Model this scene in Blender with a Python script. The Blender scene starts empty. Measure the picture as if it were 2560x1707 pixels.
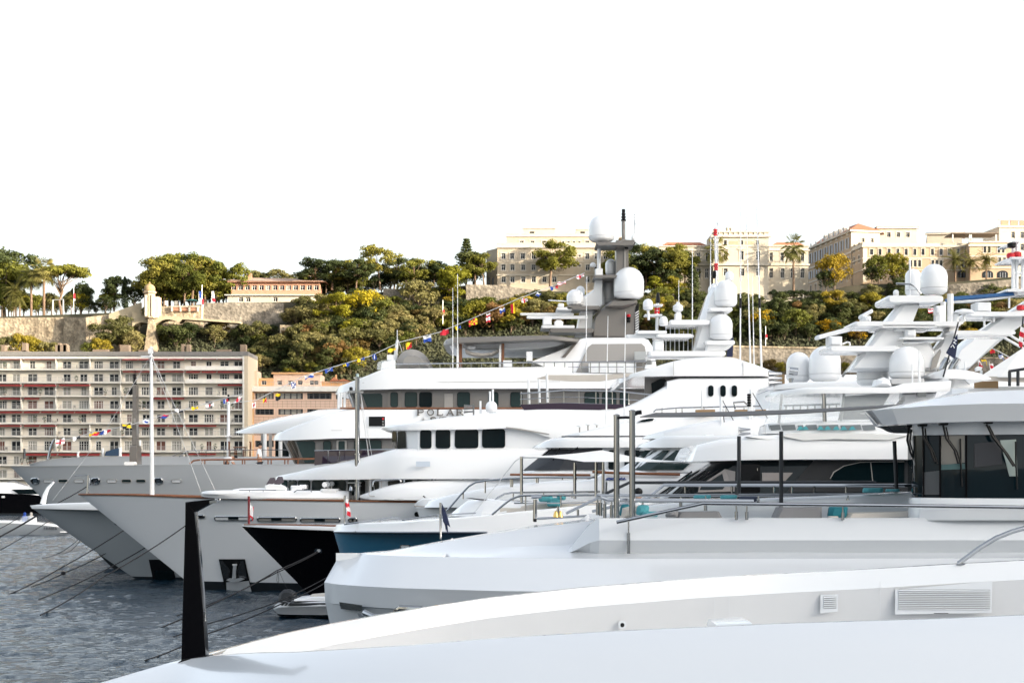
import bpy, math, random
import numpy as np
from mathutils import Vector, Matrix
R = math.radians
rnd = random.Random(7)
# ---------------------------------------------------------------- camera, world, sun
FPX, CZ, HY = 4267.0, 5.0, 1210.0          # focal length in photo pixels, eye height (m), horizon row
sc = bpy.context.scene
col = sc.collection
cam = bpy.data.objects.new('camera', bpy.data.cameras.new('camera'))
col.objects.link(cam); sc.camera = cam
cam.location = (0, 0, CZ); cam.rotation_euler = (R(90), 0, 0)
cam.data.sensor_width = 36; cam.data.lens = 60.0
cam.data.shift_y = (HY - 853.5) / 2560
cam.data.clip_start = .5; cam.data.clip_end = 6000
SUN_AZ, SUN_EL = 62.0, 12.0                # degrees right of straight behind the camera, elevation
sdir = Vector((math.sin(R(SUN_AZ)) * math.cos(R(SUN_EL)), -math.cos(R(SUN_AZ)) * math.cos(R(SUN_EL)), math.sin(R(SUN_EL))))
w = bpy.data.worlds.new('World'); sc.world = w; w.use_nodes = True
nt = w.node_tree; bg = nt.nodes['Background']
sky = nt.nodes.new('ShaderNodeTexSky'); sky.sky_type = 'NISHITA'; sky.sun_disc = False
sky.sun_elevation = R(SUN_EL); sky.sun_rotation = math.atan2(sdir.x, sdir.y)
sky.air_density = 1.0; sky.dust_density = 4.5; sky.ozone_density = 1.0
hs = nt.nodes.new('ShaderNodeHueSaturation'); hs.inputs['Saturation'].default_value = .40   # thin even veil of high cloud
nt.links.new(sky.outputs[0], hs.inputs['Color']); nt.links.new(hs.outputs[0], bg.inputs[0])
bg.inputs[1].default_value = 0.15
sun = bpy.data.objects.new('sun', bpy.data.lights.new('sun', 'SUN')); col.objects.link(sun)
sun.data.energy = 3.0; sun.data.angle = R(.6); sun.data.color = (1, .87, .66)
sun.rotation_euler = sdir.to_track_quat('Z', 'Y').to_euler()
vs = sc.view_settings
vs.view_transform = 'Standard'; vs.look = 'None'; vs.gamma = 1; vs.exposure = 1.97
# ---------------------------------------------------------------- helpers
def W(px, py, Y): return Vector(((px - 1280) * Y / FPX, Y, CZ - (py - HY) * Y / FPX))
ORIG = {}
def O(p): return ORIG.get(p.name, Vector((0, 0, 0))) if p else Vector((0, 0, 0))
def tag(o, label=None, cat=None, group=None, kind=None):
    if label: o['label'] = label
    if cat: o['category'] = cat
    if group: o['group'] = group
    if kind: o['kind'] = kind
    return o
def thing(name, label, cat, loc, group=None):
    o = bpy.data.objects.new(name, None); col.objects.link(o); o.empty_display_size = .1
    o.location = loc; ORIG[o.name] = Vector(loc)
    return tag(o, label, cat, group)
MATS = {}
def mat(name, c=(.8, .8, .8), rough=.5, metal=0., noise=0., nscale=3., coat=0., bump=0., bscale=20., rand=0., spec=.5, c2=None, trans=0., alpha=1., emit=0., sheen=0.):
    if name in MATS: return MATS[name]
    m = bpy.data.materials.new(name); m.use_nodes = True; t = m.node_tree; b = t.nodes['Principled BSDF']
    b.inputs['Roughness'].default_value = rough; b.inputs['Metallic'].default_value = metal
    b.inputs['Coat Weight'].default_value = coat; b.inputs['Coat Roughness'].default_value = .05
    b.inputs['Specular IOR Level'].default_value = spec
    b.inputs['Transmission Weight'].default_value = trans; b.inputs['Alpha'].default_value = alpha
    c4 = (*c, 1); b.inputs['Base Color'].default_value = c4
    src = None
    if noise or c2 or bump:
        tc = t.nodes.new('ShaderNodeTexCoord')
    if noise or c2:
        n = t.nodes.new('ShaderNodeTexNoise'); n.inputs['Scale'].default_value = nscale; n.inputs['Detail'].default_value = 6
        t.links.new(tc.outputs['Object'], n.inputs['Vector'])
        r = t.nodes.new('ShaderNodeValToRGB'); r.color_ramp.elements[0].position = .3; r.color_ramp.elements[1].position = .7
        e = c2 if c2 else tuple(x * (1 - noise) for x in c)
        r.color_ramp.elements[0].color = (*e, 1); r.color_ramp.elements[1].color = c4
        t.links.new(n.outputs['Fac'], r.inputs['Fac']); src = r.outputs['Color']
    if rand:
        oi = t.nodes.new('ShaderNodeObjectInfo'); h = t.nodes.new('ShaderNodeHueSaturation')
        mr = t.nodes.new('ShaderNodeMapRange'); mr.inputs['To Min'].default_value = 1 - rand; mr.inputs['To Max'].default_value = 1 + rand
        t.links.new(oi.outputs['Random'], mr.inputs['Value']); t.links.new(mr.outputs[0], h.inputs['Value'])
        mr2 = t.nodes.new('ShaderNodeMapRange'); mr2.inputs['To Min'].default_value = .5 + rand * .05; mr2.inputs['To Max'].default_value = .5 - rand * .05
        t.links.new(oi.outputs['Random'], mr2.inputs['Value']); t.links.new(mr2.outputs[0], h.inputs['Hue'])
        if src: t.links.new(src, h.inputs['Color'])
        else: h.inputs['Color'].default_value = c4
        src = h.outputs['Color']
    if src: t.links.new(src, b.inputs['Base Color'])
    if bump:
        n2 = t.nodes.new('ShaderNodeTexNoise'); n2.inputs['Scale'].default_value = bscale; n2.inputs['Detail'].default_value = 4
        t.links.new(tc.outputs['Object'], n2.inputs['Vector'])
        bp = t.nodes.new('ShaderNodeBump'); bp.inputs['Strength'].default_value = bump; bp.inputs['Distance'].default_value = .05
        t.links.new(n2.outputs['Fac'], bp.inputs['Height']); t.links.new(bp.outputs[0], b.inputs['Normal'])
    MATS[name] = m; return m
def mkmesh(name, V, F, m, smooth=35):
    me = bpy.data.meshes.new(name); me.from_pydata([tuple(v) for v in V], [], F)
    ms = m if isinstance(m, (list, tuple)) else [m]
    for x in ms: me.materials.append(x)
    if smooth:
        me.polygons.foreach_set('use_smooth', [True] * len(me.polygons))
        me.set_sharp_from_angle(angle=R(smooth))
    return me
def link(name, me, parent=None, loc=(0, 0, 0), rz=0, scale=None):
    """mesh in local coordinates at a world place"""
    o = bpy.data.objects.new(name, me); col.objects.link(o)
    o.location = Vector(loc) - (O(parent) if parent else Vector((0, 0, 0))); o.rotation_euler = (0, 0, rz)
    if scale: o.scale = scale
    if parent: o.parent = parent
    ORIG[o.name] = Vector(loc); return o
class MB:
    def __init__(s): s.v = []; s.f = []; s.mi = []
    def add(s, V, F, mi=0):
        n = len(s.v); s.v += [Vector(v) for v in V]; s.f += [[i + n for i in f] for f in F]; s.mi += [mi] * len(F); return s
    def box(s, a, b, mi=0):
        x0, y0, z0 = a; x1, y1, z1 = b
        return s.add([(x0, y0, z0), (x1, y0, z0), (x1, y1, z0), (x0, y1, z0), (x0, y0, z1), (x1, y0, z1), (x1, y1, z1), (x0, y1, z1)],
                     [(3, 2, 1, 0), (4, 5, 6, 7), (0, 1, 5, 4), (1, 2, 6, 5), (2, 3, 7, 6), (3, 0, 4, 7)], mi)
    def tube(s, pts, r, n=8, mi=0, r1=None, cap=True):
        pts = [Vector(p) for p in pts]; k = len(pts); V = []; F = []
        prev = None
        for i, p in enumerate(pts):
            d = (pts[min(i + 1, k - 1)] - pts[max(i - 1, 0)]).normalized()
            if prev is None:
                a = Vector((0, 0, 1)) if abs(d.z) < .9 else Vector((1, 0, 0)); u = d.cross(a).normalized()
            else: u = (prev - d * prev.dot(d)).normalized()
            prev = u; v = d.cross(u)
            rr_ = r if r1 is None else r + (r1 - r) * i / max(1, k - 1)
            for j in range(n):
                t = 2 * math.pi * j / n; V.append(p + (u * math.cos(t) + v * math.sin(t)) * rr_)
        for i in range(k - 1):
            for j in range(n):
                F.append((i * n + j, i * n + (j + 1) % n, (i + 1) * n + (j + 1) % n, (i + 1) * n + j))
        if cap: F += [tuple(reversed(range(n))), tuple(range((k - 1) * n, k * n))]
        return s.add(V, F, mi)
    def lathe(s, c, prof, n=20, mi=0):
        V = []; F = []; c = Vector(c)
        for r, z in prof:
            for j in range(n):
                t = 2 * math.pi * j / n; V.append(c + Vector((r * math.cos(t), r * math.sin(t), z)))
        for i in range(len(prof) - 1):
            for j in range(n):
                F.append((i * n + j, i * n + (j + 1) % n, (i + 1) * n + (j + 1) % n, (i + 1) * n + j))
        F += [tuple(reversed(range(n))), tuple(range((len(prof) - 1) * n, len(prof) * n))]
        return s.add(V, F, mi)
    def prism(s, front, back, mi=0):
        n = len(front); F = [tuple(range(n)), tuple(reversed(range(n, 2 * n)))]
        F += [(j, j + n, (j + 1) % n + n, (j + 1) % n) for j in range(n)]
        return s.add(list(front) + list(back), F, mi)
    def build(s, name, m, parent=None, smooth=35, local=False):
        o0 = O(parent) if parent else Vector((0, 0, 0))
        if parent is None and s.v and not local:
            xs = [v.x for v in s.v]; ys = [v.y for v in s.v]; zs = [v.z for v in s.v]
            o0 = Vector(((min(xs) + max(xs)) / 2, (min(ys) + max(ys)) / 2, min(zs)))
        me = mkmesh(name, [v - o0 for v in s.v], s.f, m, smooth)
        if isinstance(m, (list, tuple)): me.polygons.foreach_set('material_index', s.mi)
        o = bpy.data.objects.new(name, me); col.objects.link(o)
        if parent: o.parent = parent
        else: o.location = o0
        ORIG[o.name] = o0; return o
def crom(L, sub):
    if sub <= 1: return L
    out = []; n = len(L)
    for i in range(n - 1):
        a, b, c, d = L[max(i - 1, 0)], L[i], L[i + 1], L[min(i + 2, n - 1)]
        for k in range(sub):
            t = k / sub
            out.append(tuple(.5 * (2 * b[j] + (c[j] - a[j]) * t + (2 * a[j] - 5 * b[j] + 4 * c[j] - d[j]) * t * t + (3 * b[j] - a[j] - 3 * c[j] + d[j]) * t ** 3) for j in range(len(b))))
    out.append(L[-1]); return out
def interp(tab, x):
    return float(np.interp(x, [t[0] for t in tab], [t[1] for t in tab]))
# ---------------------------------------------------------------- materials of the setting
m_plaster = mat('cream_plaster', (.45, .38, .29), .9, noise=.15, nscale=.4, bump=.2, bscale=8)
m_plaster2 = mat('pale_plaster', (.48, .425, .34), .9, noise=.12, nscale=.4, bump=.2, bscale=8)
m_ochre = mat('ochre_plaster', (.42, .315, .215), .9, noise=.15, nscale=.4, bump=.2, bscale=8)
m_trim = mat('stone_trim', (.54, .485, .40), .85, noise=.1, nscale=1.5)
m_tile = mat('terracotta_roof', (.42, .16, .08), .85, noise=.3, nscale=2, bump=.5, bscale=9)
m_redplaster = mat('red_plaster', (.44, .23, .15), .85, noise=.15, nscale=1)
m_pink = mat('pink_cladding', (.60, .43, .34), .8, noise=.08, nscale=1)
m_orange = mat('orange_plaster', (.62, .36, .17), .85, noise=.12, nscale=.5)
m_peach = mat('peach_plaster', (.68, .48, .36), .85, noise=.1, nscale=.8)
m_white_wall = mat('offwhite_render', (.74, .68, .585), .85, noise=.12, nscale=.7, bump=.1)
m_slab = mat('white_concrete', (.72, .69, .63), .8, noise=.12, nscale=1.2)
m_greytrim = mat('grey_roof_edge', (.20, .19, .18), .7, noise=.2)
m_beige = mat('beige_render', (.52, .44, .33), .85, noise=.1)
m_pane = mat('window_pane', (.010, .013, .018), .08, spec=.3)
m_pane2 = mat('window_pane_curtained', (.30, .29, .26), .25, spec=.5, noise=.35, nscale=3)
m_frame = mat('window_frame_white', (.62, .60, .56), .6)
m_frame_d = mat('window_frame_dark', (.03, .032, .035), .4)
m_shutter = mat('brown_roller_shutter', (.13, .045, .03), .7, noise=.2, nscale=6)
m_shutg = mat('grey_blue_shutter', (.33, .35, .38), .7)
m_awn = mat('red_awning', (.26, .03, .028), .8, noise=.25, nscale=2)
m_rail = mat('balcony_rail_paint', (.34, .34, .33), .5)
m_chim = mat('chimney_render', (.20, .15, .11), .9, noise=.25, nscale=2)
def stone_mat(name, a, b, sc_=1.6):
    m = bpy.data.materials.new(name); m.use_nodes = True; t = m.node_tree; bs = t.nodes['Principled BSDF']
    tc = t.nodes.new('ShaderNodeTexCoord'); v = t.nodes.new('ShaderNodeTexVoronoi'); v.inputs['Scale'].default_value = sc_
    n = t.nodes.new('ShaderNodeTexNoise'); n.inputs['Scale'].default_value = .35; n.inputs['Detail'].default_value = 7
    t.links.new(tc.outputs['Object'], v.inputs['Vector']); t.links.new(tc.outputs['Object'], n.inputs['Vector'])
    mx = t.nodes.new('ShaderNodeMix'); mx.data_type = 'RGBA'; mx.blend_type = 'MULTIPLY'; mx.inputs[0].default_value = .75
    r = t.nodes.new('ShaderNodeValToRGB'); r.color_ramp.elements[0].color = (*a, 1); r.color_ramp.elements[1].color = (*b, 1)
    r.color_ramp.elements[0].position = .32; r.color_ramp.elements[1].position = .65
    t.links.new(n.outputs['Fac'], r.inputs[0]); t.links.new(r.outputs[0], mx.inputs[6])
    sp = t.nodes.new('ShaderNodeMapRange'); sp.inputs['To Min'].default_value = .45; sp.inputs['To Max'].default_value = 1.1
    sepc = t.nodes.new('ShaderNodeSeparateColor'); t.links.new(v.outputs['Color'], sepc.inputs[0]); t.links.new(sepc.outputs[0], sp.inputs[0])
    t.links.new(sp.outputs[0], mx.inputs[7]); t.links.new(mx.outputs[2], bs.inputs['Base Color']); bs.inputs['Roughness'].default_value = .95
    bp = t.nodes.new('ShaderNodeBump'); bp.inputs['Strength'].default_value = .8; bp.inputs['Distance'].default_value = .15
    t.links.new(v.outputs['Distance'], bp.inputs['Height']); t.links.new(bp.outputs[0], bs.inputs['Normal'])
    MATS[name] = m; return m
m_stone = stone_mat('rampart_stone', (.22, .17, .115), (.45, .37, .26))
m_stone_d = stone_mat('grey_rubble_stone', (.15, .13, .105), (.30, .26, .21))
m_soil = mat('hill_soil', (.055, .045, .028), .95, c2=(.02, .025, .011), nscale=.15, bump=.6, bscale=2)
m_rock = mat('mountain_limestone', (.48, .46, .42), .95, c2=(.32, .32, .27), nscale=.02, bump=.5, bscale=.3)
m_quay = mat('quay_concrete', (.24, .23, .21), .9, noise=.3, nscale=.4)
# water
def water_mat():
    m = bpy.data.materials.new('harbour_water'); m.use_nodes = True; t = m.node_tree; b = t.nodes['Principled BSDF']
    b.inputs['Base Color'].default_value = (.003, .018, .034, 1); b.inputs['Roughness'].default_value = .06; b.inputs['IOR'].default_value = 1.33
    tc = t.nodes.new('ShaderNodeTexCoord'); mp = t.nodes.new('ShaderNodeMapping'); mp.inputs['Scale'].default_value = (.75, 1.5, 1)
    n = t.nodes.new('ShaderNodeTexNoise'); n.inputs['Scale'].default_value = 7.; n.inputs['Detail'].default_value = 6; n.inputs['Roughness'].default_value = .6
    t.links.new(tc.outputs['Object'], mp.inputs[0]); t.links.new(mp.outputs[0], n.inputs['Vector'])
    bp = t.nodes.new('ShaderNodeBump'); bp.inputs['Strength'].default_value = 1.; bp.inputs['Distance'].default_value = .075
    t.links.new(n.outputs['Fac'], bp.inputs['Height']); t.links.new(bp.outputs[0], b.inputs['Normal'])
    return m
m_water = water_mat()
# ---------------------------------------------------------------- water, quay, mountain behind the camera
def grid_obj(name, X, Y, Z, m, smooth=True):
    ny, nx = X.shape; V = np.stack([X, Y, Z], -1).reshape(-1, 3)
    i = np.arange((ny - 1) * (nx - 1)); r = i // (nx - 1); c = i % (nx - 1); a = r * nx + c
    Fq = np.stack([a, a + 1, a + nx + 1, a + nx], -1)
    me = bpy.data.meshes.new(name); me.vertices.add(len(V)); me.vertices.foreach_set('co', V.astype('f').ravel())
    me.loops.add(len(Fq) * 4); me.loops.foreach_set('vertex_index', Fq.astype('i').ravel())
    me.polygons.add(len(Fq)); me.polygons.foreach_set('loop_start', np.arange(0, len(Fq) * 4, 4, dtype='i'))
    if smooth: me.polygons.foreach_set('use_smooth', np.ones(len(Fq), bool))
    me.materials.append(m); me.update(); me.validate()
    o = bpy.data.objects.new(name, me); col.objects.link(o); return o
nr = np.random.default_rng(3)
def waves(X, Y):
    Z = np.zeros_like(X)
    for k in range(26):
        lam = 3.6 * .86 ** k + .28; a = nr.uniform(-1.1, 1.1) + .5; kx, ky = math.cos(a + 1.2) * 6.283 / lam, math.sin(a + 1.2) * 6.283 / lam
        Z += .0115 * lam ** .85 * np.sin(kx * X + ky * Y + nr.uniform(0, 6.28)) * (.7 + .3 * np.sin(X * .21 + k) * np.sin(Y * .17 + 2 * k))
    return Z
yy = np.concatenate([np.linspace(-60, 30, 10), 32 * (180 / 32.) ** np.linspace(0, 1, 620), np.linspace(185, 376, 40)])
xx = np.concatenate([np.linspace(-260, -62, 12), np.linspace(-60, 6, 420), np.linspace(10, 260, 14)])
X, Y = np.meshgrid(xx, yy); Z = waves(X, Y); Z[(X < -61) | (X > 7) | (Y < 31) | (Y > 183)] = 0
tag(grid_obj('water', X, Y, Z, m_water), kind='structure')
tag(MB().box((-300, 372, -2), (300, 392, 1.6)).build('quay', m_quay), kind='structure')
# ridge that shades the harbour: distance along the sun's direction, behind and to the right of the camera
def unseen_ridge():
    s = Vector((sdir.x, sdir.y, 0)).normalized(); t = Vector((-s.y, s.x, 0))     # t: lateral
    us = np.linspace(-420, 620, 70); ds = np.array([170, 200, 225, 250, 275, 300, 330, 380, 470])
    hf = np.array([0, .28, .52, .74, .92, 1.0, .98, .9, .55])
    D, U = np.meshgrid(ds, us); H = np.interp(U, [-420, -100, 90, 200, 277, 330, 363, 413, 620], [60, 85, 105, 142, 150, 140, 131, 124, 118])
    Hh = np.interp(D, ds, hf) * H
    Hh += (np.sin(U * .055) * 2 + np.sin(U * .13 + 1) * 1.2) * (D == 300) + nr.normal(0, 4, D.shape) * ((D != 300) & (D > 175))
    X = s.x * D + t.x * U; Y = s.y * D + t.y * U
    tag(grid_obj('unseen_ridge', X, Y, Hh - 2, m_rock), kind='structure')
unseen_ridge()
def added_ridge_behind():      # unseen ridge added behind the camera to darken hull sides facing it
    ph = np.radians(np.linspace(-85, 74, 60)); ds = np.array([130, 165, 200, 240, 280, 320, 370, 450]); hf = np.array([0, .3, .6, .8, .95, 1, .9, .5])
    D, P = np.meshgrid(ds, ph); H = np.interp(np.degrees(P), [-85, -40, 0, 40, 74], [35, 40, 45, 60, 110]); Hh = np.interp(D, ds, hf) * H + nr.normal(0, 3, D.shape) * (D > 140)
    tag(grid_obj('unseen_ridge', D * np.sin(P), -D * np.cos(P), Hh - 2, m_rock), kind='structure')
added_ridge_behind()
# ---------------------------------------------------------------- hill
PLAT = [(-400, 800), (0, 792), (330, 780), (400, 768), (560, 758), (830, 752), (1000, 722), (1200, 712), (1350, 727), (1660, 735), (1900, 752), (2030, 740), (2120, 714), (2400, 704), (2560, 690), (3000, 685)]
FOOT = [(-400, 892), (0, 888), (330, 878), (400, 826), (560, 815), (700, 805), (760, 765), (960, 742), (1040, 768), (1180, 772), (1340, 760), (1660, 748), (1900, 766), (2330, 724), (2400, 745), (2560, 742), (3000, 740)]
Y_FOOT, Y_TOP = 437.6, 438.6
def hill_z(x, y):
    px = 1280 + x * FPX / np.clip(y, 380, 440)
    zt = CZ - (np.interp(px, *zip(*PLAT)) - HY) * Y_TOP / FPX
    zf = CZ - (np.interp(px, *zip(*FOOT)) - HY) * Y_FOOT / FPX
    t = np.clip((y - 386) / (Y_FOOT - 386), 0, 1)
    z = 2 + (zf - 2) * t ** .85
    z = np.where(y > Y_FOOT, zf + (zt - zf) * np.clip((y - Y_FOOT) / (Y_TOP - Y_FOOT), 0, 1), z)
    z = z + np.where(y > Y_TOP, (y - Y_TOP) * .008, 0)
    z = z + np.where((y < Y_FOOT) & (y > 388), 1.0 * np.sin(x * .16) * np.sin(y * .21 + x * .05) * np.clip((y - 388) / 8, 0, 1) * np.clip((Y_FOOT - y) / 5, 0, 1), 0)
    return z
xs_ = np.linspace(-330, 330, 220); ys_ = np.concatenate([np.linspace(386, 432, 40), np.array([433, 435, 436.5, 437.6, 438.6, 440]), np.linspace(445, 620, 20)])
X, Y = np.meshgrid(xs_, ys_); tag(grid_obj('hill', X, Y, hill_z(X, Y), m_soil), kind='structure')
def hit(px, py):
    for y in np.arange(387, 520, .5):
        x = (px - 1280) * y / FPX
        if CZ - (py - HY) * y / FPX <= hill_z(x, y): return Vector((x, y, float(hill_z(x, y))))
    return Vector(((px - 1280) * 445 / FPX, 445, float(hill_z((px - 1280) * 445 / FPX, 445))))
# ---------------------------------------------------------------- stone walls
def wall_run(name, label, pts, m, thick=2., cap=None):
    root = thing(name, label, 'wall', W(pts[0][0], pts[0][3], pts[0][1]))
    mb = MB()
    for (a, b) in zip(pts[:-1], pts[1:]):
        ft = [W(a[0], a[2], a[1]), W(b[0], b[2], b[1])]; fb = [W(a[0], a[3], a[1]), W(b[0], b[3], b[1])]
        for q in fb: q.z -= 1.5
        # subdivide the face a little so the batter can be uneven
        d = Vector((0, thick, 0)); mb.prism([fb[0] + Vector((0, -.35, 0)), fb[1] + Vector((0, -.35, 0)), ft[1], ft[0]], [fb[0] + d, fb[1] + d, ft[1] + d, ft[0] + d])
    mb.build('masonry', m, root, smooth=0)
    if cap:
        mb = MB()
        for (a, b) in zip(pts[:-1], pts[1:]):
            p, q = W(a[0], a[2], a[1]), W(b[0], b[2], b[1])
            mb.prism([p + Vector((0, -.25, -.15)), q + Vector((0, -.25, -.15)), q + Vector((0, -.25, .25)), p + Vector((0, -.25, .25))],
                     [p + Vector((0, .6, -.15)), q + Vector((0, .6, -.15)), q + Vector((0, .6, .25)), p + Vector((0, .6, .25))])
        mb.build('coping', cap, root, smooth=0)
    return root
wall_run('rampart_wall', 'tall weathered rampart wall below the palm trees', [(-60, 437, 796, 890), (60, 437, 794, 890), (158, 436, 793, 890)], m_stone)
wall_run('rampart_wall', 'angled bastion face of pale stone beside the ramp to the turret', [(158.5, 435, 793, 890), (215, 431, 793, 890), (275, 432, 786, 890), (345, 434, 783, 885)], m_stone)
wall_run('ramp_wall', 'pale sloping ramp wall climbing to the stone turret', [(272, 430.5, 785, 800), (352, 430.5, 756, 800)], mat('ramp_plaster', (.42, .35, .24), .9, noise=.25, nscale=.6), thick=1.2)
wall_run('rampart_wall', 'stone wall with brick balustrade beside the turret', [(392, 436, 766, 806), (507, 436, 764, 808)], m_stone)
wall_run('rampart_wall', 'grey retaining wall under the red banded restaurant', [(507.5, 437, 757, 815), (600, 437, 756, 812), (708, 437, 757, 806)], m_stone_d)
wall_run('rampart_wall', 'short stone bastion wall under the tall pine', [(958, 437, 721, 772), (1035, 436, 724, 775)], m_stone_d)
wall_run('rampart_wall', 'stone garden wall below the cream palace', [(1165, 437, 711, 782), (1250, 437, 713, 782), (1345, 437, 727, 770)], m_stone_d)
wall_run('garden_wall', 'low garden wall in front of the villa', [(1640, 437, 737, 752), (1860, 437, 752, 770), (2080, 437, 753, 770)], m_stone_d, cap=m_trim)
wall_run('rampart_wall', 'curved grey rampart under the arched terrace of the long palace', [(2330, 438, 714, 760), (2400, 436, 709, 765), (2480, 435, 703, 765), (2620, 435, 690, 765)], m_stone_d)
wall_run('terrace_wall', 'long grey rubble wall along the lower hillside path', [(1820, 408, 866, 935), (2030, 408, 870, 935), (2260, 408, 874, 935)], m_stone_d, cap=m_stone)
wall_run('terrace_wall', 'rubble wall on the lower path below the signal flags', [(2262, 409, 893, 940), (2600, 409, 897, 940)], m_stone_d, cap=m_stone)
wall_run('path_wall', 'thin path wall winding under the plane tree', [(700, 427, 812, 824), (860, 427, 818, 830), (1000, 427, 822, 836)], m_stone, thick=.8)
# turret
def turret():
    Y = 428.; c = W(374, 800, Y); u = Y / FPX
    root = thing('stone_turret', 'domed stone watch turret standing on the rampart corner', 'turret', W(374, 795, Y))
    z = lambda py: W(0, py, Y).z
    mb = MB(); c0 = Vector((c.x, c.y, 0)); rx = 13.5 * u
    mb.lathe(c0, [(rx * 1.02, z(795)), (rx * 1.02, z(735)), (rx * 1.25, z(733)), (rx * 1.25, z(729)), (rx * 1.02, z(728))], 8); mb.build('body', m_ochre, root, 20)
    mb = MB(); mb.lathe(c0, [(rx * 1.0, z(727.9)), (rx * 1.05, z(724)), (rx * .98, z(718)), (rx * .72, z(713)), (rx * .3, z(710)), (rx * .12, z(709)), (rx * .12, z(706)), (rx * .02, z(704))], 16)
    mb.build('dome', m_tile if 0 else mat('dome_tile', (.36, .25, .13), .85, noise=.3, nscale=2), root)
    for k in range(3):
        q = W(366 + 8 * k, 0, Y)
    mb = MB(); p = W(370, 752, Y - rx - .06); q = W(374, 741, Y); mb.box((p.x, p.y, p.z), (q.x, p.y + .3, q.z)); mb.build('slit_window', m_pane, root, 0)
    for px in (362, 378):
        mb = MB(); p = W(px, 790, Y - rx - .1); q = W(px + 6, 737, Y - rx - .1); mb.box((p.x, p.y, p.z), (q.x, p.y + .5, q.z)); mb.build('pilaster', m_trim, root, 0)
    mb = MB(); p = W(388, 795, Y + 1.); q = W(397, 742, Y + 1.); mb.box((p.x, Y + .5, p.z), (q.x, Y + 4, q.z)); mb.build('annex', m_peach, root, 0)
    root = thing('stone_pier', 'tapered rubble pier rising between the arches below the turret', 'pier', W(376, 872, 427))
    mb = MB(); a = W(359, 885, 426); b = W(394, 885, 426); t0 = W(371, 797, 427); t1 = W(381, 797, 427)
    mb.prism([a, b, t1, t0], [a + Vector((0, 6, 0)), b + Vector((0, 6, 0)), t1 + Vector((0, 4, 0)), t0 + Vector((0, 4, 0))]); mb.build('masonry', m_stone, root, 0)
turret()
def arch_walk():
    Y = 429.; root = thing('arched_walkway', 'pale arched walkway descending from the turret along the rampart', 'walkway', W(480, 840, Y))
    m = mat('ramp_plaster')
    def strip(tops, bots):
        mb = MB(); n = len(tops)
        F_ = [W(*p, Y) for p in tops]; B_ = [W(*p, Y) for p in bots]; d = Vector((0, 4.5, 0))
        for i in range(n - 1): mb.prism([B_[i], B_[i + 1], F_[i + 1], F_[i]], [B_[i] + d, B_[i + 1] + d, F_[i + 1] + d, F_[i] + d])
        return mb
    xs = np.linspace(384, 600, 22); tops = [(x, 788 + (x - 384) * .07) for x in xs]
    bots = []
    for x in xs:
        t = (x - 384) / 72.
        arch = 812 - 14 * math.sin(math.pi * min(1, t)) if t < 1 else 806 + (x - 456) * .02
        bots.append((x, max(arch if t < 1 else 0, 788 + (x - 384) * .07 + 5)))
    strip(tops, bots).build('parapet', m, root, 0)
    xs = np.linspace(330, 372, 8); strip([(x, 780 + (x - 330) * .2) for x in xs], [(x, 820 - 14 * math.sin(math.pi * (x - 326) / 60)) for x in xs]).build('parapet', m, root, 0)
arch_walk()
def balustrade():
    root = thing('balustrade', 'brick balustrade panels between pale posts on the rampart', 'balustrade', W(465, 778, 435.5))
    for i in range(4):
        mb = MB(); a = W(428 + 21.5 * i, 779, 435.2); b = W(432 + 21.5 * i, 766, 435.2); mb.box((a.x, 435., a.z), (b.x, 435.7, b.z)); mb.build('post', m_trim, root, 0)
    for i in range(3):
        mb = MB()
        for k in range(7):
            a = W(433.2 + 21.5 * i + 2.3 * k, 777, 435.3); b = W(434.6 + 21.5 * i + 2.3 * k, 768.5, 435.3); mb.box((a.x, 435.2, a.z), (b.x, 435.5, b.z))
        mb.build('baluster_panel', m_redplaster, root, 0)
    mb = MB(); a = W(427, 767.5, 435.3); b = W(498, 765.5, 435.3); mb.box((a.x, 434.9, a.z), (b.x, 435.8, b.z)); mb.build('top_rail', m_trim, root, 0)
balustrade()
# ---------------------------------------------------------------- buildings
def wall_holes(A, B, z0, z1, holes, depth=.35):
    """vertical wall from A to B (xy), outside on the right-hand side of A->B seen from above turned to the viewer; holes in (u0,u1,z0,z1)"""
    A = Vector((A[0], A[1], 0)); B = Vector((B[0], B[1], 0)); L = (B - A).length; d = (B - A) / L; n = Vector((d.y, -d.x, 0))
    us = sorted(set([0, L] + [h[0] for h in holes] + [h[1] for h in holes])); zs = sorted(set([z0, z1] + [h[2] for h in holes] + [h[3] for h in holes]))
    mb = MB(); P = lambda u, z, k=0: A + d * u + Vector((0, 0, z)) - n * k
    for zi in range(len(zs) - 1):
        zc = (zs[zi] + zs[zi + 1]) / 2; run = None
        cells = []
        for ui in range(len(us) - 1):
            uc = (us[ui] + us[ui + 1]) / 2
            solid = not any(h[0] < uc < h[1] and h[2] < zc < h[3] for h in holes)
            if solid: run = us[ui] if run is None else run
            if (not solid or ui == len(us) - 2) and run is not None:
                end = us[ui + 1] if solid else us[ui]; cells.append((run, end)); run = None
        for u0, u1 in cells: mb.add([P(u0, zs[zi]), P(u1, zs[zi]), P(u1, zs[zi + 1]), P(u0, zs[zi + 1])], [(0, 1, 2, 3)])
    for u0, u1, a, b in holes:
        mb.add([P(u0, a), P(u1, a), P(u1, b), P(u0, b), P(u0, a, depth), P(u1, a, depth), P(u1, b, depth), P(u0, b, depth)],
               [(0, 4, 5, 1), (1, 5, 6, 2), (2, 6, 7, 3), (3, 7, 4, 0)])
    return mb, P, d, n
PM = {}
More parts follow.
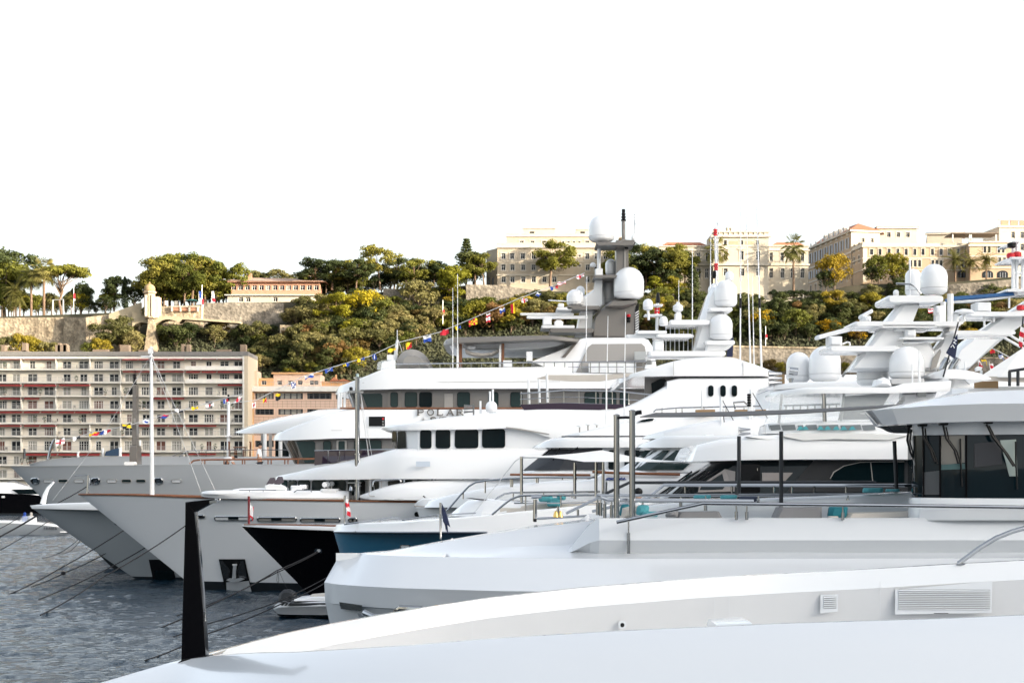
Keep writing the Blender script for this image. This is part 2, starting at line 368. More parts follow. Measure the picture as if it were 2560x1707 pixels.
def win_meshes(kind, fm, pm):
    """unit window: x 0..1, z 0..1, outside towards -y"""
    key = (kind, fm.name, pm.name)
    if key not in PM:
        f = MB(); t = .09; th = .07
        f.box((0, -.06, 0), (t, .04, 1)); f.box((1 - t, -.06, 0), (1, .04, 1)); f.box((t, -.06, 1 - th), (1 - t, .04, 1)); f.box((t, -.06, 0), (1 - t, .04, th))
        if kind >= 1: f.box((.47, -.05, th), (.53, .03, 1 - th))
        if kind >= 2: f.box((t, -.045, .66), (.47, .025, .70)); f.box((.53, -.045, .66), (1 - t, .025, .70))
        if kind == 4:
            for k in (.25, .75): f.box((k - .025, -.05, th), (k + .025, .03, 1 - th))
        p = MB().box((.01, .0, .01), (.99, .02, .99))
        PM[key] = (mkmesh('window', f.v, f.f, fm, 0), mkmesh('pane', p.v, p.f, pm, 0))
    return PM[key]
def put_window(root, P, d, u0, u1, z0, z1, inset, kind, fm, pm):
    f, p = win_meshes(kind, fm, pm); rz = math.atan2(d.y, d.x); loc = P(u0, z0, inset)
    o = link('window', f, root, loc, rz, (u1 - u0, 1, z1 - z0))
    q = link('pane', p, o, loc); q.location = (0, 0, 0)
    return o
def facade(root, A, B, z0, z1, wins, m, fm=None, pm=None, kind=2, name='wall', inset=.28, sur=None, surz=.25):
    fm = fm or m_frame; mb, P, d, n = wall_holes(A, B, z0, z1, wins, inset + .1)
    mb.build(name, m, root, 0)
    for i, h in enumerate(wins):
        p = pm(i) if callable(pm) else (pm or m_pane); put_window(root, P, d, *h, inset, kind, fm, p)
        if sur:
            s = MB(); w_ = .18
            for (a, b, c, e) in ((h[0] - w_, h[0], h[2], h[3]), (h[1], h[1] + w_, h[2], h[3]), (h[0] - w_ - .1, h[1] + w_ + .1, h[3], h[3] + surz), (h[0] - w_ - .05, h[1] + w_ + .05, h[2] - .2, h[2])):
                q = [P(a, c, -.08), P(b, c, -.08), P(b, e, -.08), P(a, e, -.08)]; s.prism(q, [x + n * -.2 for x in q])
            s.build('surround', sur, root, 0)
    return P, d, n
def box_shell(root, A, B, depth, z0, z1, m, roof_m=None):
    """left, right, back sides and flat roof behind the front A->B"""
    A = Vector((A[0], A[1], 0)); B = Vector((B[0], B[1], 0)); d = (B - A).normalized(); n = Vector((d.y, -d.x, 0)); C = B - n * depth; D = A - n * depth
    z = lambda v, h: Vector((v.x, v.y, h)); mb = MB()
    mb.add([z(D, z0), z(A, z0), z(A, z1), z(D, z1)], [(0, 1, 2, 3)]); mb.add([z(B, z0), z(C, z0), z(C, z1), z(B, z1)], [(0, 1, 2, 3)]); mb.add([z(C, z0), z(D, z0), z(D, z1), z(C, z1)], [(0, 1, 2, 3)])
    mb.build('side_wall', m, root, 0)
    MB().add([z(A, z1 - .01), z(B, z1 - .01), z(C, z1 - .01), z(D, z1 - .01)], [(0, 1, 2, 3)]).build('roof_deck', roof_m or m_trim, root, 0)
    return C, D
def band(root, A, B, z0, z1, out, m, name='cornice', back=.3):
    A = Vector((A[0], A[1], 0)); B = Vector((B[0], B[1], 0)); d = (B - A).normalized(); n = Vector((d.y, -d.x, 0))
    a, b = A - d * out + n * out, B + d * out + n * out; c, e = B + d * out - n * back, A - d * out - n * back
    mb = MB(); z = lambda v, h: (v.x, v.y, h)
    mb.prism([z(a, z0), z(b, z0), z(c, z0), z(e, z0)], [z(a, z1), z(b, z1), z(c, z1), z(e, z1)]); return mb.build(name, m, root, 0)
def XY(px, Y): return ((px - 1280) * Y / FPX, Y)
def ZP(py, Y): return CZ - (py - HY) * Y / FPX
def wrow(pxs, w_, py0, py1, px0, Y, z=None):
    """windows given by photo columns on a front wall that starts at px0: centre columns, width, top and bottom rows"""
    u = Y / FPX; return [((c - px0) * u - w_ * u / 2, (c - px0) * u + w_ * u / 2, ZP(py1, Y), ZP(py0, Y)) for c in pxs]
# --- cream palace on the plateau
def palace():
    Y = 447.; u = Y / FPX; root = thing('cream_palace', 'cream palace with stepped roof terraces behind the leaning pine', 'building', W(1350, 725, Y))
    zb = ZP(735, Y)
    A, B = XY(1243, Y), XY(1525, Y); zt = ZP(619, Y)
    wins = wrow([1258.5, 1280, 1307, 1334, 1361, 1386, 1468, 1491, 1514], 11, 633, 648, 1243, Y) + wrow([1258.5, 1281, 1308, 1334, 1361, 1386, 1469, 1491, 1514], 11, 661, 676, 1243, Y) + wrow([1259, 1281, 1308, 1334, 1361, 1386, 1469], 11, 691, 706, 1243, Y)
    wins += wrow([1408, 1422, 1435, 1449], 6, 637, 642, 1243, Y) + wrow([1408, 1422, 1435, 1449], 6, 662, 667, 1243, Y)
    facade(root, A, B, zb, zt, wins, m_plaster, sur=m_trim)
    C, D = box_shell(root, A, B, 16, zb, zt, m_plaster)
    band(root, A, B, zt - .1, zt + .35, .5, m_trim); band(root, A, B, ZP(689, Y), ZP(686, Y), .2, m_trim, 'string_course'); band(root, A, B, ZP(655, Y), ZP(653.5, Y), .12, m_trim, 'string_course')
    band(root, A, B, zt + .35, zt + 1.25, .2, m_plaster2, 'parapet', back=.15)
    # left return block (slightly further back)
    A2, B2 = XY(1216, Y + 5), XY(1243.5, Y - .2)
    facade(root, A2, B2, zb, zt - .2, [], m_plaster)
    for c in (1223, 1234):
        pass
    # second tier
    Y2 = Y + 4.5; A, B = XY(1266, Y2), XY(1500, Y2); z2 = ZP(592, Y2)
    wins = wrow([1304, 1331, 1360, 1468, 1490], 11, 602, 614, 1266, Y2) + wrow([1408, 1421.5, 1435, 1448.5], 6, 603, 608, 1266, Y2)
    facade(root, A, B, zt, z2, wins, m_plaster, sur=m_trim); box_shell(root, A, B, 11, zt, z2, m_plaster)
    band(root, A, B, z2, z2 + .3, .35, m_trim); band(root, A, B, z2 + .3, z2 + .9, .1, m_plaster2, 'parapet', back=.15)
    # pavilions
    for (a, b, t, w1) in ((1308, 1388, 572, (1322, 1338)), (1440, 1472, 575, (1450, 1463)), (1548, 1561, 594, ())):
        Y3 = Y2 + 2.5; A, B = XY(a, Y3), XY(b, Y3); z3 = ZP(t, Y3)
        facade(root, A, B, z2, z3, wrow([sum(w1) / 2], 12, 579, 586, a, Y3) if w1 else [], m_plaster2, name='pavilion_wall', fm=m_frame_d); box_shell(root, A, B, 6, z2, z3, m_plaster2); band(root, A, B, z3, z3 + .25, .25, m_trim)
    # arched ground doors on the left return
    for c in (1224, 1234):
        mb = MB(); yy = Y + 5 - (c - 1216) * .19 - .15; p = W(c - 4, 712, yy); q = W(c + 4, 697, yy); h = (q.x - p.x) / 2
        pts = [Vector((p.x, yy, p.z)), Vector((q.x, yy, p.z))] + [Vector(((p.x + q.x) / 2 + h * math.cos(t), yy, q.z + h * math.sin(t))) for t in np.linspace(0, math.pi, 8)]
        mb.prism(pts, [v + Vector((0, .3, 0)) for v in pts]); mb.build('arched_door', m_pane, root, 0)
palace()
# --- villa
def villa():
    Y = 447.; root = thing('cream_villa', 'symmetrical cream villa with pedimented windows and low side wings', 'building', W(1850, 745, Y)); zb = ZP(758, Y)
    for (a, b, t, upp, low) in ((1648, 1775.2, 616, (1716, 1746, 1772 - 3), (1712 - 34, 1747, 1767)), (1922, 2021, 615, (1928, 1955, 1981, 2006), (1928, 1956, 1981, 2006))):
        A, B = XY(a, Y), XY(b, Y); zt = ZP(t, Y)
        wins = wrow(upp, 9, 631, 654, a, Y) + wrow(low, 10, 670, 696, a, Y)
        facade(root, A, B, zb, zt, wins, m_plaster2, sur=m_trim); box_shell(root, A, B, 12, zb, zt, m_plaster2)
        band(root, A, B, ZP(627, Y), ZP(624, Y), .3, m_trim); band(root, A, B, zt - .1, zt + .2, .3, m_trim, 'coping'); band(root, A, B, ZP(664, Y), ZP(660, Y), .35, m_trim, 'balcony_slab')
        mb = MB(); p, q = W(a + 20, 606, Y + 5), W(b - 25, 606, Y + 5); r0, r1 = W(a + 8, 613, Y + 3), W(b - 8, 613, Y + 3); d = Vector((0, 5, 0))
        mb.add([r0, r1, q, p, r0 + d * 1.6, r1 + d * 1.6], [(0, 1, 2, 3), (3, 2, 5, 4), (0, 3, 4), (1, 5, 2)]); mb.build('hipped_roof', m_tile, root, 0)
    Yc = Y - 2.5; a, b = 1783, 1922; A, B = XY(a, Yc), XY(b, Yc); zt = ZP(580, Yc)
    wins = wrow((1814, 1854, 1895), 10, 627, 650, a, Yc) + wrow((1814, 1856, 1895), 10, 671, 690, a, Yc) + wrow((1813, 1854, 1894), 8, 601, 612, a, Yc)
    facade(root, A, B, zb, zt, wins, m_plaster2, sur=m_trim); box_shell(root, A, B, 15, zb, zt, m_plaster2)
    band(root, A, B, ZP(593, Yc), ZP(588, Yc), .6, m_trim); band(root, A, B, zt - .1, zt + .2, .3, m_trim, 'coping'); band(root, A, B, ZP(664, Yc), ZP(658, Yc), .5, m_trim, 'balcony_slab'); band(root, A, B, ZP(617, Yc), ZP(615.5, Yc), .12, m_trim, 'string_course')
    for c in (1813, 1854, 1895):
        mb = MB(); p = [W(c - 11, 623, Yc - .25), W(c + 11, 623, Yc - .25), W(c, 617, Yc - .25)]; mb.prism(p, [v + Vector((0, .25, 0)) for v in p]); mb.build('pediment', m_trim, root, 0)
    for c in (1834, 1874):
        mb = MB(); p, q = W(c - 11, 611, Yc - .05), W(c + 11, 603, Yc - .05); mb.box((p.x, p.y, p.z), (q.x, p.y + .1, q.z)); mb.build('relief_panel', m_ochre, root, 0)
    for c, yo in ((1819, 564), (1828, 564), (1866, 571)):
        mb = MB(); p = W(c, 582, Y + 4); r = .38; mb.lathe((p.x, p.y, 0), [(r, p.z), (r, ZP(yo + 5, Y)), (r * 1.35, ZP(yo + 3, Y)), (r * 1.2, ZP(yo, Y))], 10); mb.build('chimney', m_plaster2, root)
    for i in range(22):
        k = i % 11; s0 = 1785 + k * 12.6
        if i < 11:
            mb = MB(); p, q = W(s0, 587, Yc - .2), W(s0 + 2.2, 580, Yc - .2); mb.box((p.x, p.y, p.z), (q.x, p.y + .3, q.z)); mb.build('parapet_post', m_trim, root, 0)
    mb = MB(); p, q = W(1652, 720, Y + .2), W(1700, 700, Y)
    # railing along the upper terrace
    mb = MB(); mb.tube([W(1700, 650, Y - .6), W(2020, 651.5, Y - .6)], .06, 6)
    for px in np.linspace(1700, 2020, 33): mb.tube([W(px, 650.5, Y - .6), W(px, 660, Y - .6)], .03, 4)
    mb.build('terrace_rail', m_rail, root)
villa()
# --- long palace with red roofs
def long_palace():
    root = thing('long_palace', 'long ochre palace with terracotta roofs and arched upper windows', 'building', W(2250, 710, 450))
    # oblique left wing: wall runs from far left to near right
    YA, YB = 492., 456.; A, B = XY(2020, YA), XY(2128, YB); LA, LB = Vector((*A, 0)), Vector((*B, 0)); L = (LB - LA).length
    zb = ZP(712, 450); zt = ZP(578, YB)
    wins = []
    for k in range(8):
        u0 = L * (.055 + k * .121)
        for (a, b, w_) in ((16.2, 20.4, 1.25), (9.6, 12.8, 1.2), (3.2, 6.6, 1.3)): wins.append((u0, u0 + w_, zb + a * .66, zb + b * .66))
    P, d, n = facade(root, A, B, zb, zt, wins, m_ochre, sur=m_trim)
    for (z0, z1, o) in ((zt - .15, zt + .35, .5), (zb + 9.2, zb + 9.6, .2), (zb + 5.2, zb + 5.5, .15)): band(root, A, B, z0, z1, o, m_trim, 'cornice' if z0 > zt - 1 else 'string_course')
    for k in range(8):
        u0 = L * (.055 + k * .121) + .62; c = P(u0, zb + 13.5 + .75, -.1)
        q = [c + d * (.85 * math.cos(t)) + Vector((0, 0, .85 * math.sin(t))) for t in np.linspace(0, math.pi, 9)]; mb = MB(); mb.prism(q, [v - n * .2 for v in q]); mb.build('window_arch', m_trim, root, 0)
        c = P(u0, zb + 15.9, -.08); q = [c + d * (.5 * math.cos(t)) + Vector((0, 0, .55 * math.sin(t))) for t in np.linspace(0, 2 * math.pi, 10)[:-1]]; mb = MB(); mb.prism(q, [v - n * .2 for v in q]); mb.build('oculus', m_frame, root, 0)
        for s in (-1, 1):
            for z0, z1 in ((16.2, 20.4), (9.6, 12.8)):
                a = P(u0 + s * 1.15 - .45, zb + z0 * .66, -.16); b = P(u0 + s * 1.15 + .45, zb + z1 * .66, -.16); v = [a, a + d * .9, Vector((a.x, a.y, b.z)) + d * .9, Vector((a.x, a.y, b.z))]
                mb = MB(); mb.prism(v, [x - n * .06 for x in v]); mb.build('shutter', m_shutg, root, 0)
    # front-right return of the wing and its hipped roof
    C = XY(2200, 458.); facade(root, B, C, zb, zt, wrow([2160, 2185], 8, 595, 606, 2128, 457), m_plaster2, sur=m_trim); band(root, B, C, zt - .15, zt + .35, .5, m_trim)
    z = lambda p, h: Vector((p[0], p[1], h)); bk = XY(2240, 500.)
    mb = MB(); r0 = z(XY(2075, 496), ZP(560, 478)); r1 = z(XY(2146, 466), ZP(559, 466))
    mb.add([z(A, zt + .3), z((B[0] - .6, B[1] - .6), zt + .3), r1, r0, z((C[0] + .5, C[1] - .5), zt + .3), z(bk, zt + .3)], [(0, 1, 2, 3), (1, 4, 2), (4, 5, 3, 2)]); mb.build('hipped_roof', m_tile, root, 0)
    for k in range(5):
        a = P(L * (.3 + k * .11), zt + .9, .9); mb = MB(); v = [a, a + d * 1.3, a + d * 1.3 + Vector((0, 0, 1.2)), a + d * .65 + Vector((0, 0, 1.7)), a + Vector((0, 0, 1.2))]; mb.prism(v, [x - n * 1.6 for x in v]); o = mb.build('dormer', m_trim, root, 0)
        mb = MB(); v = [a + n * .02 + d * .3 + Vector((0, 0, .25)), a + n * .02 + d * 1. + Vector((0, 0, .25)), a + n * .02 + d * 1. + Vector((0, 0, 1.1)), a + n * .02 + d * .3 + Vector((0, 0, 1.1))]; mb.prism(v, [x - n * .03 for x in v]); mb.build('dormer_window', m_shutg, root, 0)
    # second hipped block
    Y = 464.; A, B = XY(2196, Y), XY(2292, Y); zt2 = ZP(571, Y)
    facade(root, A, B, zb, zt2, wrow((2222, 2246, 2270), 9, 581, 593, 2196, Y), m_plaster2, sur=m_trim); box_shell(root, A, B, 16, zb, zt2, m_plaster2); band(root, A, B, zt2 - .1, zt2 + .4, .5, m_trim)
    mb = MB(); mb.add([z((A[0] - .6, A[1] - .6), zt2 + .4), z((B[0] + .6, B[1] - .6), zt2 + .4), z(XY(2262, Y + 8), ZP(557, Y)), z(XY(2190, Y + 8), ZP(558, Y)), z((A[0] - .6, A[1] + 16), zt2 + .4), z((B[0] + .6, B[1] + 16), zt2 + .4)], [(0, 1, 2, 3), (1, 5, 2), (0, 3, 4), (3, 2, 5, 4)]); mb.build('hipped_roof', m_tile, root, 0)
    # front block with flat terrace
    Y = 448.; a, b = 2157, 2424; A, B = XY(a, Y), XY(b, Y); zt = ZP(613, Y)
    wins = wrow((2179,), 8, 623, 637, a, Y) + wrow((2200, 2222.5, 2244.5, 2265.5, 2287, 2307.5, 2331, 2353, 2374, 2395, 2415), 7.5, 622, 638, a, Y) + wrow((2180, 2277, 2288, 2299, 2332, 2342, 2353, 2390, 2406), 7, 650, 667, a, Y) + wrow((2200, 2230, 2260, 2320, 2350), 8, 682, 700, a, Y)
    facade(root, A, B, zb, zt, wins, m_ochre, fm=m_shutg, sur=m_trim); box_shell(root, A, B, 14, zb, zt, m_ochre)
    A0 = XY(2128, Y + 9); facade(root, A0, (A[0] - .01, A[1] + .01), zb, zt, [(2., 3., zb + 9.2, zb + 11), (5.8, 6.8, zb + 9.2, zb + 11), (2., 3., zb + 6., zb + 7.8), (5.8, 6.8, zb + 6., zb + 7.8)], m_ochre, fm=m_shutg, sur=m_trim)
    for (p, q) in ((A, B), (A0, A)):
        band(root, p, q, ZP(618, Y), ZP(614, Y), .3, m_trim); band(root, p, q, zt - .1, zt + .5, .12, m_trim, 'parapet'); band(root, p, q, ZP(647, Y), ZP(644.5, Y), .15, m_trim, 'string_course'); band(root, p, q, ZP(676, Y), ZP(674, Y), .15, m_trim, 'string_course')
    mb = MB(); p, q = W(2157.5, 705, Y - .1), W(2168, 620, Y - .1); mb.box((p.x, p.y, p.z), (q.x, p.y + .2, q.z)); mb.build('corner_quoin', m_trim, root, 0)
    # right projecting block with arches
    Y = 444.; a, b = 2424, 2530; A, B = XY(a, Y), XY(b, Y); zt = ZP(606, Y)
    wins = wrow((2462, 2473, 2497, 2508), 6.5, 616, 632, a, Y) + wrow((2499, 2511), 7, 644, 662, a, Y) + wrow((2472,), 7, 644, 662, a, Y)
    facade(root, A, B, zb, zt, wins, m_ochre, fm=m_shutg, sur=m_trim, pm=lambda i: m_pane if i < 4 else m_pane2); box_shell(root, A, B, 14, zb, zt, m_ochre)
    for (z0, z1, o, nm) in ((ZP(616, Y), ZP(611, Y), .3, 'cornice'), (zt - .1, zt + .3, .2, 'parapet'), (ZP(642, Y), ZP(639, Y), .15, 'string_course'), (ZP(671, Y), ZP(668, Y), .2, 'string_course')): band(root, A, B, z0, z1, o, m_trim, nm)
    for c, w_, Yx in ((2470, 13, Y), (2507, 13, Y), (2437, 8, Y + .3), (2410, 16, 448.)):
        yy = Yx - .12; p = W(c - w_, 694, yy); q = W(c + w_, 684, yy); h = (q.x - p.x) / 2
        pts = [Vector((p.x, yy, p.z)), Vector((q.x, yy, p.z))] + [Vector(((p.x + q.x) / 2 + h * math.cos(t), yy, q.z + h * .6 * math.sin(t))) for t in np.linspace(0, math.pi, 10)]
        mb = MB(); mb.prism(pts, [v + Vector((0, .4, 0)) for v in pts]); o = mb.build('arch_opening', m_pane, root, 0)
        mb = MB(); out = [v + Vector((0, -.03, 0)) for v in pts]
        for k in (-.5, 0, .5): mb.box((((p.x + q.x) / 2 + k * h) - .05, yy - .08, p.z), (((p.x + q.x) / 2 + k * h) + .05, yy - .02, q.z + .3))
        mb.build('glazing_bar', m_shutg, root, 0)
    # pergola and rear gabled block
    Y = 458.; A, B = XY(2318, Y + 6), XY(2405, Y + 4); zt = ZP(578, Y)
    facade(root, A, B, zb, zt, [], m_plaster2); box_shell(root, A, B, 14, zb, zt, m_plaster2); band(root, A, B, zt - .1, zt + .3, .5, m_trim)
    mb = MB(); mb.add([z((A[0] - .6, A[1] - .6), zt + .3), z((B[0] + .6, B[1] - .6), zt + .3), z(XY(2392, Y + 12), ZP(564, Y)), z(XY(2330, Y + 24), ZP(578, Y + 20)), z((B[0] + 4, B[1] + 12), zt + .3)], [(0, 1, 2, 3), (1, 4, 2), (4, 3, 2)]); mb.build('hipped_roof', m_tile, root, 0)
    mb = MB(); p, q = W(2380, 584, 446), W(2498, 581, 446); mb.box((p.x, 446, p.z), (q.x, 454, p.z + .25)); mb.build('pergola_roof', m_chim, root, 0)
    for px in (2382, 2424, 2428, 2490):
        mb = MB(); p = W(px, 606, 446.5); mb.box((p.x - .15, 446.4, p.z), (p.x + .15, 446.7, ZP(584, 446))); mb.build('pergola_post', m_frame, root, 0)
    mb = MB(); mb.tube([W(2384, 597, 446.3), W(2490, 596, 446.3)], .06, 6)
    for px in np.linspace(2384, 2490, 22): mb.tube([W(px, 597, 446.3), W(px, 606, 446.3)], .04, 4)
    mb.build('terrace_rail', m_rail, root)
    # far right tall block
    Y = 470.; root2 = thing('tall_cream_block', 'tall cream block with red brick parapet beyond the arched terrace', 'building', W(2560, 690, Y))
    A, B = XY(2498, Y), XY(2680, Y + 2); zt = ZP(566, Y)
    wins = []
    for r_ in range(4):
        for k in range(6): wins.append((3.5 + k * 2.6, 4.5 + k * 2.6, zt - 3.2 - r_ * 3.3, zt - 1.4 - r_ * 3.3))
    P, d, n = facade(root2, A, B, zb, zt, wins, m_plaster2, fm=m_shutg); box_shell(root2, A, B, 12, zb, zt, m_plaster2); band(root2, A, B, zt - .3, zt, .3, m_trim)
    for k in range(7):
        p = [P(.5 + 2.7 * k, zt + .3, -.1), P(2.6 + 2.7 * k, zt + .3, -.1), P(2.6 + 2.7 * k, zt + 1.6, -.1), P(.5 + 2.7 * k, zt + 1.6, -.1)]; mb = MB(); mb.prism(p, [v - n * .3 for v in p]); mb.build('parapet_panel', m_redplaster, root2, 0)
    band(root2, A, B, zt + 1.7, zt + 2., .2, m_trim, 'parapet_rail'); band(root2, A, B, zt, zt + .29, .1, m_trim, 'parapet_base')
long_palace()
# --- restaurant with red band
def restaurant():
    Y = 444.; root = thing('terrace_restaurant', 'long low restaurant with red plaster band above pale stone on the rampart', 'building', W(690, 757, Y))
    zb, z1, zt = ZP(760, Y), ZP(738, Y), ZP(706, Y)
    A, B = XY(578, Y), XY(799, Y)
    facade(root, A, B, z1, zt, wrow([584.5 + 17.2 * k for k in range(13)], 12, 713, 725, 578, Y), m_redplaster, pm=lambda i: m_pane if i not in (5, 8) else m_pane2)
    box_shell(root, A, B, 12, z1, zt, m_redplaster)
    A2, B2 = XY(569, Y - .6), XY(785, Y - .6); facade(root, A2, B2, zb, z1 - .2, wrow((602, 620, 688, 770), 12, 744, 754.5, 569, Y), m_plaster2); box_shell(root, A2, B2, 12, zb, z1 - .21, m_plaster2)
    band(root, A2, B2, z1 - .19, z1 + .1, .7, m_trim, 'eave'); band(root, A, B, zt - .05, zt + .25, .9, m_redplaster, 'eave')
    mb = MB(); p, q = W(564, 702, Y - 1.2), W(815, 704, Y - 1.2); a, b = W(605, 694, Y + 5), W(780, 697, Y + 5); d = Vector((0, 13, 0))
    mb.add([p, q, b, a, p + d, q + d], [(0, 1, 2, 3), (3, 2, 5, 4), (0, 3, 4), (1, 5, 2)]); mb.build('tiled_roof', mat('pale_roof_tile', (.45, .30, .22), .85, noise=.3, nscale=3, bump=.5, bscale=6), root, 0)
    mb = MB(); p, q = W(621, 700, Y + 3), W(629, 683, Y + 3); mb.box((p.x, p.y, p.z), (q.x, p.y + .9, q.z)); mb.build('chimney', m_redplaster, root, 0)
restaurant()
# --- waterfront apartment block
def apartments():
    Y = 357.; u = Y / FPX; root = thing('apartment_block', 'long white waterfront apartment block with stacked balconies and red awnings', 'building', W(280, 1235, Y))
    slabs = [925, 957.5, 991.5, 1025.5, 1059.5, 1092, 1130, 1164, 1198]
    zt = ZP(884, Y); zb = 1.6; pxL, pxR = -60, 612
    cols = [-35, 5, 40, 81, 122, 167, 209, 246, 285, 323, 365, 402, 441, 483, 522, 561, 596]
    wins = []; kinds = []
    tops = [893] + slabs[:-1]
    for r_, (t, b) in enumerate(zip(tops, slabs)):
        for c in cols:
            wpx = rnd.choice((14, 24, 26, 26, 20)); s = rnd.random(); kinds.append(0 if s < .62 else 1 if s < .86 else 2)
            h0 = b - 3.2; h1 = t + 9.5; wins += wrow([c], wpx, h1, h0, pxL, Y)
    pm = lambda i: (m_pane, m_pane2, m_shutter)[kinds[i]]
    A, B = XY(pxL, Y), XY(pxR, Y)
    # wall with recessed windows
    mb, P, d, n = wall_holes(A, B, zb, zt, wins, .3); mb.build('wall', m_white_wall, root, 0)
    for i, h in enumerate(wins): put_window(root, P, d, *h, .2, rnd.choice((1, 1, 4, 2)), m_frame, pm(i))
    box_shell(root, A, B, 12, zb, zt, m_white_wall, m_greytrim)
    # roof edge
    mb = MB(); p, q = W(pxL, 889, Y - 1.6), W(620, 879, Y - 1.6); mb.box((p.x, Y - 1.8, p.z), (q.x, Y + 12, q.z)); mb.build('roof_slab', m_greytrim, root, 0)
    mb = MB(); p, q = W(pxL, 896.5, Y - 1.6), W(613, 889.3, Y - 1.6); mb.box((p.x, Y - 1.5, p.z), (q.x, Y - .02, q.z)); mb.build('fascia', m_slab, root, 0)
    mb = MB(); p, q = W(611, 1240, Y - 1.6), W(620, 889.5, Y - 1.6); mb.box((p.x, Y - 1.75, zb), (q.x, Y + 12, q.z)); mb.build('end_wall', m_beige, root, 0)
    mb = MB(); p, q = W(606.5, 1240, Y - 1.6), W(610.8, 889.5, Y - 1.6); mb.box((p.x, Y - 1.72, zb), (q.x, Y - .02, q.z - .02)); mb.build('end_fin', m_slab, root, 0)
    bays = [(-60, 55.5), (57, 142.5), (144, 227), (228.5, 303.5), (305, 382), (383.5, 461.5), (463, 541.5), (543, 606)]
    RM = {}
    def rail_mesh(wd):
        k = round(wd, 1)
        if k not in RM:
            m = MB(); m.box((0, -.03, .98), (wd, .03, 1.04)); m.box((0, -.015, .08), (wd, .015, .12))
            for x in np.arange(.06, wd, .17): m.box((x - .016, -.012, .1), (x + .016, .012, 1.))
            RM[k] = mkmesh('railing', m.v, m.f, m_rail, 0)
        return RM[k]
    Yf = Y - 1.5
    for r_, s in enumerate(slabs):
        mb = MB(); z = ZP(s, Yf); p = XY(pxL, Yf); q = XY(606.4, Yf); mb.box((p[0], Yf, z), (q[0], Y - .01, z + .2)); mb.build('balcony_slab', m_slab, root, 0)
        for i, (a, b) in enumerate(bays):
            ax, bx = XY(a, Yf)[0], XY(b, Yf)[0]
            if r_ in (0, 1) and i >= 6:
                mb = MB().box((ax, Yf - .05, z - .02), (bx, Yf + .05, z + .85)); mb.build('balcony_front', m_slab, root, 0)
            else: link('railing', rail_mesh(bx - ax - .1), root, (ax + .05, Yf + .06, z + .2))
    for px in (56.3, 143.2, 304.2, 462.2, 227.7):
        for r_, (t, s) in enumerate(zip(tops, slabs)):
            if (r_ + int(px)) % 3 == 0 and px != 304.2: continue
            mb = MB(); x = XY(px, Y)[0]; mb.box((x - .06, Y - 1.4, ZP(s, Yf) + .21), (x + .06, Y - .02, ZP(t, Yf) - .01 if r_ else ZP(897, Yf))); mb.build('party_screen', m_slab, root, 0)
    aw = [(1, 0, 57, 893.5, .35, .35), (1, 59, 142, 893.5, .35, .35), (1, 306, 346, 894, 1.15, .55), (1, 347, 384, 894, 1.1, .5), (1, 385, 421, 894, 1.1, .5), (1, 421.5, 462, 894, 1.1, .5), (1, 464, 501, 893.5, .5, .3), (1, 503, 541, 893.5, .5, .3), (1, 543, 606, 893.5, .5, .3),
          (2, 306, 384, 926, .6, .25), (2, 385, 461.5, 926, .6, .25), (2, 464, 501, 926, .7, .4), (2, 503, 541, 926, .7, .4), (2, 543, 606, 926, .7, .4), (3, -40, 55, 959, .7, .5), (3, 58, 142, 959, .7, .55), (3, 146, 227, 959, .7, .45), (3, 543, 606, 959, .4, .3),
          (4, -40, 55, 993, .4, .3), (4, 58, 98, 993, .4, .3), (4, 382, 461, 993, .5, .3), (5, -40, 55, 1027, .5, .35), (5, 58, 99, 1027, .5, .35), (5, 101, 141, 1027, .5, .3), (5, 145, 185, 1027, .5, .35), (5, 186, 227, 1027, .5, .35), (5, 228.5, 302, 1027, .5, .35),
          (6, -40, 55, 1061, .5, .3), (6, 58, 98, 1061, .5, .3), (6, 100, 142, 1061, .5, .3), (6, 340, 419, 1061, .5, .25), (6, 421, 460, 1061, .5, .3), (6, 463, 541, 1061, .5, .3), (8, 57, 142, 1132, .6, .5), (8, 144, 250, 1132, .6, .5), (8, 304, 380, 1132, 1.0, 1.0), (8, 470, 540, 1132, .5, .3)]
    for (r_, a, b, t, out, drop) in aw:
        z = ZP(t, Yf) - .06; x0, x1 = XY(a, Yf)[0] + .08, XY(b, Yf)[0] - .08; y0 = Yf + .55
        mb = MB(); v = [(x0, y0, z), (x1, y0, z), (x1, y0 - out, z - drop * .7), (x0, y0 - out, z - drop * .7)]
        mb.prism([Vector(q) for q in v], [Vector(q) + Vector((0, .02, -.05)) for q in v]); mb.box((x0, y0 - out - .05, z - drop * .7 - .14), (x1, y0 - out - .02, z - drop * .7)); mb.build('awning', m_awn, root, 0)
    for (a, b, t, m) in ((3, 12, 862, 1), (15, 70, 871, 0), (55, 65, 857, 1), (138, 168, 862, 1), (144, 150, 857, 1), (158, 165, 859, 1), (231, 270, 868, 0), (300, 322, 862, 1), (346, 385, 869, 0), (453, 460, 860, 1), (466, 474, 861, 1), (541, 576, 868, 0), (600, 614, 861, 1)):
        mb = MB(); p, q = W(a, 881, Y + 3), W(b, t, Y + 3); mb.box((p.x, Y + 3, p.z - .5), (q.x, Y + 5, q.z - (0 if m else .45))); mb.build('chimney' if m else 'roof_housing', m_chim, root, 0)
    # loose things on the balconies
    cm = MB(); cm.box((-.25, -.25, .4), (.25, .25, .45)); cm.box((-.25, .2, .45), (.25, .25, .9))
    for x in (-.23, .19):
        for y in (-.23, .19): cm.box((x, y, 0), (x + .04, y + .04, .4))
    chair = mkmesh('balcony_chair', cm.v, cm.f, mat('chair_grey', (.3, .28, .25), .6, rand=.5), 0)
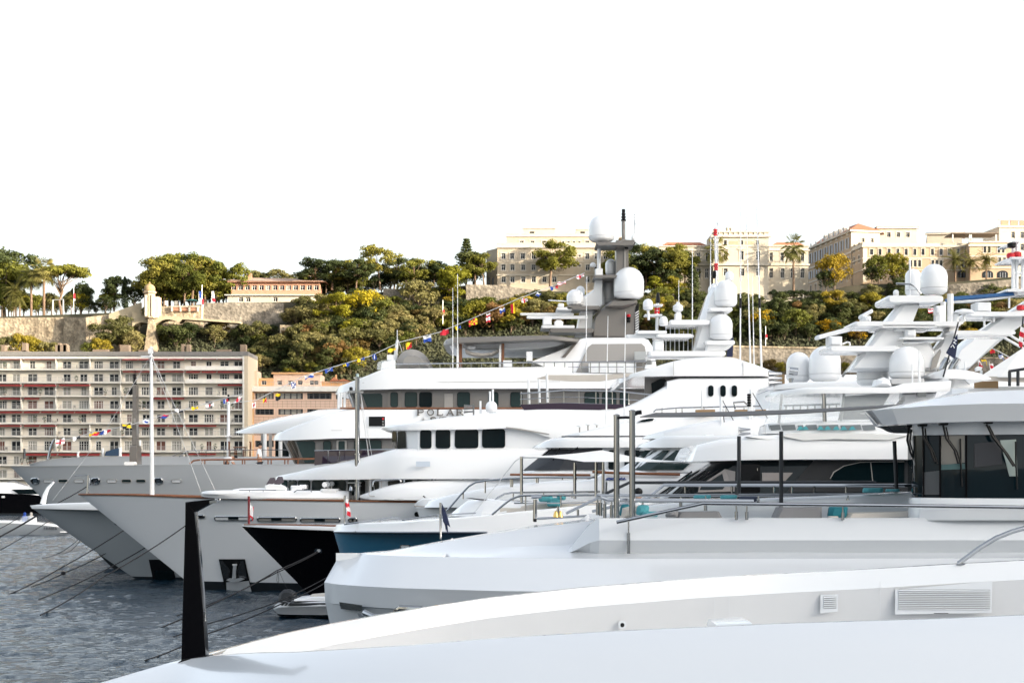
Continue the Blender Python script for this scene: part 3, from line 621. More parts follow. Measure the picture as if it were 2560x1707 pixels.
    for k in range(46):
        r_ = rnd.randrange(0, 8); px = rnd.uniform(0, 600); p = XY(px, Yf + .5)
        if r_ in (0, 1) and px > 462: continue
        o = link('balcony_chair', chair, None, (p[0], Yf + .5, ZP(slabs[r_], Yf) + .2), rnd.uniform(0, 6)); tag(o, 'small chair out on a balcony of the white apartment block', 'chair', 'chairs on the apartment balconies')
    pots = []
    for k in range(3):
        m = MB(); m.lathe((0, 0, 0), [(.18, 0), (.24, .4)], 8, 0); h = rnd.uniform(.7, 1.3)
        for j in range(70):
            a, e, rr_ = rnd.uniform(0, 6.28), rnd.uniform(-1, 1), rnd.uniform(.6, 1) * .42; c = Vector((rr_ * math.cos(a) * math.sqrt(1 - e * e), rr_ * math.sin(a) * math.sqrt(1 - e * e), .45 + h / 2 + e * h / 2))
            t1 = Vector((rnd.uniform(-1, 1), rnd.uniform(-1, 1), rnd.uniform(-1, 1))).normalized() * .13; t2 = t1.cross(Vector((0, .3, 1))).normalized() * .1; m.add([c - t1, c + t2, c + t1, c - t2], [(0, 1, 2, 3)], 1)
        me = mkmesh('potted_plant', m.v, m.f, [mat('pot', (.4, .3, .22), .8), mat('pot_leaf', (.05, .08, .03), .6)], 0); me.polygons.foreach_set('material_index', m.mi); pots.append(me)
    for k in range(34):
        r_ = rnd.randrange(0, 8); px = rnd.uniform(0, 600); p = XY(px, Yf + .4)
        if r_ in (0, 1) and px > 462: continue
        o = link('potted_plant', rnd.choice(pots), None, (p[0], Yf + .4, ZP(slabs[r_], Yf) + .2), rnd.uniform(0, 6)); tag(o, 'potted plant standing on a balcony of the white apartment block', 'plant', 'plants on the apartment balconies')
apartments()
def orange_building():
    Y = 362.; root = thing('pink_office_building', 'pink and orange waterfront building with ribbon windows and a roof terrace', 'building', W(730, 1230, Y)); zt = ZP(1004, Y); zb = 1.6
    a, b = 617, 900; A, B = XY(a, Y), XY(b, Y); wins = []; t = []
    for py0, py1 in ((982, 997.5), (1022, 1036.5), (1062, 1077), (1101, 1117), (1140, 1156)):
        for (x0, x1) in ((638, 684.5), (695.5, 757.5), (768, 829), (840, 880)): wins += wrow([(x0 + x1) / 2], x1 - x0, py0, py1, a, Y)
    A2 = XY(634.5, Y); zc = ZP(978, Y)
    wins = [(w_[0] - (A2[0] - A[0]), w_[1] - (A2[0] - A[0]), w_[2], w_[3]) for w_ in wins]
    facade(root, A2, B, zb, zc, wins, m_pink, fm=m_frame_d, kind=4, sur=m_peach, surz=.2, pm=lambda i: m_pane if i % 4 != 1 and i % 7 else m_pane2)
    mb = MB(); p, q = W(617, 1230, Y - .6), W(634.3, 978, Y); mb.box((p.x, Y - .5, zb), (q.x, Y + 10, q.z)); mb.build('orange_pier', m_orange, root, 0)
    mb = MB(); p, q = W(616, 978, Y - .8), W(905, 965, Y - .8); mb.box((p.x, Y - .9, p.z), (q.x, Y + 12, q.z)); mb.build('parapet_band', m_slab, root, 0)
    mb = MB()
    for k in range(1, 5):
        for py in (1004, 1046):
            pass
    for py in (1003, 1009.5, 1016, 1043, 1050, 1057): p, q = W(636, py, Y), W(880, py - .5, Y); mb.box((p.x, Y - .012, p.z), (q.x, Y + .01, q.z))
    for px in np.arange(647, 880, 11.8):
        for (t_, b_) in ((1001, 1019), (1041, 1059)): p, q = W(px, b_, Y), W(px + .5, t_, Y); mb.box((p.x, Y - .014, p.z), (q.x, Y + .01, q.z))
    mb.build('cladding_joint', m_chim, root, 0)
    # penthouse set back
    Yp = Y + 4; A, B = XY(684, Yp), XY(801, Yp); z0, z1 = ZP(966, Yp), ZP(935, Yp)
    facade(root, A, B, z0, z1, wrow((699, 726, 750, 780, 790), 12, 951, 962, 684, Yp) , m_peach, kind=4, name='penthouse_wall'); box_shell(root, A, B, 8, z0, z1, m_peach); band(root, A, B, z1, z1 + .35, .4, m_orange, 'eave')
    A, B = XY(624, Yp), XY(684, Yp); facade(root, A, B, z0, ZP(945, Yp), wrow((660,), 13, 951, 962, 624, Yp), m_orange, name='penthouse_wall'); box_shell(root, A, B, 8, z0, ZP(945, Yp), m_orange)
    mb = MB(); p, q = W(621, 966, Yp - 2), W(643, 927, Yp - 2); mb.box((p.x, Yp - 2, p.z), (q.x, Yp + 4, q.z)); mb.build('stair_tower', m_peach, root, 0)
    A, B = XY(801, Yp + 3), XY(880, Yp + 3); facade(root, A, B, z0, ZP(951, Yp), [], m_orange, name='penthouse_wall'); box_shell(root, A, B, 6, z0, ZP(951, Yp), m_orange)
    for (x0, x1, t_) in ((824, 846, 942), (842, 874, 946)):
        mb = MB(); p, q, r = W(x0, 952, Yp + 2), W(x1, 952, Yp + 2), W((x0 + x1) / 2, t_, Yp + 2); mb.prism([p, q, r], [v + Vector((0, 6, 0)) for v in (p, q, r)]); mb.build('gable', m_tile, root, 0)
    mb = MB(); p, q = W(838, 946, Yp + 3), W(842, 936, Yp + 3); mb.box((p.x, p.y, p.z), (q.x, p.y + .5, q.z)); mb.build('chimney', m_orange, root, 0)
    mb = MB(); mb.tube([W(645, 955, Y), W(880, 955, Y)], .035, 6)
    for px in np.linspace(645, 880, 40): mb.tube([W(px, 955, Y), W(px, 966, Y)], .02, 4)
    mb.build('terrace_rail', m_rail, root)
orange_building()
# ---------------------------------------------------------------- trees
def leaf_mat(name, c, rand=.38):
    m = mat(name, c, .65, noise=.35, nscale=.6, rand=rand, spec=.25); b = m.node_tree.nodes['Principled BSDF']
    t = m.node_tree; tr = t.nodes.new('ShaderNodeBsdfTranslucent'); mx = t.nodes.new('ShaderNodeMixShader'); mx.inputs[0].default_value = .38
    out = t.nodes['Material Output']; src = b.inputs['Base Color'].links[0].from_socket
    t.links.new(src, tr.inputs['Color']); t.links.new(b.outputs[0], mx.inputs[1]); t.links.new(tr.outputs[0], mx.inputs[2]); t.links.new(mx.outputs[0], out.inputs['Surface']); return m
lf_pine = leaf_mat('leaf_pine', (.20, .195, .030)); lf_dark = leaf_mat('leaf_dark', (.072, .090, .026)); lf_olive = leaf_mat('leaf_olive', (.23, .21, .075))
lf_green = leaf_mat('leaf_green', (.17, .18, .028)); lf_yellow = leaf_mat('leaf_yellow', (.36, .25, .018)); lf_dry = leaf_mat('leaf_dry', (.22, .14, .045)); lf_palm = leaf_mat('leaf_palm', (.20, .185, .05)); lf_cyp = leaf_mat('leaf_cypress', (.045, .065, .022))
m_bark = mat('bark', (.16, .115, .08), .9, noise=.4, nscale=2); m_bark_p = mat('bark_pine', (.20, .13, .085), .9, noise=.4, nscale=2)
def rv(): 
    while 1:
        v = Vector((rnd.uniform(-1, 1), rnd.uniform(-1, 1), rnd.uniform(-1, 1)))
        if .05 < v.length < 1: return v.normalized()
def leaves(mb, c, rad, n, s0, s1, up=.25, shell=.55):
    for _ in range(n):
        d = rv()
        if d.z < -.35 and rnd.random() < .6: d.z *= -.5; d.normalize()
        k = shell + (1.08 - shell) * rnd.random() ** .6
        p = c + Vector((d.x * rad[0], d.y * rad[1], d.z * rad[2])) * k
        nn = (d + rv() * .75 + Vector((0, 0, up))).normalized(); a = nn.cross(rv()).normalized(); b = nn.cross(a); s = rnd.uniform(s0, s1)
        mb.add([p - a * s, p - b * s * .55, p + a * s, p + b * s * .55], [(0, 1, 2, 3)])
def build_tree(kind, h):
    """returns trunk mesh, crown mesh in local coordinates (base at 0, height h)"""
    tb, cb = MB(), MB(); lm, bm = lf_pine, m_bark_p
    if kind == 'pine':      # aleppo / umbrella: leaning trunk, flattened separate clumps
        lean = Vector((rnd.uniform(-.22, .22), rnd.uniform(-.1, .1), 0)); ht = h * rnd.uniform(.42, .52)
        top = lean * ht + Vector((0, 0, ht)); tb.tube([(0, 0, -.5), lean * ht * .25 + Vector((0, 0, ht * .4)), top], .03 * h, 7, r1=.016 * h)
        nl = rnd.randint(15, 18)
        for k in range(nl):
            a = k * 2.4 + rnd.uniform(-.4, .4); rr_ = h * rnd.uniform(.10, .44) * (1 if k < nl - 3 else .5); zz = h * rnd.uniform(.36, .84) if k < nl - 3 else h * rnd.uniform(.80, .92)
            c = Vector((lean.x * h + rr_ * math.cos(a), lean.y * h + rr_ * math.sin(a), zz)); tb.tube([top * rnd.uniform(.75, 1), (top + c) / 2 + Vector((0, 0, -.02 * h)), c], .011 * h, 5, r1=.004 * h)
            R_ = h * rnd.uniform(.15, .21)
            for j in range(5):
                cc = c + Vector((rnd.uniform(-1, 1), rnd.uniform(-1, 1), rnd.uniform(-.35, .35))) * R_ * .7; leaves(cb, cc, (R_ * .58, R_ * .58, R_ * .38), 90, .014 * h, .032 * h)
    elif kind == 'umbrella':
        ht = h * .62; top = Vector((.04 * h, 0, ht)); tb.tube([(0, 0, -.5), (.05 * h, 0, ht * .4), (-.01 * h, 0, ht * .7), top], .026 * h, 7, r1=.016 * h); lm = lf_green
        for k in range(15):
            a = k * 2.4; rr_ = h * .47 * math.sqrt((k + .5) / 15); c = Vector((rr_ * math.cos(a), rr_ * math.sin(a), h * (.86 - .28 * (rr_ / h) ** 1.2 + rnd.uniform(-.03, .03)))); tb.tube([top * rnd.uniform(.55, 1), (top + c) / 2 + Vector((0, 0, -.05 * h)), c], .011 * h, 5, r1=.004 * h)
            for j in range(4): leaves(cb, c + Vector((rnd.uniform(-1, 1), rnd.uniform(-1, 1), 0)) * .07 * h, (.10 * h, .10 * h, .06 * h), 90, .017 * h, .03 * h)
    elif kind in ('bush', 'olive', 'broad'):
        lm = {'bush': lf_dark, 'olive': lf_olive, 'broad': lf_green}[kind]; bm = m_bark; ht = h * (.12 if kind == 'bush' else .3)
        tb.tube([(0, 0, -.6), (rnd.uniform(-.05, .05) * h, 0, ht), (rnd.uniform(-.08, .08) * h, 0, h * .6)], .03 * h, 6, r1=.01 * h)
        for k in range(6): a = k * 1.05; tb.tube([(0, 0, ht * .8), (.16 * h * math.cos(a), .16 * h * math.sin(a), h * .5), (.28 * h * math.cos(a), .28 * h * math.sin(a), h * .7)], .014 * h, 5, r1=.004 * h)
        nb = 15
        for k in range(nb):
            a = k * 2.4 + rnd.uniform(-.5, .5); rr_ = .42 * h * math.sqrt((k + .3) / nb) * rnd.uniform(.8, 1.12); zz = h * (.80 - 1.5 * (rr_ / h) ** 2 * rnd.uniform(.5, 1.3) + rnd.uniform(-.1, .06)); R_ = h * rnd.uniform(.10, .19)
            c = Vector((rr_ * math.cos(a), rr_ * math.sin(a), max(zz, .25 * h)))
            leaves(cb, c, (R_, R_, R_ * .85), 150, .02 * h, .042 * h)
        for k in range(5): leaves(cb, Vector((rnd.uniform(-.25, .25) * h, rnd.uniform(-.25, .25) * h, h * rnd.uniform(.3, .5))), (.2 * h, .2 * h, .16 * h), 90, .022 * h, .042 * h)
    elif kind == 'cypress':
        lm = lf_cyp; tb.tube([(0, 0, -.5), (0, 0, h * .9)], .02 * h, 6, r1=.004 * h)
        for k in range(16):
            z = h * (.08 + .9 * k / 16); r_ = h * .13 * (1 - (k / 16.) ** 2 * .85) * (.6 + .4 * min(1, k / 3)); leaves(cb, Vector((rnd.uniform(-.02, .02) * h, rnd.uniform(-.02, .02) * h, z)), (r_, r_, h * .07), 130, .015 * h, .03 * h)
    elif kind == 'norfolk':
        lm = lf_dark; tb.tube([(0, 0, -.5), (0, 0, h)], .018 * h, 6, r1=.003 * h)
        for k in range(11):
            z = h * (.35 + .62 * k / 11); L = h * .2 * (1 - k / 12.)
            for j in range(7):
                a = j * .9 + k; e = Vector((L * math.cos(a), L * math.sin(a), z + L * .25)); tb.tube([(0, 0, z), e], .006 * h, 4, r1=.002 * h)
                for q in (.45, .75, 1.): leaves(cb, Vector((0, 0, z)).lerp(e, q), (.035 * h, .035 * h, .022 * h), 14, .012 * h, .025 * h)
    elif kind in ('palm', 'fanpalm'):
        lm = lf_palm; ht = h * (.66 if kind == 'palm' else .80); lean = rnd.uniform(-.04, .04) * h; top = Vector((lean, 0, ht)); tb.tube([(0, 0, -.5), (lean * .3, 0, ht * .5), top], .028 * h, 8, r1=.02 * h)
        nf = 46; L0 = h * (.42 if kind == 'palm' else .27)
        for k in range(nf):
            a = k * 2.4; e = R(rnd.uniform(-35, 78)); L = L0 * rnd.uniform(.85, 1.1); d = Vector((math.cos(a) * math.cos(e), math.sin(a) * math.cos(e), math.sin(e))); p = top.copy(); pts = [p.copy()]
            for q in range(6): d = (d + Vector((0, 0, -.16))).normalized(); p = p + d * L / 6; pts.append(p.copy())
            cb.tube(pts, .005 * h, 3, r1=.002 * h)
            if kind == 'palm':
                for q in range(1, 7):
                    for s in (-1, 1):
                        for f in (0., .5):
                            b0 = pts[q - 1].lerp(pts[q], f); dd = (pts[q] - pts[q - 1]).normalized(); sd = dd.cross(Vector((0, 0, 1))).normalized() * s; tip = b0 + (sd * .75 + dd * .55 + Vector((0, 0, -.25))) * L * (.24 if q < 6 else .16); cb.add([b0, b0 + dd * L * .045, tip], [(0, 1, 2)])
            else:
                dd = (pts[-1] - pts[-2]).normalized(); sd = dd.cross(Vector((0, 0, 1))).normalized(); up = sd.cross(dd)
                for q in range(11):
                    t = R(-100 + 20 * q); tip = pts[4] + (dd * math.cos(t) + sd * math.sin(t) + Vector((0, 0, -.12))) * L * .5; tip2 = pts[4] + (dd * math.cos(t + .13) + sd * math.sin(t + .13)) * L * .3; cb.add([pts[4], tip2, tip], [(0, 1, 2)])
        for k in range(60):   # skirt of dead fronds
            a = rnd.uniform(0, 6.28); r_ = .03 * h; p = top + Vector((r_ * math.cos(a), r_ * math.sin(a), -.01 * h)); q = p + Vector((.07 * h * math.cos(a), .07 * h * math.sin(a), -rnd.uniform(.05, .13) * h)); s = Vector((-math.sin(a), math.cos(a), 0)) * .012 * h; cb.add([p, q - s, q + s], [(0, 1, 2)])
    return mkmesh('trunk', tb.v, tb.f, bm, 40), mkmesh('crown', cb.v, cb.f, lm, 0)
TREES = {}
def variants(kind, n, h): TREES[kind] = [build_tree(kind, h) + (h,) for _ in range(n)]
for k_, n_, h_ in (('pine', 5, 12), ('umbrella', 2, 14), ('bush', 5, 6), ('olive', 4, 6), ('broad', 3, 8), ('cypress', 1, 10), ('norfolk', 1, 16), ('palm', 3, 9), ('fanpalm', 2, 13)): variants(k_, n_, h_)
RECOL = {}
NAMES = {'pine': 'pine_tree', 'umbrella': 'umbrella_pine', 'bush': 'shrub_tree', 'olive': 'olive_tree', 'broad': 'plane_tree', 'cypress': 'cypress_tree', 'norfolk': 'norfolk_pine', 'palm': 'date_palm', 'fanpalm': 'fan_palm'}
def tree(kind, loc, h, label, cat='tree', group=None, leaf=None, wid=1., var=None, rz=None):
    v = TREES[kind]; t, c, h0 = v[var if var is not None else rnd.randrange(len(v))]; s = h / h0
    if leaf:
        key = (c.name, leaf.name)
        if key not in RECOL: c2 = c.copy(); c2.materials[0] = leaf; RECOL[key] = c2
        c = RECOL[key]
    o = thing(NAMES[kind], label, cat, loc, group); o.rotation_euler = (0, 0, rnd.uniform(0, 6.28) if rz is None else rz); o.scale = (s * wid, s * wid, s)
    for nm, me in (('trunk', t), ('crown', c)):
        q = bpy.data.objects.new(nm, me); col.objects.link(q); q.parent = o
    return o
def T(kind, px, py_top, py_base, label, Y=None, group=None, leaf=None, wid=1., var=None, rz=None):
    loc = hit(px, py_base) if Y is None else W(px, py_base, Y); 
    if Y is not None: loc.z = max(loc.z, float(hill_z(loc.x, loc.y)) - .3) if py_base < 800 else loc.z
    h = ZP(py_top, loc.y) - loc.z
    return tree(kind, loc, max(h, 1.5), label, group=group, leaf=leaf, wid=wid, var=var, rz=rz)
g1 = 'palms on the left rampart'
T('fanpalm', 110, 652, 792, 'tallest fan palm on the rampart beside the umbrella pine', 441, g1); T('fanpalm', 78, 672, 792, 'fan palm with thick skirt between taller and shorter palms', 441, g1)
T('palm', 40, 690, 795, 'slender date palm leaning over the rampart edge', 440.5, g1, wid=.8); T('palm', 50, 716, 796, 'squat date palm with drooping fronds on the rampart', 440, g1); T('palm', 178, 728, 783, 'small date palm beside the steel frame on the rampart', 440.5, g1, wid=.9); T('palm', 34, 738, 795, 'low young palm under the taller palms', 440, g1)
T('umbrella', 155, 650, 788, 'umbrella pine with forked bare trunk above the rampart', 447, wid=1.0, var=0)
T('broad', 12, 640, 792, 'big yellowish tree rising at the end of the rampart', 452, leaf=lf_green, wid=1.1); T('pine', -12, 612, 790, 'dark tall conifer beyond the palms', 456, leaf=lf_dark)
for i, (px, t) in enumerate(((-5, 715), (22, 722), (60, 728), (78, 742), (95, 735), (118, 748), (140, 738), (165, 745), (190, 715), (205, 700), (222, 745), (240, 750), (262, 752))): T('bush', px, t, 788, 'dark evergreen tree in the gap behind the rampart palms', 452, 'dark trees behind the palms', wid=.9)
T('pine', 285, 690, 775, 'loose dark conifer left of the cypress', 448, leaf=lf_dark); T('cypress', 313, 690, 775, 'narrow pointed cypress behind the ramp wall', 446); T('bush', 335, 708, 772, 'rounded evergreen between cypress and turret', 447); T('bush', 265, 735, 778, 'low evergreen mass left of the cypress', 446, wid=1.2)
g2 = 'pines above the brick balustrade'
for i, (px, t, b, wd) in enumerate(((385, 636, 766, 1.0), (410, 632, 766, 1.05), (445, 634, 766, 1.0), (480, 630, 766, 1.05), (512, 636, 766, 1.0), (548, 655, 764, 1.15), (460, 655, 768, .9), (590, 658, 752, .9), (425, 655, 768, .9))): T('pine', px, t, b, 'broad sunlit pine growing in the grove beside the turret', 443 + (i % 3) * 3, g2, leaf=lf_green if i % 2 else None, wid=wd * .92)
for px, t in ((640, 672), (690, 668), (720, 680), (755, 678), (660, 680)): T('olive', px, t, 716, 'distant treetop showing over the restaurant roof', 470, 'treetops behind the restaurant', wid=1.3)
for i, (px, t, b, lf, wd) in enumerate(((790, 645, 725, lf_dark, 1.3), (830, 644, 722, lf_dark, 1.3), (855, 650, 730, None, 1.1), (890, 645, 728, lf_dark, 1.), (950, 608, 720, None, .95), (985, 640, 724, lf_dark, 1.), (1030, 643, 722, lf_green, 1.1), (1085, 652, 715, lf_dark, 1.1), (1060, 665, 715, lf_dark, 1.1))): T('pine', px, t, b, ('tallest pine of the ridge row with a bare leaning trunk' if i == 4 else 'pine in the ridge row right of the restaurant'), 445 + i % 3 * 2.5, None if i == 4 else 'ridge pines right of the restaurant', leaf=lf, wid=wd)
T('norfolk', 1166, 590, 712, 'slim tiered norfolk pine poking above the ridge', 452); T('pine', 1188, 626, 712, 'dark pine just left of the cream palace', 445, leaf=lf_dark, wid=1.1); T('pine', 1210, 632, 712, 'sunlit pine against the side of the cream palace', 443)
T('pine', 1122, 663, 778, 'bright yellow green pine on the slope below the ridge', None, leaf=leaf_mat('leaf_bright', (.34, .30, .022)), wid=.95)
T('pine', 1375, 598, 712, 'leaning pine in front of the cream palace facade', 441, wid=1.0, var=2); 
T('pine', 835, 730, 832, 'yellow green pine on the slope under the restaurant', None, leaf=MATS['leaf_bright'], wid=1.0); T('pine', 800, 735, 820, 'loose pine beside the restaurant wall', None, leaf=lf_olive, wid=1.)
T('broad', 913, 716, 820, 'bright yellow plane tree with forked pale trunk', None, leaf=leaf_mat('leaf_plane', (.42, .34, .015)), wid=1.0); T('cypress', 960, 755, 815, 'bright yellow green pointed conifer by the plane tree', None, leaf=MATS['leaf_bright'], wid=1.5); T('cypress', 938, 768, 818, 'small yellow conifer tucked beside the plane tree', None, leaf=MATS['leaf_bright'], wid=1.6)
T('olive', 1047, 690, 790, 'large brownish evergreen oak on the slope', None, leaf=lf_olive, wid=1.1); T('olive', 1088, 755, 830, 'pale olive tree by the small flagpole', None)
for i, (px, t, b, lf) in enumerate(((1535, 615, 722, None), (1590, 612, 720, lf_dark), (1615, 605, 720, None), (1650, 618, 722, lf_dark), (1690, 612, 722, None), (1712, 622, 725, lf_green), (1562, 640, 722, lf_dark))): T('pine', px, t, b, 'pine standing between the cream palace and the villa', 441 + i % 3 * 2, 'pines between palace and villa', leaf=lf, wid=.9)
T('bush', 1680, 672, 735, 'clipped dark tree against the villa wing', 440); T('cypress', 1730, 660, 740, 'fat ivy clad trunk beside the villa', 440, wid=2., leaf=lf_dark)
T('fanpalm', 1984, 594, 742, 'tall slender palm in front of the villa wing', 441, wid=.75); T('fanpalm', 1790, 600, 742, 'palm partly hidden behind the red signal mast', 441, wid=.8)
for i, (px, t, b, lf) in enumerate(((2085, 626, 735, lf_yellow), (2195, 630, 735, lf_green), (2235, 625, 735, leaf_mat('leaf_yg', (.30, .25, .025))), (2255, 650, 740, lf_green), (2180, 660, 740, lf_dark), (2065, 670, 745, lf_dark))): T('broad', px, t, b, ('yellow topped tree against the oblique palace wing', 'green tree in front of the long palace', 'tall yellow green tree before the long palace windows', 'spreading tree at the palace forecourt', 'dark lower tree under the palace windows', 'dark tree at the foot of the oblique wing')[i], 440, leaf=lf, wid=.9)
for px, t, b in ((2388, 622, 706), (2424, 626, 705), (2466, 622, 700)): T('palm', px, t, b, 'date palm on the terrace of the long palace' if px != 2466 else 'date palm lit by the sun before the palace arches', 439.5, 'palms on the palace terrace' if px != 2466 else None, wid=1.1)
for px in range(1935, 2060, 14): T('bush', px, 722 + (px % 5), 757, 'dark clipped garden hedge tree before the villa', 440.5, 'villa garden hedge', leaf=lf_cyp, wid=1.1)
for px in (1740, 1765, 1790, 1815): T('bush', px, 730 + (px % 7), 757, 'dark shrub below the villa terrace', 440.5, 'villa terrace shrubs', leaf=lf_dark)
T('olive', 365, 765, 795, 'sunlit shrub clinging to the wall below the turret', 429, leaf=lf_olive); T('pine', 300, 792, 895, 'loose olive green tree in front of the bastion', 427, leaf=lf_olive, wid=1.2); T('olive', 330, 820, 895, 'grey green shrub by the stone pier', 425)
for px, t in ((20, 835), (55, 828), (85, 838), (110, 850), (140, 852), (225, 850), (250, 840)): T('broad', px, t, 900, 'yellow green tree growing behind the apartment roof', 420, 'trees behind the apartment roof', leaf=(lf_green, MATS['leaf_yg'], lf_olive)[px % 3])
T('olive', 535, 806, 870, 'pale olive tree on the slope below the rampart', None); T('bush', 440, 805, 880, 'dark shrub in the shade of the arches', None, wid=1.3); T('bush', 470, 800, 870, 'dark shrub under the walkway', None, wid=1.3)
yl = leaf_mat('leaf_autumn', (.45, .29, .008)); T('broad', 1905, 768, 845, 'bright yellow autumn tree above the long path wall', None, leaf=yl, wid=1.1); T('broad', 2072, 793, 850, 'glowing yellow tree beside the upper radar', None, leaf=yl, wid=1.3); T('broad', 2150, 798, 865, 'yellow autumn tree behind the radar mast', None, leaf=yl)
T('broad', 2430, 815, 880, 'yellowing tree behind the mast brace', None, leaf=lf_yellow)
for i, px in enumerate((392, 415, 437, 462, 488, 515, 540, 565, 575)): T('broad', px, 672 + (i * 29) % 30, 764, 'leafy sunlit tree filling the grove under the pines by the turret', 446 + i % 3, 'leafy trees in the turret grove', lf_green if i % 2 else lf_pine, wid=.95)
for i, px in enumerate((5, 30, 58, 90, 128, 200, 275)): T('broad', px, 700 + (i * 37) % 40, 790, 'leafy green tree filling the gaps behind the rampart palms', 449 + i % 3, 'leafy trees behind the palms', (lf_green, lf_olive, MATS['leaf_bright'])[i % 3], wid=.9)
for i, px in enumerate((775, 815, 870, 905, 935, 985, 1015, 1055, 1095, 1150)): T('broad', px, 668 + (i * 31) % 26, 728 if px < 960 else 718, 'leafy tree filling the ridge row between the pines', 447 + i % 3, 'leafy ridge trees between the pines', (lf_green, lf_dark, lf_olive)[i % 3], wid=1.05)
# dark thicket filling the plateau behind the ridge trees
for px in list(range(388, 560, 17)) + list(range(765, 1200, 21)) + list(range(1525, 1700, 21)): T('bush', px, np.interp(px, *zip(*PLAT)) - rnd.uniform(*((55, 88) if px < 600 else (38, 66))), np.interp(px, *zip(*PLAT)) + 4, 'dark evergreen in the thicket behind the ' + ('turret grove' if px < 600 else 'ridge pines' if px < 1300 else 'pines beside the villa'), 452 + rnd.uniform(-2, 4), 'thicket behind the ' + ('turret grove' if px < 600 else 'ridge pines' if px < 1300 else 'villa pines'), wid=1.1)
# hillside cover: countable shrub trees on a jittered lattice
LIM = [(395, 862), (608, 862), (612, 950), (880, 950), (900, 905), (1000, 890), (1100, 845), (1420, 838), (1640, 860), (1780, 900), (1830, 880), (2130, 880), (2330, 900), (2560, 905)]
ZONE = [(600, 'below the turret arches'), (800, 'below the red banded restaurant'), (1000, 'under the yellow plane tree'), (1180, 'beside the short stone bastion'), (1420, 'below the cream palace garden wall'), (1660, 'between the palace wall and the radar mast'), (1860, 'below the villa terrace'), (2080, 'below the villa garden wall'), (2330, 'below the long palace'), (9999, 'under the curved grey rampart')]
sites = []
for py in range(745, 955, 17):
    for px in range(395, 2600, 27):
        x = px + rnd.uniform(-13, 13); y = py + rnd.uniform(-8, 8)
        if y > np.interp(x, *zip(*LIM)) or (x < 720 and y < 842): continue
        if y < np.interp(x, *zip(*FOOT)) + (14 if x < 1160 else 6): continue
        if 1820 < x < 2600 and 862 < y < 935: continue
        sites.append((x, y))
rnd.shuffle(sites); cnt = {}
for (x, y) in sites:
    p = hit(x, y); s = rnd.random(); warm = 400 < x < 1000
    k, lf, lb, g = ('olive', None, 'pale grey green olive shrub ', 'olive shrubs ') if s < (.5 if warm else .25) else ('bush', None, 'dense dark evergreen shrub ', 'dark shrubs ') if s < .84 else ('broad', lf_green, 'fresh green leafy shrub ', 'green shrubs ') if s < .93 else ('olive', lf_dry, 'dry brownish shrub ', 'dry shrubs ')
    cnt[k, lf] = cnt.get((k, lf), 0) + 1
    if cnt[k, lf] > 290: continue
    z_ = next(t for lim, t in ZONE if x < lim)
    tree(k, p, rnd.choice((rnd.uniform(3, 5), rnd.uniform(4.5, 7.6))) * (.75 if x < 720 else 1.05 if y > 800 else .75), lb + z_, 'shrub', g + z_, lf, wid=rnd.uniform(1., 1.3))
SL = []
for (px, b, t, k, lf) in ((640, 870, 800, 'olive', None), (700, 905, 830, 'olive', None), (755, 930, 850, 'olive', None), (820, 900, 830, 'olive', None), (870, 880, 800, 'pine', 'leaf_bright'), (650, 940, 880, 'olive', None), (720, 950, 915, 'broad', 'leaf_yg'), (890, 935, 860, 'broad', 'leaf_yg'), (985, 830, 775, 'broad', 'leaf_dry'), (1020, 870, 800, 'bush', None), (1130, 800, 735, 'broad', 'leaf_yg'), (1185, 835, 745, 'broad', 'leaf_yg'), (1235, 840, 748, 'olive', 'leaf_dry'), (1277, 838, 742, 'pine', 'leaf_yg'), (1310, 800, 735, 'broad', 'leaf_yg'), (1370, 790, 720, 'olive', None), (1420, 800, 735, 'pine', None), (1640, 800, 742, 'pine', 'leaf_yg'), (1700, 810, 745, 'olive', None), (1760, 790, 730, 'bush', None), (1880, 805, 745, 'olive', None), (1935, 800, 745, 'bush', None), (1985, 835, 770, 'olive', None), (2035, 812, 755, 'olive', 'leaf_olive'), (2095, 790, 725, 'pine', 'leaf_yg'), (2135, 812, 745, 'olive', None), (2180, 790, 725, 'broad', 'leaf_yg'), (1690, 760, 690, 'pine', 'leaf_yg'), (1640, 745, 690, 'pine', 'leaf_bright')):
    z_ = next(t_ for lim, t_ in ZONE if px < lim); T(k, px, t, b, 'taller ' + {'olive': 'pale olive tree', 'pine': 'yellow green pine', 'broad': 'yellow green leafy tree', 'bush': 'dark evergreen tree'}[k] + ' rising ' + z_, None, 'taller trees ' + z_, MATS[lf] if lf else None, wid=1.1)
for k, px in enumerate((1835, 1868, 1892, 1925, 1950, 2068, 2085, 2112, 2130, 1990)): T('broad', px, 893 + k * 7 % 20, 938, 'small yellowing shrub against the long grey rubble wall', 405.5, 'shrubs against the long rubble wall', (lf_dry, MATS['leaf_yg'], lf_green)[k % 3])
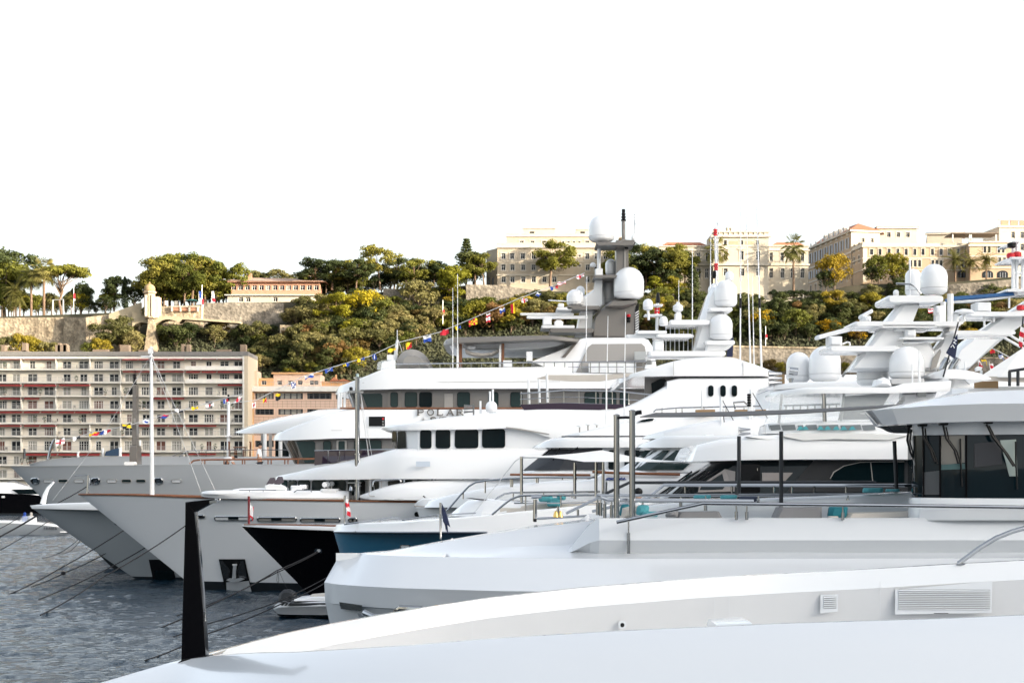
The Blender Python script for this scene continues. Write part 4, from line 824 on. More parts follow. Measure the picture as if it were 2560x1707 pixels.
# undergrowth
def undergrowth():
    n = 110000; X = nr.uniform(-118, 135, n); Yv = nr.uniform(398, 433, n); Zv = hill_z(X, Yv) + nr.uniform(0, 1., n) ** 2 * 1.8
    c = np.stack([X, Yv, Zv], -1); a = nr.normal(size=(n, 3)); a /= np.linalg.norm(a, axis=1)[:, None]; b = np.cross(a, np.array([.3, -.8, .6])); b /= np.linalg.norm(b, axis=1)[:, None]; s = nr.uniform(.18, .5, n)[:, None]
    V = np.stack([c - a * s, c - b * s * .6, c + a * s, c + b * s * .6], 1).reshape(-1, 3); me = bpy.data.meshes.new('undergrowth'); me.vertices.add(len(V)); me.vertices.foreach_set('co', V.astype('f').ravel()); me.loops.add(4 * n); me.loops.foreach_set('vertex_index', np.arange(4 * n, dtype='i')); me.polygons.add(n); me.polygons.foreach_set('loop_start', np.arange(0, 4 * n, 4, dtype='i'))
    me.materials.append(mat('undergrowth_leaf', (.055, .055, .02), .8, c2=(.02, .028, .010), nscale=.25)); me.update(); me.validate(); o = bpy.data.objects.new('undergrowth', me); col.objects.link(o); tag(o, 'low tangled undergrowth covering the steep hillside', 'undergrowth', kind='stuff')
undergrowth()
# ================================================================ yachts
gel = mat('white_gelcoat', (.81, .815, .82), .16, coat=.5, noise=.02, nscale=.3)
gel2 = mat('white_paint_soft', (.78, .79, .80), .35, noise=.03, nscale=.4)
m_taupe = mat('taupe_paint', (.15, .137, .125), .28, coat=.3, noise=.08, nscale=.5)
m_taupe_l = mat('taupe_light', (.30, .285, .265), .35, noise=.06, nscale=.5)
m_pgrey = mat('pearl_grey_hull', (.52, .535, .545), .14, coat=.5, noise=.03, nscale=.2)
m_egrey = mat('silver_grey_hull', (.78, .80, .82), .14, coat=.5, noise=.03, nscale=.2)
m_fgrey = mat('slate_grey_hull', (.38, .41, .43), .15, coat=.5, noise=.04, nscale=.2)
m_black = mat('black_hull', (.002, .002, .003), .12, spec=.10)
m_blue = mat('blue_hull', (.02, .12, .21), .14, coat=.5)
m_boot = mat('dark_boot_top', (.012, .016, .02), .4, noise=.3)
m_glass = mat('tinted_glass', (.003, .008, .010), .03, spec=.22)
m_glass_g = mat('green_tinted_glass', (.02, .036, .036), .04, spec=.35)
m_cover = mat('dark_mesh_cover', (.030, .034, .042), .7, noise=.2, nscale=2, bump=.3, bscale=6)
m_purple = mat('purple_acrylic', (.032, .020, .036), .08, spec=.6)
m_chrome = mat('polished_steel', (.42, .43, .44), .09, metal=1)
m_wood = mat('varnished_teak', (.22, .085, .035), .3, noise=.3, nscale=4)
m_blk = mat('black_fitting', (.006, .0065, .0075), .45, spec=.2)
m_dkgrey = mat('charcoal_pole', (.025, .028, .032), .45, spec=.3)
m_rope = mat('dark_rope', (.012, .012, .014), .9)
m_wire = mat('pale_wire', (.55, .56, .57), .4)
m_beigepad = mat('beige_upholstery', (.55, .51, .46), .9, noise=.08)
m_greypad = mat('grey_upholstery', (.20, .20, .205), .9, noise=.1, nscale=2)
m_aqua = mat('aqua_cushion', (.07, .31, .35), .85, noise=.15, nscale=3)
m_teal = mat('teal_cushion', (.012, .16, .20), .85, noise=.15, nscale=3)
m_sail = mat('white_sailcloth', (.74, .74, .72), .8, noise=.05)
m_sail_b = mat('beige_sailcloth', (.50, .46, .41), .85, noise=.06)
m_dksail = mat('charcoal_sailcloth', (.06, .062, .066), .8, noise=.1)
m_red = mat('signal_red', (.55, .01, .02), .4); m_brass = mat('brass', (.75, .50, .16), .2, metal=1)
FC = {'r': mat('flag_red', (.55, .012, .03), .8), 'w': mat('flag_white', (.75, .75, .75), .8), 'b': mat('flag_blue', (.015, .06, .32), .8), 'y': mat('flag_yellow', (.80, .55, .01), .8), 'k': mat('flag_black', (.01, .012, .018), .8), 'o': mat('flag_orange', (.6, .15, .01), .8), 'n': mat('flag_navy', (.008, .015, .05), .8)}
def clearmat():
    m = bpy.data.materials.new('clear_screen'); m.use_nodes = True; t = m.node_tree; b = t.nodes['Principled BSDF']; b.inputs['Base Color'].default_value = (.75, .8, .82, 1); b.inputs['Roughness'].default_value = .04; b.inputs['Alpha'].default_value = .28
    return m
m_clear = clearmat()
def body(root, name, yc, st, m, rt=.12, camber=0., sub=1, smooth=35, flare=1., sn=1, rb=0., skew=0.):
    st = crom([tuple(float(x) for x in s) for s in st], sub); mb = MB(); rings = []
    for (xt, yt, ht, xb, yb, hb) in st:
        if xt == 2000: xt = xb = 3050.
        T_, B_ = W(xt, yt, yc - ht), W(xb, yb, yc - hb); T_.y = yc - ht; H = max(T_.z - B_.z, .001); r = min(rt, H * .45, max(ht, .02) * .6)
        near = []
        if rb: q = min(rb, H * .3, max(hb, .02) * .6); near += [Vector((B_.x, yc - hb + q, B_.z)), Vector((B_.x, yc - hb + q * .3, B_.z + q * .3)), Vector((B_.x + (T_.x - B_.x) * q / H, yc - hb, B_.z + q))]
        else: near += [B_]
        for k in range(1, sn):
            v = k / sn; near.append(Vector((B_.x + (T_.x - B_.x) * v, yc - (hb + (ht - hb) * v ** flare), B_.z + (T_.z - r - B_.z) * v)))
        dx = T_.x - B_.x
        for a in (0, .33, .67, 1.): t = a * math.pi / 2; near.append(Vector((T_.x - dx * r / H * (1 - math.sin(t)) if H > .01 else T_.x, yc - ht + r * (1 - math.cos(t)), T_.z - r + r * math.sin(t))))
        if camber: near.append(Vector((T_.x, yc - ht * .4, T_.z + camber * min(1, ht / 3))))
        rings.append(near + [Vector((p.x + skew * 2 * (yc - p.y), 2 * yc - p.y, p.z)) for p in reversed(near)])
    n = len(rings[0]); V = [p for r_ in rings for p in r_]; F = []
    for i in range(len(rings) - 1):
        for j in range(n): F.append((i * n + j, (i + 1) * n + j, (i + 1) * n + (j + 1) % n, i * n + (j + 1) % n))
    F += [tuple(range(n)), tuple(reversed(range((len(rings) - 1) * n, len(rings) * n)))]
    mb.add(V, F); return mb.build(name, m, root, smooth)
def hbf(st, off=.0):
    tab = sorted((s[0], s[2]) for s in st); return lambda px: np.interp(px, [t[0] for t in tab], [t[1] for t in tab]) + off
def panel(root, name, pts, yf, m, out=.02, thick=.06, smooth=0):
    F_ = []
    for (x, y) in pts:
        Y = yf(x, y) if callable(yf) else yf; F_.append(W(x, y, Y) + Vector((0, -out, 0)))
    mb = MB(); mb.prism(list(reversed(F_)), [v + Vector((0, thick, 0)) for v in reversed(F_)]); return mb.build(name, m, root, smooth)
def rr(x0, y0, x1, y1, r, n=4, sh=0.):
    P = []
    for (cx, cy, a0) in ((x1 - r, y0 + r, -90), (x1 - r, y1 - r, 0), (x0 + r, y1 - r, 90), (x0 + r, y0 + r, 180)):
        for k in range(n + 1): a = R(a0 + 90 * k / n); x, y = cx + r * math.cos(a), cy + r * math.sin(a); P.append((x + sh * (y1 - y), y))
    return P
def ring(root, name, x0, y0, x1, y1, r, yf, m, wd=.05, out=.03):
    pts = rr(x0, y0, x1, y1, r, 5); P = [W(x, y, yf(x, y) if callable(yf) else yf) + Vector((0, -out, 0)) for x, y in pts]; P.append(P[0]); mb = MB(); mb.tube(P, wd, 6, cap=False); return mb.build(name, m, root)
def win(root, x0, y0, x1, y1, r, yf, m=None, fr=None, sh=0.):
    o = panel(root, 'window', rr(x0, y0, x1, y1, r, sh=sh), yf, m or m_glass, .02, .05)
    if fr: f = panel(o, 'window_frame', rr(x0 - 1.3, y0 - 1.3, x1 + 1.3, y1 + 1.3, r + 1, sh=sh), yf, fr, .008, .04)
    return o
def tp(root, name, pts, Y, r, m, n=8, r1=None):
    mb = MB(); mb.tube([W(x, y, Y) for x, y in pts], r, n, r1=r1); return mb.build(name, m, root)
def dome(root, px, top, bot, wpx, Y, name='radome', m=None, seam=True):
    k = Y / FPX; R_ = wpx / 2 * k; H = (bot - top) * k; p = W(px, bot, Y); c = max(H - R_, .3 * H); prof = [(R_ * .70, 0), (R_ * .93, .07 * H), (R_ * .985, .12 * H), (R_, .2 * H), (R_, c)] + [(R_ * math.cos(t), c + (H - c) * math.sin(t)) for t in np.linspace(.15, 1.5, 9)]
    mb = MB(); mb.lathe(p, prof, 28); o = mb.build(name, m or gel, root, 50)
    if seam: mb = MB(); mb.lathe(p + Vector((0, 0, .195 * H)), [(R_ * 1.0, -.01), (R_ * 1.012, -.005), (R_ * 1.012, .012), (R_ * 1.0, .017)], 28); mb.build('seam', m_taupe_l if 0 else mat('seam_grey', (.5, .5, .5), .5), o)
    return o
def plate(root, name, pts, Y0, Y1, m, bev=.06, smooth=35):
    """solid with a side outline drawn in photo pixels at its near side, extruded in depth, edges rounded"""
    P = [W(x, y, Y0) for x, y in pts]; c = sum(P, Vector()) / len(P)
    def sh(v, k):
        d = v - c; L = d.length; return c + d * max(0, (L - k)) / L if L > 1e-6 else v
    b = min(bev, (Y1 - Y0) * .3); F_ = [sh(v, b) for v in P]; rings = [F_, [v + Vector((0, b, 0)) for v in P], [v + Vector((0, Y1 - Y0 - b, 0)) for v in P], [v + Vector((0, Y1 - Y0, 0)) for v in F_]]
    n = len(P); V = [p for r_ in rings for p in r_]; F = [tuple(range(n)), tuple(reversed(range(3 * n, 4 * n)))]
    for i in range(3):
        for j in range(n): F.append((i * n + j, (i + 1) * n + j, (i + 1) * n + (j + 1) % n, i * n + (j + 1) % n))
    return MB().add(V, F).build(name, m, root, smooth)
def slab(x0, y0, x1, y1, r=None):
    r = min((y1 - y0) / 2 * .95, (x1 - x0) / 2) if r is None else r; return rr(x0, y0, x1, y1, r)
def mirror_y(P, yc): return [Vector((p.x, 2 * yc - p.y, p.z)) for p in P]
class Hull:
    def __init__(s, root, yc, B, sheer, foot, stern, m, boot=.3, flare=1.35, rake=1., wl=.88, ent=.5, fn=.75, cap=None, capw=.06, name='hull'):
        s.yc, s.B, s.wl, s.flare, s.rake, s.fn = yc, B, wl, flare, rake, fn; zb = -.8; s.zb = zb
        t0 = W(*sheer[0], yc); s.Xt = t0.x; s.Xf = W(foot, 1400, yc).x; s.Xs = W(stern, 1200, yc - B).x; s.L = s.Xs - s.Xt; s.ent = ent
        # sheer heights against x
        tab = []
        for px, py in sheer:
            Y = yc
            for _ in range(4): Y = yc - s.hbT((W(px, py, Y).x - s.Xt) / s.L)
            p = W(px, py, Y); tab.append((p.x, p.z))
        s.tab = tab; ts = [0, .006, .015, .03, .05, .08, .12, .16, .21, .26, .32, .4, .5, .62, .75, .88, 1]; mb = MB(); vs = 9; rows = []
        for t in ts:
            zT = s.zT(s.Xt + s.L * t); v0 = (boot - zb) / (zT - zb); vv = [0, v0] + [v0 + (1 - v0) * (k / (vs - 2)) for k in range(1, vs - 1)]
            rows.append([s.pt(t, v, zT) for v in vv])
        n = len(rows[0])
        for side in (0, 1):
            V = [p if not side else Vector((p.x, 2 * yc - p.y, p.z)) for r_ in rows for p in r_]
            for i in range(len(ts) - 1):
                a = i * n
            Fh = [(i * n + j, (i + 1) * n + j, (i + 1) * n + j + 1, i * n + j + 1) for i in range(len(ts) - 1) for j in range(1, n - 1)]; Fb = [(i * n, (i + 1) * n, (i + 1) * n + 1, i * n + 1) for i in range(len(ts) - 1)]
            if side: Fh = [tuple(reversed(f)) for f in Fh]; Fb = [tuple(reversed(f)) for f in Fb]
            k = len(mb.v); mb.add(V, Fh, 0); mb.f += [[i + k for i in f] for f in Fb]; mb.mi += [1] * len(Fb)
        k = len(mb.v); ed = [rows[i][-1] for i in range(len(ts))]; mb.add(list(ed[-1:]) + [Vector((ed[-1].x, 2 * yc - ed[-1].y, ed[-1].z))] + [rows[-1][0], Vector((rows[-1][0].x, 2 * yc - rows[-1][0].y, rows[-1][0].z))], [(0, 2, 3, 1)], 0)
        s.obj = mb.build(name, [m, m_boot], root, 50)
        dk = MB(); V = [p + Vector((0, 0, -.06)) for p in ed] + [Vector((p.x, 2 * yc - p.y, p.z - .06)) for p in ed]; N = len(ed); dk.add(V, [(i, i + 1, N + i + 1, N + i) for i in range(N - 1)]); dk.build('foredeck', mat('teak_deck', (.35, .25, .16), .7, noise=.2, nscale=2), root)
        if cap:
            mb = MB()
            for sd in (0, 1): mb.tube([p if not sd else Vector((p.x, 2 * yc - p.y, p.z)) for p in ed], capw, 6)
            mb.build('cap_rail', cap, root)
    def hbT(s, t): return s.B * math.sin(min(1, max(t, 0) / s.ent) * math.pi / 2) ** s.fn
    def zT(s, x): return float(np.interp(x, *zip(*s.tab)))
    def pt(s, t, v, zT):
        x = (s.Xf + (s.Xs - s.Xf) * t) * (1 - v ** s.rake) + (s.Xt + s.L * t) * v ** s.rake
        hb = s.B * s.wl * math.sin(min(1, t / s.ent) * math.pi / 2) ** (s.fn * 1.3); h = hb + (s.hbT(t) - hb) * v ** s.flare
        return Vector((x, s.yc - h, s.zb + (zT - s.zb) * v))
    def y(s, px, py):
        Y = s.yc - s.B * .6
        for _ in range(8):
            p = W(px, py, Y); v = min(1, max(0, (p.z - s.zb) / (s.zT(p.x) - s.zb))); a = s.Xf + (s.Xt - s.Xf) * v ** s.rake; t = max(0, (p.x - a) / (s.Xs - a)); Y = s.pt(t, v, s.zT(p.x)).y
        return Y
def rails(root, top, base, Y, r=.025, name='guard_rail', m=None, mid=(), n=None):
    """top: polyline px; base: list of (px, py_top, py_bottom) stanchions"""
    m = m or m_chrome; o = tp(root, name, top, Y, r, m)
    for k in mid: tp(o, 'mid_rail', k, Y, r * .7, m, 6)
    for (px, a, b) in base: tp(o, 'stanchion', [(px, a), (px, b)], Y, r * .8, m, 6)
    return o
def flag_mesh(root, name, p, du, dv, pat, nx=8, ny=5, wav=.06):
    """cloth from corner p along du (fly) and dv (hoist down) with pat(u,v)->colour key"""
    keys = sorted({pat((i + .5) / nx, (j + .5) / ny) for i in range(nx) for j in range(ny)} - {None}); V = []; F = []; MI = []; n_ = du.cross(dv).normalized(); ph = rnd.uniform(0, 6)
    for j in range(ny + 1):
        for i in range(nx + 1): V.append(p + du * (i / nx) + dv * (j / ny) + n_ * wav * math.sin(i * .9 + j * .5 + ph))
    for j in range(ny):
        for i in range(nx):
            k = pat((i + .5) / nx, (j + .5) / ny)
            if k: a = j * (nx + 1) + i; F.append((a, a + 1, a + nx + 2, a + nx + 1)); MI.append(keys.index(k))
    mb = MB(); mb.v = [Vector(v) for v in V]; mb.f = [list(f) for f in F]; mb.mi = MI; return mb.build(name, [FC[k] for k in keys], root, 60)
PATS = {'cross_rw': lambda u, v: 'r' if abs(u - .5) < .13 or abs(v - .5) < .15 else 'w', 'checker_yk': lambda u, v: 'y' if (u < .5) == (v < .5) else 'k', 'rb': lambda u, v: 'r' if v < .5 else 'b', 'bordb': lambda u, v: 'b' if .3 < u < .72 and .3 < v < .72 else 'w', 'wk': lambda u, v: 'w' if u < .55 else 'k', 'wb': lambda u, v: 'w' if v < .5 else 'b',
        'y': lambda u, v: 'y', 'r': lambda u, v: 'r', 'dot': lambda u, v: 'r' if (u - .5) ** 2 + (v - .5) ** 2 < .07 else 'w', 'diag_yr': lambda u, v: 'y' if u + v < 1 else 'r', 'wrw': lambda u, v: 'w' if u < .33 else 'r' if u < .66 else 'w', 'bwr': lambda u, v: 'b' if u < .35 else 'w' if u < .65 else 'r', 'ry': lambda u, v: 'r' if u < .5 else 'y', 'saltb': lambda u, v: 'w' if abs(u - v) < .16 or abs(u + v - 1) < .16 else 'b', 'ybk': lambda u, v: 'y' if v < .5 else 'k', 'check_ro': lambda u, v: 'y' if (int(u * 4) + int(v * 3)) % 2 else 'r', 'yb': lambda u, v: 'y' if u < .5 else 'b', 'bdot': lambda u, v: 'w' if (u - .5) ** 2 + (v - .5) ** 2 < .06 else 'b', 'rwr': lambda u, v: 'r' if int(v * 4) % 2 else 'w', 'orb': lambda u, v: 'o' if abs(v - .5) < .2 else 'r'}
def bunting(label, line, Y, flags, m=None):
    """flag line: polyline px, flags [(px, py, w_px, h_px, pattern, slant)] hanging from it"""
    root = thing('signal_flag_line', label, 'flag line', W(*line[0], Y)); tp(root, 'halyard', line, Y, .022, m or m_wire, 5); k = Y / FPX
    for (px, py, wp, hp, pat, sl) in flags:
        p = W(px, py, Y - .04); flag_mesh(root, 'signal_flag', p, Vector((wp * k * math.cos(sl), .1, wp * k * math.sin(sl))), Vector((-hp * k * math.sin(sl) * .2 + .05, -.15, -hp * k)), PATS[pat])
    return root
GL = {'P': [([(.12, 0), (.12, 1)], .17), ([(.12, .97), (.6, .97), (.85, .85), (.85, .6), (.6, .48), (.12, .48)], .09), ([(-.05, .03), (.32, .03)], .06), ([(-.05, .97), (.2, .97)], .06)],
      'O': [([(.5 + .42 * math.cos(a), .5 + .48 * math.sin(a)) for a in np.linspace(0, 6.283, 17)], .11)], 'L': [([(.15, 0), (.15, 1)], .17), ([(-.02, .97), (.35, .97)], .06), ([(0, .04), (.8, .04), (.86, .25)], .08)],
      'A': [([(.08, 0), (.5, 1)], .08), ([(.5, 1), (.92, 0)], .16), ([(.25, .34), (.75, .34)], .07), ([(-.05, .03), (.22, .03)], .06), ([(.75, .03), (1.08, .03)], .06)],
      'R': [([(.12, 0), (.12, 1)], .17), ([(.12, .97), (.6, .97), (.8, .85), (.8, .62), (.6, .5), (.12, .5)], .09), ([(.5, .5), (.95, 0)], .14), ([(-.05, .03), (.32, .03)], .06), ([(-.05, .97), (.2, .97)], .06)],
      'S': [([(.85, .8), (.7, .95), (.35, .97), (.15, .8), (.25, .58), (.7, .44), (.87, .22), (.65, .03), (.3, .03), (.1, .22)], .12)], 'T': [([(.5, 0), (.5, 1)], .17), ([(.02, .8), (.06, .96), (.94, .96), (.98, .8)], .08), ([(.3, .03), (.7, .03)], .06)],
      'F': [([(.12, 0), (.12, 1)], .14), ([(.12, .95), (.75, .95)], .1), ([(.12, .52), (.65, .52)], .1)], 'E': [([(.12, 0), (.12, 1)], .14), ([(.12, .95), (.75, .95)], .1), ([(.12, .52), (.65, .52)], .1), ([(.12, .05), (.75, .05)], .1)]}
def letters(root, text, px, py, hpx, yf, m, wpx=None, gap=.28, out=.05):
    wpx = wpx or hpx * .8; x = px
    for ch in text:
        if ch == ' ': x += wpx; continue
        mb = MB()
        for pts, wd in GL[ch]:
            for (a, b) in zip(pts[:-1], pts[1:]):
                A_, B_ = Vector((x + a[0] * wpx, py - a[1] * hpx)), Vector((x + b[0] * wpx, py - b[1] * hpx)); d = (B_ - A_); 
                if d.length < 1e-6: continue
                d = d.normalized(); n_ = Vector((-d.y, d.x)) * wd * hpx * .72; e = d * wd * hpx * .2
                q = [A_ - e + n_, B_ + e + n_, B_ + e - n_, A_ - e - n_]; Y = yf(x, py) if callable(yf) else yf; P = [W(v.x, v.y, Y) + Vector((0, -out, 0)) for v in q]
                if (P[1] - P[0]).cross(P[2] - P[0]).y > 0: P.reverse()
                mb.prism(P, [v + Vector((0, out * .8, 0)) for v in P])
        mb.build('letter_' + ch.lower(), m, root, 0); x += wpx * (1 + gap)
# ---------------------------------------------------------------- far white yacht behind the grey one
def yacht_g():
    yc = 118.; r = thing('white_yacht', 'white yacht with pointed roof overhang moored beyond the grey hulled yacht', 'yacht', W(600, 1500, yc).xy.to_3d())
    H = Hull(r, yc, 5.5, [(72, 1160), (110, 1150), (160, 1144), (240, 1140), (420, 1140), (640, 1141), (2000, 1141)], 330, 2200, gel, ent=.42, fn=.7)
    st = [(592, 1078, .6, 588, 1081, .5), (620, 1069, 2.2, 612, 1083, 2.1), (690, 1050, 3.8, 690, 1083, 3.8), (760, 1037, 4.4, 760, 1083, 4.4), (830, 1028, 4.6, 830, 1082, 4.6), (1200, 1026, 4.7, 1200, 1082, 4.7)]
    body(r, 'roof_overhang', yc, st, gel, rt=.5, sub=3, camber=.3)
    st = [(688, 1082, 3.2, 688, 1142, 3.2), (760, 1082, 3.6, 760, 1142, 3.6), (1200, 1082, 4, 1200, 1142, 4)]; body(r, 'saloon', yc, st, m_glass, rt=.03)
    for px in (662, 701, 727): tp(r, 'pillar', [(px, 1084), (px, 1142)], yc - 4.2, .13, gel)
    for x0, x1 in ((652, 658), (672, 680)): panel(r, 'sliding_door', [(x0, 1084), (x1, 1084), (x1, 1142), (x0, 1142)], yc - 4., m_taupe_l)
    rails(r, [(448, 1141), (470, 1127), (560, 1124), (735, 1124)], [(x, 1125, 1141) for x in (490, 515, 560, 605, 650, 700, 730)], yc - 4.8)
    rails(r, [(430, 1141), (455, 1128), (480, 1126), (500, 1126)], [(470, 1127, 1141), (498, 1126, 1141)], yc - 3.4)
    o = tp(r, 'signal_mast', [(571, 1142), (571, 1003)], yc - 1, .13, gel2, r1=.09); panel(o, 'mast_bracket', slab(563, 1088, 578, 1092), yc - 1.1, gel2, .1, .3); tp(o, 'mast_light', [(571, 1003), (571, 986)], yc - 1, .07, m_blk)
    for i, px in enumerate((582, 617)):
        c = thing('deck_chair', ('wooden deck chair left of the table on the far white yacht', 'wooden deck chair right of the table on the far white yacht')[i], 'chair', W(px, 1141, yc - 3)); mb = MB(); p = W(px, 1141, yc - 3)
        mb.box((p.x - .25, p.y - .25, p.z + .42), (p.x + .25, p.y + .25, p.z + .47)); mb.build('seat', m_wood, c, 0); s = -1 if i == 0 else 1
        mb = MB()
        for k in range(4): mb.box((p.x + s * .22, p.y - .22 + k * .13, p.z + .45), (p.x + s * .27, p.y - .16 + k * .13, p.z + .98))
        mb.box((p.x + s * .21, p.y - .26, p.z + .95), (p.x + s * .28, p.y + .26, p.z + 1.02)); mb.build('backrest', m_wood, c, 0)
        for x in (-.24, .2):
            for y in (-.24, .2): mb = MB(); mb.box((p.x + x, p.y + y, p.z), (p.x + x + .05, p.y + y + .05, p.z + .42)); mb.build('leg', m_wood, c, 0)
    c = thing('deck_table', 'low wooden table between the deck chairs', 'table', W(600, 1141, yc - 3)); mb = MB(); p = W(600, 1141, yc - 3); mb.box((p.x - .4, p.y - .4, p.z + .6), (p.x + .4, p.y + .4, p.z + .65)); mb.build('tabletop', m_wood, c, 0)
    for x in (-.35, .3):
        for y in (-.35, .3): mb = MB(); mb.box((p.x + x, p.y + y, p.z), (p.x + x + .05, p.y + y + .05, p.z + .6)); mb.build('leg', m_wood, c, 0)
    tp(r, 'jackstaff', [(121, 1148), (124, 1130), (130, 1110), (136, 1098)], yc, .12, m_chrome, r1=.07)
    panel(r, 'crane', [(262, 1139), (266, 1128), (290, 1121), (298, 1121), (298, 1139)], yc - 2, mat('crane_blue', (.02, .05, .10), .4), .1, .6); tp(r, 'crane_post', [(300, 1141), (300, 1118)], yc - 2, .12, gel2)
    for px, t in ((61, 1121), (195, 1128), (257, 1120), (350, 1100)): tp(r, 'antenna_post', [(px, 1146), (px, t)], yc - 1.5, .08, m_chrome if px < 100 else gel2)
yacht_g()
# ---------------------------------------------------------------- grey hulled yacht with taupe superstructure
def polar():
    yc = 100.5; r = thing('grey_yacht', 'grey hulled yacht with taupe windows and POLAR STAR lettering', 'yacht', W(700, 1500, yc).xy.to_3d())
    H = Hull(r, yc, 5.7, [(25, 1165), (120, 1164), (640, 1160), (2000, 1157)], 318, 2900, m_pgrey, boot=.9, ent=.42, fn=.75)
    for px in (88, 239, 396):
        o = panel(r, 'fairlead', rr(px - 11, 1194, px + 11, 1210, 7.5, 5), H.y, m_blk, .02, .06); ring(o, 'fairlead_rim', px - 10, 1195, px + 10, 1209, 6.5, H.y, m_chrome, .05, .05); panel(o, 'fairlead_roller', rr(px - 6, 1198, px + 6, 1207, 4), H.y, m_chrome, .05, .05)
    for px in (121, 158, 197, 279, 316, 352, 441): o = panel(r, 'hull_slot', rr(px - 12, 1198, px + 12, 1206, 3.9, 4), H.y, gel2 if px in (121, 197, 441, 279) else m_glass_g, .015, .05); ring(o, 'slot_rim', px - 12, 1198, px + 12, 1206, 3.9, H.y, m_taupe_l, .02, .02)
    # fore mast
    plate(r, 'mast_foot', [(323, 1160), (323, 1118), (327, 1113), (341, 1113), (343, 1160)], yc - .9, yc + .4, m_taupe, .05)
    o = plate(r, 'fore_mast', [(329.5, 1114), (331.5, 962), (340.5, 962), (341.5, 1114)], yc - .55, yc + .1, m_taupe, .05)
    for k in range(5): mb = MB(); p = W(337, 961 - 5.2 * k, yc - .25); mb.lathe(p, [(.10, 0), (.14, .02), (.14, .05), (.09, .07), (.09, .11)], 10); mb.build('navigation_light', m_blk, o)
    tp(o, 'finial', [(337.5, 938), (337.5, 925)], yc - .25, .02, m_blk); panel(o, 'mast_box', rr(333.5, 1045, 338.5, 1056, 1.5), yc - .6, m_taupe_l); panel(o, 'bracket', [(319, 980), (331, 966), (331, 985), (325, 988)], yc - .4, m_blk)
    panel(r, 'deck_locker', rr(311, 1154, 338, 1163, 4), yc - 2, gel2, .1, .6)
    o = rails(r, [(474, 1159), (484, 1151), (500, 1149), (840, 1146)], [(x, 1149, 1160) for x in (505, 512, 560, 568, 606, 612, 670, 678, 712, 720, 745, 790)], yc - 5.4, .05, 'teak_rail', m_wood)
    # main deck house
    st = [(706, 1100, 2.6, 737, 1161, 2.6), (716, 1099, 3.8, 747, 1161, 3.8), (735, 1098, 4.9, 760, 1161, 4.9), (1000, 1095, 5.2, 1000, 1161, 5.2), (2000, 1095, 5.2, 2000, 1161, 5.2)]
    body(r, 'main_deckhouse', yc, st, m_taupe, rt=.05)
    y1 = yc - 5.2 - .02
    for i, (x0, x1, m) in enumerate(((712, 722, m_glass), (726, 736, m_glass))):
        panel(r, 'windscreen_pane', [(x0, 1102), (x0 + 8, 1102), (x1 + 26, 1158), (x1 + 18, 1158)], lambda x, y: yc - np.interp(x - (y - 1100) * .5, [706, 716, 735], [2.6, 3.8, 4.9]) - .05, m, .02, .05)
    panel(r, 'window', [(740, 1103), (783, 1102), (788, 1106), (788, 1152), (784, 1156), (762, 1157)], yc - 5.0, m_glass_g)
    for (x0, x1, y0, y2) in ((809, 827, 1103, 1138), (846, 862, 1102, 1128), (886, 916, 1101, 1127), (923, 953, 1101, 1127)): win(r, x0, y0, x1, y2, 4, y1, m_glass_g, m_blk)
    panel(r, 'door', rr(841, 1100, 867, 1155, 4), y1, m_taupe_l, .012, .03)
    st = [(688, 1084, 2.9, 681, 1100, 2.9), (700, 1079, 4.1, 695, 1100, 4.1), (730, 1067, 5.0, 727, 1100, 5.0), (780, 1048, 5.5, 780, 1098, 5.5), (829, 1029, 5.7, 829, 1096, 5.7), (880, 1021, 5.75, 880, 1095, 5.75), (1300, 1019, 5.75, 1300, 1094, 5.75), (2000, 1019, 5.75, 2000, 1094, 5.75)]
    body(r, 'bridge_deck_side', yc, st, gel, rt=.18); hb = hbf(st)
    mb = MB(); mb.tube([W(x, 1020.5, yc - 5.7) for x in (850, 900, 1300, 1700)], .06, 6); mb.build('cap_rail', m_wood, r)
    yb = yc - 5.77
    panel(r, 'knuckle_line', [(700, 1077.5), (830, 1076), (1100, 1075), (1100, 1074.3), (830, 1075.2), (702, 1076.7)], lambda x, y: yc - hb(x) - .0, m_taupe_l, .02, .05)
    o = panel(r, 'navigation_light_box', [(920, 1039.5), (964, 1039.5), (964, 1067), (920, 1067)], yb, gel2, .06, .08); panel(o, 'light_recess', [(922, 1041), (962.5, 1041), (962.5, 1065.5), (922, 1065.5)], yb - .05, m_blk, .02, .04)
    for k in range(3): panel(o, 'side_lamp', rr(955.5, 1044 + 7 * k, 960, 1049 + 7 * k, 1.5), yb - .07, m_chrome if k else m_red, .03, .05)
    letters(r, 'POLAR', 1043, 1038, 15, yb, m_taupe, 18, .36, .10); letters(r, 'STAR', 1074, 1057.5, 15, yb, m_taupe, 18, .36, .10)
    star = MB()
    for k in range(8): a = k * math.pi / 4; rr_ = 5.5 if k % 2 == 0 else 3.; p = [(1058, 1049), (1058 + rr_ * math.cos(a), 1049 + 1.5 * rr_ * math.sin(a)), (1058 + 1.2 * math.cos(a + .4), 1049 + 1.2 * math.sin(a + .4))]; P = [W(*q, yb) + Vector((0, -.06, 0)) for q in p]; star.prism(P, [v + Vector((0, .05, 0)) for v in P])
    star.build('compass_star', m_taupe, r, 0)
    # bridge deck house
    st = [(866, 974, 2.4, 882, 1021, 2.4), (875, 973, 3.8, 889, 1021, 3.8), (895, 972, 4.9, 903, 1021, 4.9), (1000, 971, 5.1, 1000, 1021, 5.1), (2000, 970, 5.1, 2000, 1021, 5.1)]
    body(r, 'bridge_house', yc, st, m_taupe, rt=.04); y2 = yc - 5.13
